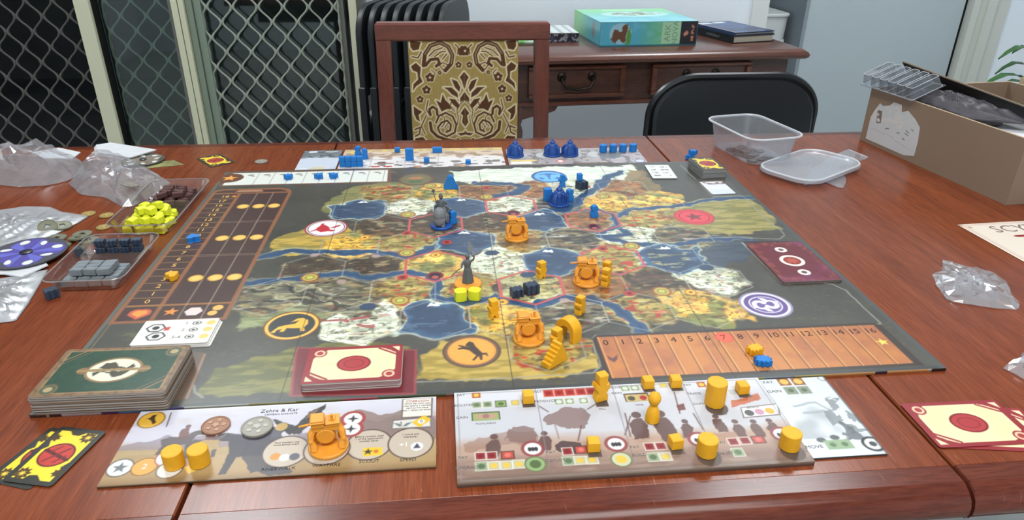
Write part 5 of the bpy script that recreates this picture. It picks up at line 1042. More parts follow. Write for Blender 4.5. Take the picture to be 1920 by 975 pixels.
standing('structure_cone', [(-10.5,0),(10.5,0),(11,5),(8,9.5),(6.2,14),(4.6,18),(3,21),(0,22.4),(-3,21),(-4.6,18),(-6.2,14),(-8,9.5),(-11,5)], 9, M_blu, 'blue bell-shaped wooden building on the orange field', 'game piece', -0.0475, 0.205, ZB, 0.12)
arch = [(-12.5,0),(-6.5,0),(-6.5,9)] + [(-6.5*math.cos(a), 9+6.5*math.sin(a)) for a in np.linspace(0.3, PI-0.3, 7)] + [(6.5,9),(6.5,0),(12.5,0),(12.5,11)] + [(12.5*math.cos(a), 11+12.5*math.sin(a)) for a in np.linspace(0.25, PI-0.25, 11)] + [(-12.5,11)]
standing('structure_arch', arch, 12, M_yel, 'yellow arch-shaped wooden building near the board front', 'game piece', 0.0625, -0.2285, ZB, math.radians(-52))
st = [(-13,0),(13,0),(13,3),(3.5,22),(0.5,22),(0.5,18.6),(-2.2,18.6),(-2.2,15.2),(-4.9,15.2),(-4.9,11.8),(-7.6,11.8),(-7.6,8.4),(-10.3,8.4),(-10.3,5),(-13,5)]
standing('structure_steps', st, 11, M_yel, 'yellow stepped wedge building at the board front, before the arch', 'game piece', 0.0425, -0.2700, ZB, math.radians(38))
# flat tokens on the tracks
STAR = [((6.6 if i % 2 == 0 else 3.3)*math.cos(PI/2+PI*i/5), (6.6 if i % 2 == 0 else 3.3)*math.sin(PI/2+PI*i/5)) for i in range(10)]
for x, lb, r in ((-0.3027, 'leftmost blue star on the white achievement track', 0.2), (-0.2552, 'middle blue star on the white achievement track', 0.5), (-0.2326, 'rightmost blue star on the white achievement track', 0.0)): flat('star_token', [(a*1.15, b*1.15) for a, b in STAR], 8, M_blu, lb, 'token', x, 0.2665, ZB, r, 'blue stars on the achievement track')
flat('star_token', [(a*1.25, b*1.25) for a, b in STAR], 8, M_blu, 'lower of two blue stars piled beyond the small card stack', 'token', 0.372, 0.331, ZT, 0.3, 'blue stars behind the card stack'); flat('star_token', [(a*1.25, b*1.25) for a, b in STAR], 8, M_blu, 'upper of two blue stars piled beyond the small card stack', 'token', 0.377, 0.332, ZT+0.0082, 0.9, 'blue stars behind the card stack')
HEART = [(0,-7.5),(5.5,-2.5),(7.5,1.5),(7,4.8),(4.4,6.4),(1.6,5.4),(0,3.4),(-1.6,5.4),(-4.4,6.4),(-7,4.8),(-7.5,1.5),(-5.5,-2.5)]
flat('heart_token', [(a, -b) for a, b in HEART], 7, M_blu, 'blue wooden heart on the brown popularity track', 'token', -0.3800, 0.0385, ZB, 0.5); flat('heart_token', HEART, 7, M_yel, 'yellow wooden heart on the brown popularity track', 'token', -0.3715, -0.0665, ZB, 2.4)
BOLT = [(-8,-3),(-5.5,-3.4),(-6,-6),(-2.4,-4.6),(-1,-7),(1.4,-4.6),(4.6,-6.4),(4.8,-3.4),(8,-3.6),(6.2,-0.6),(8.2,1.6),(5.4,2.6),(6.4,5.6),(2.8,4.4),(1,7),(-1.4,4.4),(-4.6,6),(-5,3),(-8,3.4),(-6.2,0.4)]
flat('power_token', BOLT, 7, M_yel, 'yellow jagged token on the orange power track', 'token', 0.2385, -0.2700, ZB, 0.3); flat('power_token', BOLT, 7, M_blu, 'blue jagged token on the orange power track', 'token', 0.2385, -0.2895, ZB, -0.2)
# resource tokens on the board
OIL = [(-6.5,-5.5),(-4,-5.5),(-3.5,-4.2),(-2,-4.2),(-1.5,-5.5),(1.5,-5.5),(2,-4.2),(3.5,-4.2),(4,-5.5),(6.5,-5.5),(6.5,5.5),(4,5.5),(3.5,4.2),(2,4.2),(1.5,5.5),(-1.5,5.5),(-2,4.2),(-3.5,4.2),(-4,5.5),(-6.5,5.5)]
flat('oil_token', OIL, 10, M_oil, 'left dark ridged crate on the red-ringed field', 'token', 0.0195, -0.139, ZB, 0.25); flat('oil_token', [(a*1.15, b*1.1) for a, b in OIL], 12, M_oil, 'right dark ridged crate on the red-ringed field', 'token', 0.0365, -0.1335, ZB, 0.35)
flat('oil_token', [(a*1.1, b*1.3) for a, b in OIL], 13, M_oil, 'dark crate under the small blue cube near the blue emblem', 'token', 0.1535, 0.190, ZB, 0.4); flat('popularity_cube', [(-3.8,-3.8),(3.8,-3.8),(3.8,3.8),(-3.8,3.8)], 11, M_blu, 'small blue cube on top of the dark crate', 'token', 0.1500, 0.1925, ZB+0.0131, 0.1)
FOOD = [(-6,-4.5),(-3,-6),(3,-6),(6,-4.5),(7,0),(6,4.5),(3,6),(-3,6),(-6,4.5),(-7,0)]
flat('food_token', FOOD, 12, M_food, 'left lemon-yellow drum before the grey standing figure', 'token', -0.0428, -0.1425, ZB, 0.2); flat('food_token', FOOD, 12, M_food, 'right lemon-yellow drum before the grey standing figure', 'token', -0.0272, -0.1415, ZB, -0.3)

# --- amber mech miniature
def make_mech():
    t = thing('mech_miniature', 'x', 'miniature', group='amber mech miniatures')
    MB().lathe([(0.0152, 0), (0.0158, 0.0006), (0.0158, 0.0024), (0.0150, 0.0032)], 32).build('base', M_ymini, t)
    b = MB(); b.lathe([(0.0062, -0.006), (0.0074, -0.005), (0.0074, 0.005), (0.0062, 0.006)], 16, Matrix.Translation((-0.001, 0.002, 0.0135)) @ RX); b.box(-0.0105, 0.0095, -0.0035, 0.0085, 0.018, 0.0235, 0.0008); b.box(-0.006, 0.006, 0.003, 0.007, 0.0045, 0.018, 0.0006)
    b.build('hull', M_ymini, t)
    c = MB(); c.box(-0.0108, -0.0012, -0.0045, 0.006, 0.0232, 0.0275, 0.0005); c.box(-0.0118, -0.0004, -0.0055, 0.007, 0.0272, 0.0288, 0.0005); c.box(-0.0112, -0.0008, -0.0048, 0.0062, 0.0288, 0.0302, 0.0006)
    cb = c.build('cabin', M_ymini, t); MB().tube([(-0.010, -0.001, 0.0255), (-0.020, -0.003, 0.0258)], [0.0012, 0.0008], 8).build('gun_barrel', M_ymini, cb)
    d = MB(); d.box(0.0004, 0.0102, -0.004, 0.0065, 0.0225, 0.0262, 0.0006); d.box(-0.0002, 0.0110, -0.0048, 0.0072, 0.0255, 0.0266, 0.0004); d.box(0.0025, 0.0078, -0.001, 0.004, 0.0262, 0.0278, 0.0004)
    e = d.build('engine', M_ymini, t); MB().lathe([(0.0011, 0), (0.0009, 0.0035), (0.0013, 0.0042), (0.0013, 0.005)], 10, Matrix.Translation((0.0052, -0.0005, 0.0272))).build('chimney', M_ymini, e)
    for s_, n_ in ((-1, 0), (1, 1)):
        MB().tube([(s_*0.0085, 0.001, 0.0205), (s_*0.0118, -0.002, 0.0165), (s_*0.0125, -0.0035, 0.0105), (s_*0.0105, -0.005, 0.0065), (s_*0.0110, -0.0065, 0.003)], [0.0026, 0.0030, 0.0022, 0.0028, 0.0030], 8).build('leg', M_ymini, t)
        MB().tube([(s_*0.008, 0.006, 0.0205), (s_*0.0105, 0.008, 0.013), (s_*0.0100, 0.009, 0.003)], [0.0024, 0.0022, 0.0028], 8).build('leg', M_ymini, t)
        MB().lathe([(0.0026, -0.0014), (0.0032, 0), (0.0026, 0.0014)], 10, Matrix.Translation((s_*0.0126, -0.0035, 0.0105)) @ Matrix.Rotation(PI/2, 4, 'Y')).build('knee_joint', M_ymini, t)
    return t
mech = make_mech()
spots = [(-0.1545, -0.3700, 0.7525, 0.12, 'amber mech miniature standing on the near faction mat'), (0.0350, 0.0150, ZB, 0.05, 'amber mech miniature on the central factory field'), (0.1030, -0.1130, ZB, -0.1, 'amber mech miniature beside two yellow workers at the right'), (0.0225, -0.2285, ZB, 0.1, 'amber mech miniature between the horse emblem and the yellow arch')]
for i, (x, y, z, r, lb) in enumerate(spots):
    if i == 0: mech.location = (x, y, 0.7521); mech.rotation_euler[2] = r; mech['label'] = lb
    else: dup(mech, (x, y, z), r, lb)
# --- navy mech miniature
def make_bmech():
    t = thing('mech_miniature', 'x', 'miniature', group='navy mech miniatures')
    MB().lathe([(0.0150, 0), (0.0158, 0.0006), (0.0158, 0.0024), (0.0150, 0.0032)], 28).build('base', M_bmini, t)
    MB().lathe([(0.0125, 0.003), (0.0120, 0.007), (0.0105, 0.012), (0.0098, 0.0135), (0.0090, 0.018), (0.0068, 0.0215), (0.0045, 0.0225)], 18, squash=0.85).build('hull', M_bmini, t)
    MB().lathe([(0.0046, 0.0222), (0.0050, 0.0235), (0.0036, 0.0262), (0.0015, 0.0272), (0.0012, 0.029)], 14).build('turret', M_bmini, t)
    for a in (-1.0, 1.0, 2.2, -2.2):
        MB().tube([(0.0085*math.sin(a), -0.0075*math.cos(a), 0.017), (0.0128*math.sin(a), -0.0115*math.cos(a), 0.012), (0.0126*math.sin(a), -0.0118*math.cos(a), 0.003)], [0.0024, 0.0030, 0.0030], 8).build('leg', M_bmini, t)
    for a in (-0.5, 0.0, 0.5): MB().box(-0.0022, 0.0022, -0.0008, 0.0008, 0.0055, 0.0165, 0.0004).build('armour_rib', M_bmini, t, (0.0108*math.sin(a), -0.0098*math.cos(a), 0), (0.0, 0, a))
    MB().tube([(0, -0.008, 0.0185), (0, -0.0135, 0.0180)], 0.0012, 8).build('gun_barrel', M_bmini, t)
    return t
bm = make_bmech()
for i, (x, y, z, r, lb) in enumerate([(0.0674, 0.3640, 0.7522, 2.9, 'leftmost navy mech standing on the far faction mat'), (0.1331, 0.3640, 0.7522, 3.1, 'middle navy mech standing on the far faction mat'), (0.1640, 0.3620, 0.7522, 3.3, 'rightmost navy mech of the three on the far faction mat'), (0.1085, 0.1290, ZB, 0.4, 'navy mech on the board beside the tall blue block')]):
    if i == 0: bm.location = (x, y, z); bm.rotation_euler[2] = r; bm['label'] = lb
    else: dup(bm, (x, y, z), r, lb)
# --- grey hero miniatures on coloured bases
def remesh(o, vox, sm=2):
    md = o.modifiers.new('fuse', 'REMESH'); md.mode = 'VOXEL'; md.voxel_size = vox; md.use_smooth_shade = True
    s2 = o.modifiers.new('soften', 'SMOOTH'); s2.factor = 0.5; s2.iterations = sm
t = thing('hero_miniature', 'grey miniature of a rider on a shaggy ox, standing on a blue base', 'miniature', (-0.0625, 0.0590, ZB), -0.35)
MB().lathe([(0.0140, 0), (0.0146, 0.0008), (0.0146, 0.0030), (0.0136, 0.0040)], 28).build('base', mat('blue_base_plastic', (28, 84, 168), 0.4, 0.4), t)
o = MB()
for c, r in (((0, -0.006, 0.0205), (0.0088, 0.0095, 0.0105)), ((0, 0.005, 0.0220), (0.0086, 0.0095, 0.0110)), ((0, 0.0135, 0.0185), (0.0052, 0.0060, 0.0070)), ((0, 0.0180, 0.0145), (0.0036, 0.0044, 0.0042)), ((0, -0.010, 0.0130), (0.0076, 0.0050, 0.0080)), ((0, 0.001, 0.0125), (0.0082, 0.0100, 0.0060))): o.ball(c, r)
for sx_ in (-1, 1):
    for y in (-0.009, 0.008): o.tube([(sx_*0.0052, y, 0.015), (sx_*0.0056, y+0.0006, 0.008), (sx_*0.0052, y, 0.0038)], [0.0036, 0.0026, 0.0026], 8)
    o.tube([(sx_*0.003, 0.0150, 0.0225), (sx_*0.0078, 0.0165, 0.0205), (sx_*0.0088, 0.0195, 0.0165), (sx_*0.0080, 0.0225, 0.0180)], [0.0018, 0.0015, 0.0011, 0.0006], 8)
for a in range(14): o.tube([(0.0085*math.sin(a*0.45), -0.002+0.010*math.cos(a*0.45), 0.020), (0.0092*math.sin(a*0.45), -0.002+0.0105*math.cos(a*0.45), 0.010)], [0.0018, 0.0009], 6)
remesh(o.build('ox_body', M_gmini, t), 0.0007)
o = MB(); o.tube([(0, 0.001, 0.0300), (0, 0.001, 0.0345), (0, 0.0014, 0.0385)], [0.0046, 0.0044, 0.0034], 10); o.ball((0, 0.0016, 0.0418), (0.0026, 0.0028, 0.0030)); o.lathe([(0.0034, 0.0426), (0.0030, 0.0440), (0.0022, 0.0470), (0.0008, 0.0482)], 10, Matrix.Translation((0, 0.0012, 0)))
for sx_ in (-1, 1):
    o.tube([(sx_*0.0036, 0.001, 0.0378), (sx_*0.0066, 0.0012, 0.0350), (sx_*0.0072, 0.0040, 0.0330)], [0.0018, 0.0016, 0.0012], 8); o.tube([(sx_*0.0025, 0.002, 0.0310), (sx_*0.0085, 0.003, 0.0285), (sx_*0.0098, 0.003, 0.0215)], [0.0024, 0.0020, 0.0016], 8)
remesh(o.build('rider', mat('dark_grey_plastic', (92, 96, 100), 0.45, 0.4), t), 0.0006)
MB().tube([(-0.0072, 0.004, 0.0325), (-0.0100, 0.004, 0.0425), (-0.0122, 0.004, 0.0505)], 0.0006, 6).build('axe_shaft', mat('dark_grey_plastic', (92, 96, 100)), t)
MB().prism([(-0.002, -0.0015), (0.002, -0.002), (0.003, 0.0022), (-0.001, 0.0024)], -0.0004, 0.0004, 0, Matrix.Translation((-0.0118, 0.004, 0.0490)) @ RX).build('axe_head', mat('dark_grey_plastic', (92, 96, 100)), t)
standing('worker_meeple', BW, 8, M_blu, 'blue worker hidden right behind the grey ox rider', 'game piece', -0.0470, 0.0700, ZB, 0.4, 'blue workers on the board')
t = thing('hero_miniature', 'grey miniature of a cloaked figure raising a bird, on an amber base', 'miniature', (-0.0335, -0.1095, ZB), 0.0)
MB().lathe([(0.0150, 0), (0.0157, 0.0008), (0.0157, 0.0028), (0.0146, 0.0038)], 28).build('base', M_ymini, t)
M_g2 = mat('slate_plastic', (92, 98, 100), 0.45, 0.4)
o = MB(); o.lathe([(0.0064, 0.0036), (0.0062, 0.006), (0.0050, 0.014), (0.0040, 0.021), (0.0034, 0.0235), (0.0042, 0.027), (0.0044, 0.0300), (0.0032, 0.0322), (0.0014, 0.0330)], 16, squash=0.8)
for k in range(7): a = k*0.9; o.tube([(0.0062*math.cos(a), 0.0050*math.sin(a), 0.0038), (0.0040*math.cos(a), 0.0032*math.sin(a), 0.0210)], [0.0011, 0.0007], 6)
o.ball((0.0002, 0, 0.0358), (0.0024, 0.0026, 0.0030)); o.lathe([(0.0029, 0.0368), (0.0027, 0.0384), (0.0010, 0.0396)], 10)
o.tube([(0.0036, 0, 0.0305), (0.0066, -0.001, 0.0325), (0.0078, -0.001, 0.0365)], [0.0015, 0.0013, 0.0011], 8); o.tube([(-0.0036, 0, 0.0305), (-0.0060, -0.0012, 0.0270), (-0.0068, -0.003, 0.0235)], [0.0015, 0.0013, 0.0011], 8)
remesh(o.build('figure', M_g2, t), 0.0005)
o = MB(); o.ball((0.0066, -0.0006, 0.0392), (0.0024, 0.0022, 0.0030)); o.ball((0.0056, -0.0012, 0.0420), (0.0013, 0.0015, 0.0013)); o.tube([(0.0066, 0.001, 0.0380), (0.0076, 0.003, 0.0340)], [0.0018, 0.0012], 6, flat=0.4)
for P in ([(0.0062, 0.0405), (0.0072, 0.0425), (0.0062, 0.0475), (0.0036, 0.0535), (0.0016, 0.0560), (0.0006, 0.0520), (0.0004, 0.0460), (0.0020, 0.0420)], [(0.0070, 0.0395), (0.0090, 0.0400), (0.0135, 0.0440), (0.0160, 0.0455), (0.0170, 0.0435), (0.0150, 0.0400), (0.0112, 0.0378), (0.0076, 0.0375)]): o.prism(P[::-1], -0.0005, 0.0005, 0, Matrix.Translation((0, 0, 0)) @ RX)
o.build('bird', mat('pale_grey_plastic', (128, 134, 140), 0.45, 0.4), t)
MB().tube([(-0.0066, -0.003, 0.0240), (-0.0110, -0.0035, 0.0215), (-0.0165, -0.004, 0.0165), (-0.0195, -0.004, 0.0125)], [0.0005, 0.0006, 0.0006, 0.0003], 6).build('sabre', M_g2, t)

# --- yellow pieces on the near mats
def drum(name, label, x, y, z, r, h, m, n=32, group=None, rz=0): return tag(MB().lathe([(r-0.0006, 0), (r, 0.0006), (r, h-0.0006), (r-0.0006, h)], n).build(name, m, None, (x, y, z), (0, 0, rz)), label, 'game piece', group)
drum('recruit_disc', 'left yellow drum on the near faction mat', -0.2692, -0.3808, 0.7521, 0.0077, 0.0145, M_yel, group='yellow drums'); drum('recruit_disc', 'right yellow drum on the near faction mat', -0.2505, -0.3803, 0.7521, 0.0077, 0.0145, M_yel, group='yellow drums')
ZP = 0.7546
drum('recruit_disc', 'yellow drum at the near edge of the thick player mat', 0.1427, -0.4055, ZP, 0.0080, 0.0150, M_yel, group='yellow drums'); drum('recruit_disc', 'yellow drum at the right end of the thick player mat', 0.2113, -0.4040, ZP, 0.0080, 0.0150, M_yel, group='yellow drums')
drum('structure_tower', 'tall faceted yellow tower piece on the thick player mat', 0.1712, -0.3450, ZP, 0.0088, 0.0235, M_yel, 10)
tag(MB().lathe([(0.0052, 0), (0.0060, 0.0008), (0.0060, 0.0050), (0.0050, 0.0110), (0.0034, 0.0150), (0.0026, 0.0166), (0.0042, 0.0185), (0.0053, 0.0215), (0.0053, 0.0240), (0.0042, 0.0270), (0.0018, 0.0286), (0.0006, 0.0289)], 24).build('pawn', M_yel, None, (0.1109, -0.3630, ZP)), 'yellow round-headed pawn in the middle of the thick player mat', 'game piece')
cube_pts = [(-4.7,-4.7),(4.7,-4.7),(4.7,4.7),(-4.7,4.7)]
for x, y, h, r, lb in ((0.0102,-0.3282,9.4,0.03,'yellow cube at the upper left of the thick player mat'), (0.1196,-0.3163,9.4,0.05,'yellow cube right of the jagged piece at the mat top'), (0.1449,-0.3168,9.4,-0.03,'yellow cube between the tower and the other cube at the mat top'), (0.2015,-0.3308,9.4,0.04,'yellow cube right of the tall tower piece'), (0.0546,-0.3930,9.4,-0.04,'yellow cube in the lower left half of the thick mat'), (0.1205,-0.3955,9.4,0.12,'yellow cube beside the drum at the near mat edge')): flat('upgrade_cube', cube_pts, h, M_yel, lb, 'game piece', x, y, ZP, r, 'yellow cubes on the player mat')
standing('structure_mill', [(-5.5,0),(5.5,0),(5.5,6),(4,8),(5.6,11),(7.5,14),(6,18),(3.4,17),(4.2,20.5),(4.6,27),(-4.2,27),(-4.4,20.5),(-3.4,17),(-6.4,19),(-7.4,15),(-5,11.5),(-4,8),(-5.5,6)], 8.5, M_yel, 'jagged upright yellow mill piece at the top of the thick player mat', 'game piece', 0.0735, -0.3305, ZP, 0.3)
# --- blue pieces on the far mats
ZO = 0.7523
n_ = 0
for lay in range(2):
    for i in range(4):
        flat('upgrade_cube', [(-4.6,-4.6),(4.6,-4.6),(4.6,4.6),(-4.6,4.6)], 8.6, M_blu, ('lower' if lay == 0 else 'upper') + ' ' + ('leftmost', 'second', 'third', 'rightmost')[i] + ' blue cube of the double row on the far player mat', 'game piece', -0.2255 + 0.0097*i, 0.3270, ZO + 0.0087*lay, 0, 'double row of blue cubes')
standing('worker_meeple', BW, 8, M_blu, 'lower blue worker leaning against the cube row on the far mat', 'game piece', -0.1920, 0.3650, ZO, 0.2, 'blue workers on the far mat'); standing('worker_meeple', BW, 8, M_blu, 'taller blue worker at the far edge of the far player mat', 'game piece', -0.2050, 0.3800, ZO, -0.3, 'blue workers on the far mat')
flat('structure_block', [(-7,-5),(7,-5),(7,5),(-7,5)], 20.5, M_blu, 'tall upright blue block on the far player mat', 'game piece', -0.1155, 0.3535, ZO, 0.05)
for x, y, sx_, h, lb in ((-0.1388, 0.402, 4.6, 7.5, 'single blue cube behind the tall block on the far mat'), (-0.0682, 0.3945, 8.5, 9, 'wide blue block at the back of the far player mat'), (-0.0863, 0.3395, 4.6, 8.5, 'blue cube right of the tall block on the far mat'), (-0.0162, 0.3262, 4.2, 7, 'blue cube at the near right of the far player mat')): flat('upgrade_cube', [(-sx_,-4.5),(sx_,-4.5),(sx_,4.5),(-sx_,4.5)], h, M_blu, lb, 'game piece', x, y, ZO, 0.03)
for x, lb in ((0.2270, 'first of four blue drums on the far faction mat, nearest the mechs'), (0.2451, 'second of four blue drums on the far faction mat'), (0.2630, 'third of four blue drums on the far faction mat'), (0.2812, 'outermost of four blue drums on the far faction mat')): drum('recruit_disc', lb, x, 0.376, ZO, 0.0068, 0.0135, M_blu, group='blue drums')
# --- coins on the near faction mat
def coin_ink(c1, c2, c3, seed, r=13.0):
    k = Ink(2*r, 2*r, 0.6, c1, seed); k.disc(0, 0, r*0.82, c2); k.blend((k.noise(3.4, 1, 2) > 0.52)*(np.hypot(k.X, k.Y) < r*0.7)*0.7, c3); k.disc(0, 0, r*0.84, c3, 0.8, None, r*0.78); return k
def coin(label, x, y, z, cols, seed, r=12.8, th=2.2, metal=0.6, group=None, tilt=(0, 0)):
    t = thing('coin', label, 'coin', (x, y, z), 0.3*seed, group); t.rotation_euler = (tilt[0], tilt[1], 0.3*seed)
    m = mat('coin_%d_%d_%d' % cols[0], cols[0], 0.5, 0.4, metal*0.35); n = 28; R_ = r/1000
    MB().lathe([(R_*0.94, 0), (R_, 0.0003), (R_, th/1000-0.0003), (R_*0.96, th/1000), (R_*0.86, th/1000), (R_*0.84, th/1000-0.0004)], n).build('coin_body', m, t)
    rel = MB()
    for i in range(5): a = i*1.2566+seed; rel.prism([(R_*(0.55*math.cos(a)+0.16*math.cos(b)), R_*(0.55*math.sin(a)+0.16*math.sin(b))) for b in np.linspace(0, 5.4, 7)], th/1000-0.0005, th/1000)
    rel.prism([(R_*0.3*math.cos(b)*(1 if i % 2 else 0.6), R_*0.3*math.sin(b)*(1 if i % 2 else 0.6)) for i, b in enumerate(np.linspace(0, 5.65, 10))], th/1000-0.0005, th/1000+0.0001)
    rel.build('relief', mat('coin_relief_%d_%d_%d' % cols[1], cols[1], 0.5, 0.4, metal*0.35), t); return t
coin('bronze coin lying on the near faction mat', -0.2505,-0.3369, 0.7522, ((150, 112, 90), (176, 140, 116)), 1, 11.6, 2.0)
coin('silver coin lying on the near faction mat next to the bronze one', -0.2163,-0.3418, 0.7522, ((150, 146, 136), (176, 172, 162)), 2, 12.8, 2.4)

# ================================================================ LEFT OF THE BOARD: TRAYS, TOKENS, DIALS, BAGS
S.cycles.transparent_max_bounces = 24
M_film = film_mat('zip_bag_film', (252, 253, 255), 0.55, 0.06, 0.13); M_film2 = film_mat('zip_bag_milky_film', (246, 248, 252), 0.5, 0.25, 0.34); M_tray = film_mat('clear_tray_plastic', (252, 250, 248), 0.72, 0.08, 0.025); M_pp = film_mat('frosted_container_plastic', (248, 250, 253), 0.6, 0.22, 0.10)
M_rimpp = film_mat('frosted_rim_plastic', (250, 251, 253), 0.5, 0.2, 0.55); M_rimtr = film_mat('clear_rim_plastic', (250, 248, 246), 0.5, 0.1, 0.14)
def resample(pts, n):
    P = [Vector(q) for q in pts] + [Vector(pts[0])]; L = [0]
    for a, b in zip(P, P[1:]): L.append(L[-1] + (b-a).length)
    out = []
    for k in range(n):
        t = L[-1]*k/n; i = max(j for j in range(len(L)) if L[j] <= t); i = min(i, len(P)-2)
        u = (t-L[i])/max(1e-9, L[i+1]-L[i]); out.append(P[i].lerp(P[i+1], u))
    return out
def crumple(name, label, outline, h, seed, m, cat='plastic bag', group=None, base=0.75, rings=8, n=38, rib=0.0, lift=None, jit=1.5, sm=False):
    """an empty zip bag: upper and lower film joined along the edge, creased into facets"""
    rg = random.Random(seed); P = resample(outline, n); C = sum(P, Vector((0, 0)))/n
    cr = [(rg.uniform(0, 2*PI), rg.uniform(22, 70), rg.random(), rg.uniform(0.4, 1)) for _ in range(6)]
    def hz_(x, y, r):
        v = 0
        for a, f, ph, am in cr: v += am*abs(((x*math.cos(a)+y*math.sin(a))*f + ph) % 1 - 0.5)
        e = (1-r**3)
        z = h*e*(0.25 + 0.42*v)
        if rib: z += rib*abs(((x*0.5+y)*110) % 1 - 0.5)*e
        if lift: z += lift(x, y)*e
        return z
    vv = []; ff = []
    for k in range(rings):
        r = (k+1)/rings
        for i in range(n):
            q = C.lerp(P[i], r); j = 0.0022*jit*(1 if k < rings-1 else 0.5)
            x, y = q.x + rg.uniform(-j, j), q.y + rg.uniform(-j, j)
            vv.append((x, y, base + 0.0012 + max(0, hz_(x, y, r)) + rg.uniform(0, 0.0012)*jit*(1-r*0.6)))
    vv.append((C.x, C.y, base + 0.0012 + hz_(C.x, C.y, 0))); ci_ = len(vv)-1
    for i in range(n): ff.append((ci_, i, (i+1) % n))
    for k in range(rings-1):
        for i in range(n):
            j = (i+1) % n; a, b, c, d = k*n+i, k*n+j, (k+1)*n+j, (k+1)*n+i
            ff += [(a, d, c), (a, c, b)] if rg.random() < 0.5 else [(a, d, b), (b, d, c)]
    o0 = len(vv)
    for r in (0.97, 0.6):
        for i in range(n): q = C.lerp(P[i], r); vv.append((q.x, q.y, base + 0.0003))
    e = (rings-1)*n
    for i in range(n):
        j = (i+1) % n; ff.append((e+i, o0+i, o0+j, e+j)); ff.append((o0+i, o0+n+i, o0+n+j, o0+j))
    ff.append(tuple(range(o0+n, o0+2*n)))
    me = MB().add(vv, ff).build(name, m, None, smooth=sm)
    return tag(me, label, cat, group)
def pos(s_): return s_
crumple('zip_bag', 'big crumpled clear zip bag at the far left of the table', [(-0.7413,0.2781),(-0.7041,0.266),(-0.6661,0.268),(-0.6465,0.2906),(-0.6401,0.336),(-0.6757,0.3993),(-0.7169,0.4138),(-0.7679,0.4292),(-0.8073,0.4379)] + [(-0.90, 0.40), (-0.82, 0.30)], 0.048, 3, M_film)
crumple('zip_bag', 'crumpled clear zip bag with a silver coin on its near end', [(-0.6409,0.2781),(-0.6013,0.2266),(-0.5565,0.2101),(-0.5151,0.1651),(-0.4987,0.1803),(-0.4818,0.2666),(-0.5329,0.3284),(-0.5806,0.3784),(-0.6333,0.4022),(-0.6623,0.3984),(-0.6534,0.3476)], 0.034, 7, M_film, lift=lambda x, y: 0.02*max(0, 1-math.hypot(x+0.62, y-0.36)/0.06))
crumple('zip_bag', 'milky flat zip bag under the ring coins at the left edge', [(-0.72, 0.16)] + [(-0.6741,0.1769),(-0.6596,0.184),(-0.6209,0.1791),(-0.5974,0.1592),(-0.5498,0.1401),(-0.5544,0.1178),(-0.566,0.0795),(-0.5842,0.0382),(-0.6105,0.0277)] + [(-0.68, 0.02)], 0.008, 11, M_film2, rib=0.0035, rings=16, n=70, jit=0.25, sm=True)
crumple('zip_bag', 'milky zip bag under the purple dial in the near left corner', [(-0.62, -0.07)] + [(-0.5529,-0.0373),(-0.5276,-0.0256),(-0.5184,-0.0651),(-0.5079,-0.1145),(-0.5035,-0.1469),(-0.5182,-0.1489)] + [(-0.56, -0.15)], 0.006, 13, M_film2, rib=0.0025, rings=16, n=70, jit=0.25, sm=True)
crumple('zip_bag', 'small crumpled clear zip bag alone on the right of the table', [(0.5199,-0.1219),(0.5364,-0.1177),(0.559,-0.0875),(0.5725,-0.1004),(0.5981,-0.1225),(0.5947,-0.1535),(0.5789,-0.184),(0.5655,-0.2114),(0.5322,-0.2017),(0.4972,-0.1847),(0.5049,-0.1593)], 0.012, 17, M_film)
crumple('zip_bag', 'clear bag with yellow pieces at the near right edge of the table', [(0.4669,-0.3115),(0.5063,-0.2895)] + [(0.56, -0.29), (0.54, -0.335)] + [(0.4732,-0.3308)], 0.02, 19, M_film)
for k, (dx, dy) in enumerate(((0.0, 0.0), (0.016, 0.010), (0.012, -0.010))): flat('star_token', STAR, 7, M_yel, 'yellow wooden star inside the bag at the near right table edge', 'token', 0.4985+dx, -0.3115+dy, 0.7515, 0.6*k, 'yellow stars in the bag')
crumple('zip_bag', 'clear zip bag whose corners stick out under the frosted lid', [(0.5073,0.1832),(0.5492,0.2049),(0.5637,0.1647),(0.5936,0.2068),(0.6135,0.2751),(0.6952,0.3132),(0.6831,0.3673),(0.6124,0.31),(0.5568,0.2568)], 0.004, 23, M_film, jit=0.5)
# --- white tiles and sheets at the far left
def slab(name, label, cat, outline, z, th, m, group=None): return tag(MB().prism(outline if sum(a[0]*b[1]-b[0]*a[1] for a, b in zip(outline, outline[1:]+outline[:1])) > 0 else outline[::-1], z, z+th, 0.0003).build(name, m, None, smooth=False), label, cat, group)
M_wcard = mat('white_card_stock', (214, 214, 216), 0.5, 0.35, vary=(40, (200, 202, 206), 0.5))
for k in range(4):
    a = 0.02*k; slab('white_tile', ['bottom white tile of the pile at the far left table edge', 'second white tile from the bottom of the far left pile', 'third white tile from the bottom of the far left pile', 'top white tile of the pile at the far left table edge'][k], 'tile', [(x+0.002*k, y-0.001*k) for x, y in ((-0.6803, 0.4661), (-0.6596, 0.4780), (-0.5642, 0.4298), (-0.5933, 0.388), (-0.6592, 0.420))], 0.7502+0.0019*k, 0.0018, M_wcard, 'white tile pile')
slab('white_card', 'white card lying under the big crumpled bag at the far left', 'card', [(-0.775, 0.445), (-0.742, 0.470), (-0.692, 0.440), (-0.690, 0.405), (-0.74, 0.41)], 0.7502, 0.0015, M_wcard)
slab('reminder_card', 'dark olive card with a pale strip under the grey dial', 'card', [(-0.545, 0.345), (-0.4925, 0.3609), (-0.5167, 0.3855), (-0.565, 0.372)], 0.7501, 0.0006, mat('olive_card', (92, 94, 60), 0.5, 0.3, vary=(60, (160, 156, 96), 0.3)))
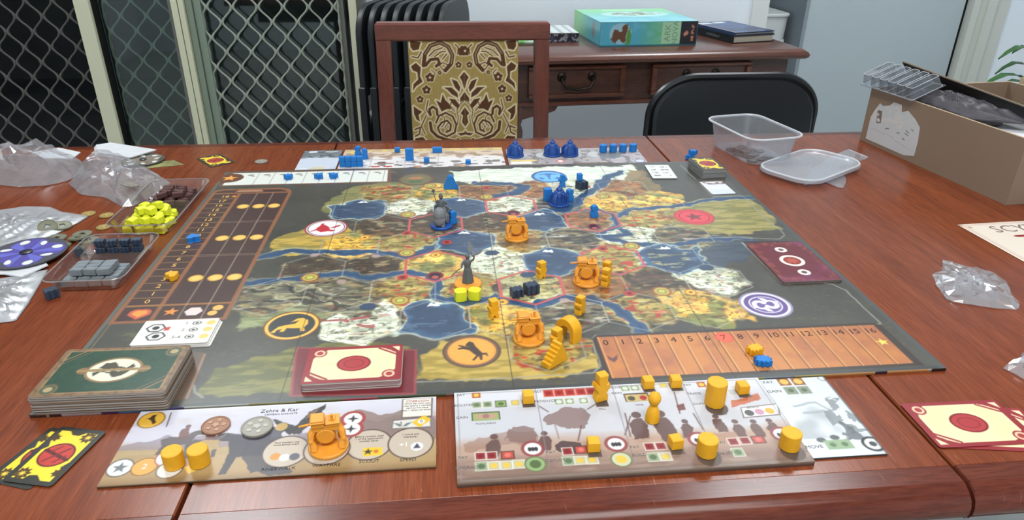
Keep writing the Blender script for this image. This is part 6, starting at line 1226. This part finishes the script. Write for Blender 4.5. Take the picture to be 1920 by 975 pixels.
# --- dials
def dial(label, x, y, z, r, rz, cols, tilt=0.0):
    t = thing('power_dial', label, 'dial', (x, y, z), rz)
    R_ = r*1000; k = Ink(2*R_, 2*R_, 0.9, cols[0], int(R_)); k.disc(0, 0, R_*0.94, cols[1])
    for i in range(6): a = i*PI/3; k.poly([(0, 0), (R_*0.9*math.cos(a-0.22), R_*0.9*math.sin(a-0.22)), (R_*0.9*math.cos(a+0.22), R_*0.9*math.sin(a+0.22))], cols[2], 0.8)
    for i in range(6): a = i*PI/3+0.26; k.line([(0, 0), (R_*0.93*math.cos(a), R_*0.93*math.sin(a))], 0.9, cols[0])
    for i in range(8): a = i*PI/4+0.2; k.disc(R_*0.76*math.cos(a), R_*0.76*math.sin(a), R_*0.155, (70, 66, 70)); k.disc(R_*0.76*math.cos(a), R_*0.76*math.sin(a), R_*0.135, (226, 228, 224))
    k.sheet('dial_face', print_mat('card_print'), 2.0, t, (0, 0, 0.0005), edge_col=(70, 70, 76), corner=R_*0.999)
    MB().lathe([(r*0.16, 0.0025), (r*0.16, 0.0038), (r*0.12, 0.0044), (r*0.03, 0.0046)], 18).build('rivet', mat('black_rivet', (30, 30, 34), 0.35, 0.5), t)
    return t
slab('dial_base', 'white base plate under the purple dial at the left edge', 'dial', [(-0.64, 0.02), (-0.64, -0.035)] + [(-0.5684,-0.0415),(-0.5455,-0.05),(-0.5296,-0.0212),(-0.5601,0.0147)], 0.7530, 0.0018, M_wcard)
dial('purple dial with white number windows on the left table edge', -0.5690, 0.0105, 0.7549, 0.0445, 0.3, ((84, 84, 92), (92, 84, 164), (112, 116, 206)))
dial('grey dial with white number windows beside the far left bags', -0.5660, 0.3835, 0.7508, 0.034, 0.9, ((84, 82, 70), (130, 118, 108), (142, 132, 116)))
# --- coins
def ring_coin(label, x, y, z, rz, tilt, group='ring coins'):
    R_ = 0.0118; n = 24; vv = []; ff = []; sq_ = 0.0034; th = 0.0018
    def sqp(a):
        c, s_ = math.cos(a), math.sin(a); k = sq_/max(abs(c), abs(s_)); return k*c, k*s_
    for z_ in (0, th):
        for i in range(n): a = 2*PI*i/n; vv.append((R_*math.cos(a), R_*math.sin(a), z_))
        for i in range(n): a = 2*PI*i/n; q = sqp(a); vv.append((q[0], q[1], z_))
    for i in range(n):
        j = (i+1) % n; ff += [(i, j, 2*n+j, 2*n+i), (n+j, n+i, 3*n+i, 3*n+j), (2*n+i, 2*n+j, 3*n+j, 3*n+i), (j, i, n+i, n+j)]
    t = thing('ring_coin', label, 'coin', (x, y, z), rz, group); t.rotation_euler = (tilt[0], tilt[1], rz)
    mcoin = mat('aged_zinc', (134, 134, 112), 0.5, 0.4, 0.4, vary=(120, (110, 110, 94), 0.6))
    MB().add(vv, ff).build('coin_body', mcoin, t, smooth=False); MB().tube([(R_*0.93*math.cos(2*PI*i/n), R_*0.93*math.sin(2*PI*i/n), th) for i in range(n)], 0.00045, 5, True).build('coin_rim', mcoin, t)
    return t
for i, ((x, y), tl, dz, lb) in enumerate(zip([(-0.582,0.0911),(-0.5688,0.1007),(-0.5602,0.0655),(-0.544,0.0414),(-0.5327,0.0752),(-0.53,0.0582),(-0.517,0.0556)], ((0.5, 0.25), (0.16, 0.1), (0, 0), (0, 0), (0, 0), (0.14, 0.0), (0, 0)), (0.0058, 0.0030, 0.0002, 0.0002, 0.0002, 0.0030, 0.0002), ('ring coin with square hole tilted up on the milky bag', 'ring coin with square hole leaning at the bag edge', 'middle-left ring coin with square hole on the table', 'ring coin with square hole nearest the purple dial', 'upper coin of the three overlapping ring coins', 'ring coin lying across two others in the trio', 'rightmost coin of the three overlapping ring coins'))): ring_coin(lb, x, y, 0.7503+dz, i*0.7, tl)
for (x, y), lb, sd in zip([(-0.5561,0.1483),(-0.5286,0.1404),(-0.5152,0.0984)], ('small gold coin behind the others left of the food tray', 'small gold coin right of its twin, left of the food tray', 'small gold coin close to the food tray corner'), (3, 4, 5)): coin(lb, x, y, 0.7502, ((150, 126, 70), (186, 164, 96)), sd, 9.5, 1.8, 0.5)
coin('silver coin lying on the near end of the crumpled bag', *(-0.5175,0.2073), 0.7705, ((136, 130, 120), (160, 154, 144)), 6, 12.5, 2.2, 0.5, tilt=(0.25, 0.1))
coin('single grey coin on the table beyond the far left board corner', *(-0.367,0.3663), 0.7502, ((140, 134, 124), (168, 162, 150)), 7, 10.5, 2.0, 0.5)
# --- resource trays
def make_tray(label, x, y, wx, wy, h, div):
    t = thing('token_tray', label, 'tray', (x, y, 0.75), 0.0); m = MB(); n_ = 6
    def loop(w_, l_, r, z): return [(a, b, z) for a, b in rrect(w_, l_, r, n_)]
    prof = [(wx-0.022, wy-0.022, 0.010, 0.0006), (wx-0.016, wy-0.016, 0.011, 0.003), (wx-0.008, wy-0.008, 0.012, h), (wx, wy, 0.013, h), (wx, wy, 0.013, h-0.0008), (wx-0.0066, wy-0.0066, 0.0122, h-0.0008), (wx-0.0148, wy-0.0148, 0.011, 0.0025), (wx-0.022, wy-0.022, 0.010, 0.0)]
    vv = []; ff = []; N_ = 4*(n_+1)
    for a, b, r, z in prof: vv += loop(a, b, r, z)
    for k in range(len(prof)-1):
        for i in range(N_): j = (i+1) % N_; ff.append((k*N_+i, k*N_+j, (k+1)*N_+j, (k+1)*N_+i))
    ff.append(tuple(range(N_))); ff.append(tuple(range(len(prof)*N_-1, (len(prof)-1)*N_-1, -1)))
    m.add(vv, ff).build('tray_shell', M_tray, t)
    MB().prism([(-0.004, 0.0006), (0.004, 0.0006), (0.0012, h*0.75), (-0.0012, h*0.75)], -(wx-0.020)/2, (wx-0.020)/2, 0, Matrix.Translation((0, div, 0)) @ Matrix.Rotation(PI/2, 4, 'Z') @ RX).build('tray_divider', M_tray, t, smooth=False)
    MB().tube([(a, b, h) for a, b in rrect(wx, wy, 0.013, 5)], 0.0007, 6, True).build('tray_rim', M_rimtr, t)
    return t
make_tray('clear tray holding lemon-yellow and brown tokens beside the board', -0.4545, 0.150, 0.086, 0.178, 0.0175, 0.01)
make_tray('clear tray holding grey and dark blue tokens beside the board', -0.4600, -0.028, 0.088, 0.128, 0.0175, 0.014)
WEDGE = [(-6.5,0),(6.5,0),(5.2,7.5),(2.5,8.6),(-2.5,8.6),(-5.2,7.5)]
rg = random.Random(12)
def pile(name, label, group, m, fn, cx, cy, wx, wy, lay, cell, jit=0.35, z0=0.7514):
    for L, (nx, ny) in enumerate(lay):
        for i in range(nx):
            for j in range(ny):
                x = cx + (i-(nx-1)/2)*cell[0]; y = cy + (j-(ny-1)/2)*cell[1]
                o = fn(m); o.name = name; pj = 0.0022*jit; o.location = (x + rg.uniform(-pj, pj), y + rg.uniform(-pj, pj), z0 + L*cell[2] + (0.0012 if L else 0)); r = rg.uniform(-jit, jit); tl = 0.16*jit if L else 0.0; o.rotation_euler = (rg.uniform(-tl, tl), rg.uniform(-tl, tl), r); tag(o, label, 'token', group)
shared = {}
def inst(key, mk):
    def f(m):
        if key not in shared: o = mk(m); shared[key] = o.data; return o
        o = bpy.data.objects.new(key, shared[key]); COL.objects.link(o); return o
    return f
mk_wedge = inst('food_token', lambda m: MB().prism(mm(WEDGE), -0.006, 0.006, 0.0006, RX).build('food_token', m))
mk_log = inst('wood_token', lambda m: MB().prism(mm([(-7.6,-2.2),(-5.6,-3.6),(6.2,-3.6),(7.6,-1.4),(7.6,3.2),(-6.8,3.6)]), 0, 0.0075, 0.0006).build('wood_token', m))
mk_bar = inst('metal_token', lambda m: MB().prism(mm([(-7.4,-3.8),(5.8,-3.8),(7.4,3.8),(-5.8,3.8)]), 0, 0.0080, 0.0006).build('metal_token', m))
mk_oil = inst('oil_token', lambda m: MB().prism(mm([(a*0.85, b*0.85) for a, b in OIL]), 0, 0.0080, 0.0006).build('oil_token', m))
pile('food_token', 'lemon-yellow wedge token in the pile filling the near half of the tray', 'food token pile', M_food, mk_wedge, -0.4545, 0.105, 0.06, 0.07, ((4, 5), (3, 4), (2, 2)), (0.0142, 0.0142, 0.0090), 1.1)
pile('wood_token', 'brown log token in the pile filling the far half of the tray', 'wood token pile', M_wood, mk_log, -0.4545, 0.196, 0.06, 0.07, ((3, 6), (2, 4)), (0.0185, 0.0100, 0.0078), 0.8)
pile('metal_token', 'grey slanted bar token in the near half of the tray', 'metal token pile', M_metal, mk_bar, -0.4605, -0.0545, 0.06, 0.05, ((4, 5), (3, 3)), (0.0150, 0.0088, 0.0083), 0.16)
pile('oil_token', 'dark blue ridged token in the far half of the tray', 'oil token pile', M_oil, mk_oil, -0.4600, 0.0125, 0.06, 0.03, ((4, 1), (4, 1)), (0.0145, 0.0115, 0.0083), 0.3, 0.7530)
flat('oil_token', OIL, 11, M_oil, 'dark blue crate perched on the left rim of its tray', 'token', -0.5075, 0.0130, 0.7502, 0.4)
flat('oil_token', [(a*1.0, b*1.0) for a, b in OIL], 11, M_oil, 'single dark blue crate lying loose on the wood left of the board', 'token', -0.4910, -0.0955, 0.7502, 0.7)

# ================================================================ RIGHT OF THE BOARD
def loft(profile, n_=7):
    vv = []; ff = []; N_ = 4*(n_+1)
    for a, b, r, z in profile: vv += [(x, y, z) for x, y in rrect(a, b, r, n_)]
    for k in range(len(profile)-1):
        for i in range(N_): j = (i+1) % N_; ff.append((k*N_+i, k*N_+j, (k+1)*N_+j, (k+1)*N_+i))
    ff.append(tuple(range(N_))); ff.append(tuple(range(len(profile)*N_-1, (len(profile)-1)*N_-1, -1)))
    return MB().add(vv, ff)
tc_ = thing('food_container', 'frosted rectangular takeaway container holding dark coins, near the black chair', 'container', (0.4915, 0.357, 0.75), math.radians(11))
loft([(0.082, 0.128, 0.020, 0.0008), (0.085, 0.131, 0.021, 0.003), (0.099, 0.147, 0.024, 0.047), (0.109, 0.157, 0.027, 0.0475), (0.110, 0.158, 0.027, 0.0495), (0.104, 0.152, 0.026, 0.050), (0.0975, 0.1455, 0.0235, 0.0488), (0.0835, 0.1295, 0.0205, 0.0038), (0.078, 0.124, 0.019, 0.0018)]).build('container_body', M_pp, tc_)
MB().tube([(a, b, 0.0490) for a, b in rrect(0.1085, 0.1565, 0.0265, 6)], 0.0018, 8, True).build('rim', M_rimpp, tc_)
rg2 = random.Random(5)
mdc = mat('dark_bronze_coin', (84, 80, 78), 0.45, 0.5, 0.4)
def small_coin(label, x, y, z, r, group, tilt=(0, 0)):
    o = MB().lathe([(r*0.92, 0), (r, 0.0003), (r, 0.0014), (r*0.93, 0.0017), (r*0.8, 0.0017), (r*0.78, 0.0014)], 18).build('coin', mdc, None, (x, y, z), (tilt[0], tilt[1], 0)); return tag(o, label, 'coin', group)
sp = [(-0.026, -0.005, 0), (-0.012, 0.012, 0), (-0.018, -0.022, 0), (0.002, -0.012, 0), (-0.026, 0.022, 0), (0.016, -0.030, 0), (0.020, 0.000, 0), (-0.004, -0.042, 0), (0.024, -0.046, 0), (-0.024, -0.044, 0), (0.004, 0.030, 0), (-0.018, 0.002, 1), (-0.010, -0.020, 1), (-0.020, 0.016, 1), (0.004, 0.006, 1), (-0.014, -0.006, 2), (-0.020, 0.010, 2)]
for dx, dy, L in sp:
    c_, s_ = math.cos(math.radians(11)), math.sin(math.radians(11))
    small_coin('dark coin in the loose heap inside the frosted container', 0.4915 + c_*dx - s_*dy, 0.357 + s_*dx + c_*dy, 0.7522 + 0.0022*L, 0.0088, 'coins in the container', (rg2.uniform(-0.1, 0.1)*(L > 0), rg2.uniform(-0.1, 0.1)*(L > 0)))
lid_ = thing('container_lid', 'frosted rounded plastic lid lying on the table beside its container', 'lid', (0.5545, 0.2560, 0.7555), math.radians(33)); lid_.rotation_euler = (0.0, 0.0, math.radians(33))
loft([(0.170, 0.104, 0.034, 0.0), (0.176, 0.110, 0.036, 0.001), (0.176, 0.110, 0.036, 0.006), (0.168, 0.102, 0.033, 0.0066), (0.158, 0.092, 0.030, 0.0062), (0.154, 0.088, 0.028, 0.0036), (0.02, 0.012, 0.005, 0.0034)]).build('lid_body', film_mat('frosted_lid_plastic', (244, 247, 252), 0.5, 0.25, 0.22), lid_)
MB().tube([(a, b, 0.0062) for a, b in rrect(0.172, 0.106, 0.035, 6)], 0.0016, 8, True).build('lid_rim', M_rimpp, lid_)

# --- cardboard box
M_kraft = mat('kraft_cardboard', (140, 120, 102), 0.75, 0.2, vary=(9, (133, 113, 96), 0.6), bump=(120, 0.05)); M_kraft2 = mat('kraft_cut_edge', (190, 168, 138), 0.8, 0.15)
ang = math.atan2(-0.3407, 0.0366)
bx_ = thing('cardboard_box', 'open brown cardboard box with a torn white label on its long side', 'box', (0.7746, 0.084, 0.7502), math.atan2(0.107, 0.994))
Lb, Wb, Hb, tb = 0.3427, 0.30, 0.1005, 0.004
MB().box(0, Wb, 0, Lb, 0, tb).build('box_bottom', M_kraft, bx_, smooth=False)
for nm, a in (('side_panel', (0, tb, 0, Lb)), ('side_panel', (Wb-tb, Wb, 0, Lb)), ('end_panel', (tb, Wb-tb, 0, tb)), ('end_panel', (tb, Wb-tb, Lb-tb, Lb))):
    MB().box(a[0], a[1], a[2], a[3], tb, Hb).build(nm, M_kraft, bx_, smooth=False)
    MB().box(a[0]+0.0004, a[1]-0.0004, a[2]+0.0004, a[3]-0.0004, Hb, Hb+0.0006).build('cut_edge', M_kraft2, bx_, smooth=False)
lb_ = Ink(128, 82, 0.8, (196, 198, 198), 81)
for x0, y0, w_ in ((6,14,9),(-20,-8,10),(10,-4,8),(30,6,10),(30,0,9),(26,-12,7),(42,16,6)): lb_.rect(x0, x0+w_, y0, y0+1.6, (84, 84, 86))
lb_.line([(-62,-12),(58,-26)], 0.7, (150, 150, 150), 0.8); lb_.blend((lb_.noise(9, 2, 2) > 0.56)*(lb_.Y > 6)*(lb_.X < 20)*0.8, (206, 204, 200)); lb_.poly([(-50,26),(-38,30),(-34,4),(-46,0)], (120, 110, 100)); lb_.disc(-42, 8, 4, (206, 206, 204)); lb_.disc(-46, 18, 3, (196, 196, 196))
lo = lb_.sheet('torn_label', M_card, 0.4, bx_, (0, 0.263, 0.048), edge_col=(206, 206, 204)); lo.rotation_euler = (PI/2, 0, -PI/2)
# torn upper outline of the label: pull the top rows of its mesh down along a ragged line
tear = [(-64,-41),(-64,0),(-58,14),(-48,30),(-40,27),(-22,32),(-14,40),(6,40),(10,28),(24,34),(46,24),(60,14),(64,-10)]
for v in lo.data.vertices:
    x, y = v.co.x*1000, v.co.y*1000; top_ = np.interp(x, [a for a, b in tear[1:]], [b for a, b in tear[1:]]); lowb = -41 + (0 if x < 40 else (x-40)*0.25)
    v.co.y = (lowb + (y+41)/82*(top_-lowb))/1000
# contents of the box
def bxw(x, y, z): a = math.atan2(0.107, 0.994); return (0.7746 + x*math.cos(a) - y*math.sin(a), 0.084 + x*math.sin(a) + y*math.cos(a), 0.7502 + z)
zb_ = math.atan2(0.107, 0.994)
ps = thing('paper_block', 'block of white sheets filling the near end of the cardboard box', 'paper', bxw(0.15, 0.115, 0.0042), zb_)
for k in range(8): MB().box(-0.138, 0.138, -0.105, 0.095, 0.0101*k, 0.0101*k+0.0099, 0.0005).build('sheet_bundle', mat('white_paper', (216, 217, 222), 0.6, 0.3), ps, (0.001*(k % 2), 0, 0), smooth=False)
bb = thing('dark_board', 'thin dark board leaning out of the cardboard box', 'board', bxw(0, 0, 0), zb_)
def plate(p0, p1, p2, p3, th): return [p0, p1, p2, p3] + [(q[0]+th, q[1], q[2]) for q in (p0, p1, p2, p3)], [(0, 1, 2, 3), (7, 6, 5, 4), (0, 4, 5, 1), (1, 5, 6, 2), (2, 6, 7, 3), (3, 7, 4, 0)]
MB().add(*plate((0.118, 0.06, 0.088), (0.092, 0.335, 0.088), (0.045, 0.335, 0.1455), (0.092, 0.06, 0.1145), 0.004)).build('board_panel', mat('charcoal_board', (44, 42, 44), 0.5, 0.4), bb, smooth=False)
MB().add(*plate((0.092, 0.06, 0.1146), (0.045, 0.335, 0.1456), (0.045, 0.335, 0.1472), (0.092, 0.06, 0.1162), 0.004)).build('board_edge', mat('board_tan_edge', (126, 112, 96), 0.7, 0.2), bb, smooth=False)
c0 = [bxw(*q)[:2] for q in ((0.010, 0.125, 0), (0.008, 0.30, 0), (0.045, 0.325, 0), (0.070, 0.26, 0), (0.084, 0.12, 0), (0.088, 0.075, 0), (0.05, 0.095, 0))]
M_bbag = mat('grey_poly_bag', (92, 88, 94), 0.42, 0.35, vary=(16, (70, 66, 72), 0.6)); M_bbag.node_tree.nodes['Principled BSDF'].inputs['Alpha'].default_value = 0.72
crumple('poly_bag', 'dark grey translucent plastic bag lying on top of the cardboard box', c0, 0.026, 31, M_bbag, base=0.8462, rings=12, n=60, jit=0.5, sm=True)
MBk = MB().prism([(0.012, 0.13), (0.066, 0.11), (0.062, 0.26), (0.010, 0.30)], 0, 0.010, 0.003).build('dark_booklet', mat('booklet_dark', (60, 56, 60), 0.5, 0.4, vary=(30, (84, 80, 84), 0.5)), None, bxw(0, 0, 0.0855), (0, 0, zb_)); tag(MBk, 'dark booklet showing through the grey bag on the box', 'booklet')
bl = thing('blister_tray', 'clear tray with a row of cells resting on the cardboard box rim', 'tray', bxw(-0.012, 0.222, 0.1035), zb_ + math.radians(2))
bl.rotation_euler = (0, math.radians(-22), zb_ + math.radians(2))
M_blis = film_mat('blister_plastic', (232, 236, 240), 0.45, 0.06, 0.06)
for k in range(6):
    y0 = 0.0215*k; pr = [(0.062, 0.0225, 0.004, 0.0), (0.060, 0.0205, 0.004, 0.001), (0.052, 0.0165, 0.003, 0.020), (0.010, 0.004, 0.001, 0.0205)]
    cl_ = loft(pr, 3).build('cell', M_blis, bl, (0.031, y0 + 0.012, 0.0), smooth='auto'); ce = MB()
    for zz, ww, ll in ((0.0005, 0.061, 0.0215), (0.020, 0.052, 0.0165)): ce.tube([(a, b, zz) for a, b in rrect(ww, ll, 0.003, 2)], 0.0005, 5, True)
    ce.build('cell_edge', M_rimpp, cl_)
MB().tube([(0, 0, 0), (0.064, 0, 0), (0.064, 0.131, 0), (0, 0.131, 0)], 0.0010, 6, True).build('tray_flange', M_blis, bl)
# --- second cardboard tray behind
b2 = thing('cardboard_tray', 'second shallow cardboard tray behind the open box at the right edge', 'box', (1.085, 0.255, 0.7502), 0.08)
for a in ((-0.004, 0, 0, 0.22), (0.03, 0.034, 0, 0.22)): pass
MB().box(0, 0.26, 0, 0.215, 0, 0.004).build('box_bottom', M_kraft, b2, smooth=False)
for nm, a in (('side_panel', (0, 0.004, 0, 0.215)), ('side_panel', (0.256, 0.26, 0, 0.215)), ('end_panel', (0.004, 0.256, 0, 0.004)), ('end_panel', (0.004, 0.256, 0.211, 0.215))): MB().box(a[0], a[1], a[2], a[3], 0.004, 0.105).build(nm, M_kraft2, b2, smooth=False)
# --- printed reference sheet at the right
rs = Ink(230, 150, 0.9, (226, 214, 200), 91); rs.line([(-110,-72),(110,-72),(110,72),(-110,72)], 0.9, (176, 120, 104), 0.8, True); rs.line([(-107,-69),(107,-69),(107,69),(-107,69)], 0.6, (176, 120, 104), 0.7, True)
for q in ((-112,72),(-104,64)): rs.disc(q[0], q[1], 3, (176, 120, 104), 0.7)
rs.poly([(-62,26),(100,26),(100,32),(-62,32),(-68,29)], (140, 40, 48)); rs.blend((rs.noise(3, 2, 1) > 0.5)*(np.abs(rs.Y-29) < 2)*(rs.X > -50)*(rs.X < 90)*0.7, (220, 170, 160))
for k in range(9): rs.blend((rs.noise(2.6, 10+k, 1) > 0.42)*(np.abs(rs.Y-(18-9*k)) < 1.2)*(rs.X > -60)*(rs.X < (-20 if k % 3 == 0 else 90))*0.9, (100, 90, 90))
rsh = thing('reference_sheet', 'cream printed sheet with a red bar, cut off by the right picture edge', 'sheet', (0.7715, -0.0495, 0.7502), 0.055)
rs.sheet('paper', print_mat('card_print'), 0.6, rsh, edge_col=(170, 120, 110)); text('SCYTHE', 0.030, (-0.080, 0.052, 0.00066), 0, mat('ink_title_brown', (120, 100, 92), 0.5, 0.3), rsh, align='LEFT')
# --- palm in a pot by the door
M_leaf = mat('palm_leaf', (44, 92, 46), 0.4, 0.5, vary=(20, (70, 120, 60), 0.5))
pl = thing('potted_palm', 'green palm with long pointed leaves by the white wall at the right', 'plant', (2.16, 1.62, 0))
MB().lathe([(0.09, 0), (0.10, 0.02), (0.13, 0.26), (0.14, 0.27), (0.14, 0.29), (0.125, 0.29), (0.118, 0.25)], 24).build('pot', mat('terracotta', (150, 96, 70), 0.7, 0.2), pl)
MB().lathe([(0.115, 0.24), (0.11, 0.255), (0.02, 0.26)], 20).build('soil', mat('soil', (54, 40, 30), 0.9, 0.1), pl)
rgp = random.Random(9)
lv = [(-0.15, 0.0, 0.70, 0.0), (-0.13, 0.02, 0.64, 0.2), (-0.19, -0.02, 0.605, -0.1), (-0.09, 0.05, 0.57, 0.3), (-0.12, -0.06, 0.545, 0.0), (0.12, 0.05, 0.66, 0.1), (0.15, -0.08, 0.58, -0.2), (0.02, 0.16, 0.68, 0.0), (-0.05, -0.16, 0.62, 0.1), (0.08, -0.14, 0.70, 0.2), (-0.02, 0.02, 0.76, 0)]
for tx, ty, tz, tw in lv:
    base = Vector((tx*0.1, ty*0.1, 0.26)); elb = Vector((tx*0.35, ty*0.35, tz*0.98)); tip = Vector((tx*1.35, ty*1.35, tz-0.03)); mid = Vector((tx*0.9, ty*0.9, tz+0.012))
    st_m = MB().tube([base, base.lerp(elb, 0.5)+Vector((0, 0, 0.02)), elb], [0.005, 0.004, 0.003], 6).build('stem', M_leaf, pl)
    d_ = Vector((tx, ty, 0)); d_ = d_.normalized() if d_.length > 0 else Vector((1, 0, 0)); sd_ = Vector((-d_.y, d_.x, 0)); vv = []; ff = []
    pts = [elb, elb.lerp(mid, 0.5)+Vector((0, 0, 0.01)), mid, mid.lerp(tip, 0.55)+Vector((0, 0, 0.004)), tip]; wd = [0.004, 0.017, 0.020, 0.013, 0.001]
    for q, w_ in zip(pts, wd): vv += [q - sd_*w_ + Vector((0, 0, 0.005)), q, q + sd_*w_ + Vector((0, 0, 0.005)), q - Vector((0, 0, 0.0012))]
    for k in range(4):
        a = 4*k; b_ = a+4; ff += [(a, a+1, b_+1, b_), (a+1, a+2, b_+2, b_+1), (a+2, a+3, b_+3, b_+2), (a+3, a, b_, b_+3)]
    MB().add(vv, ff).build('leaf', M_leaf, pl)
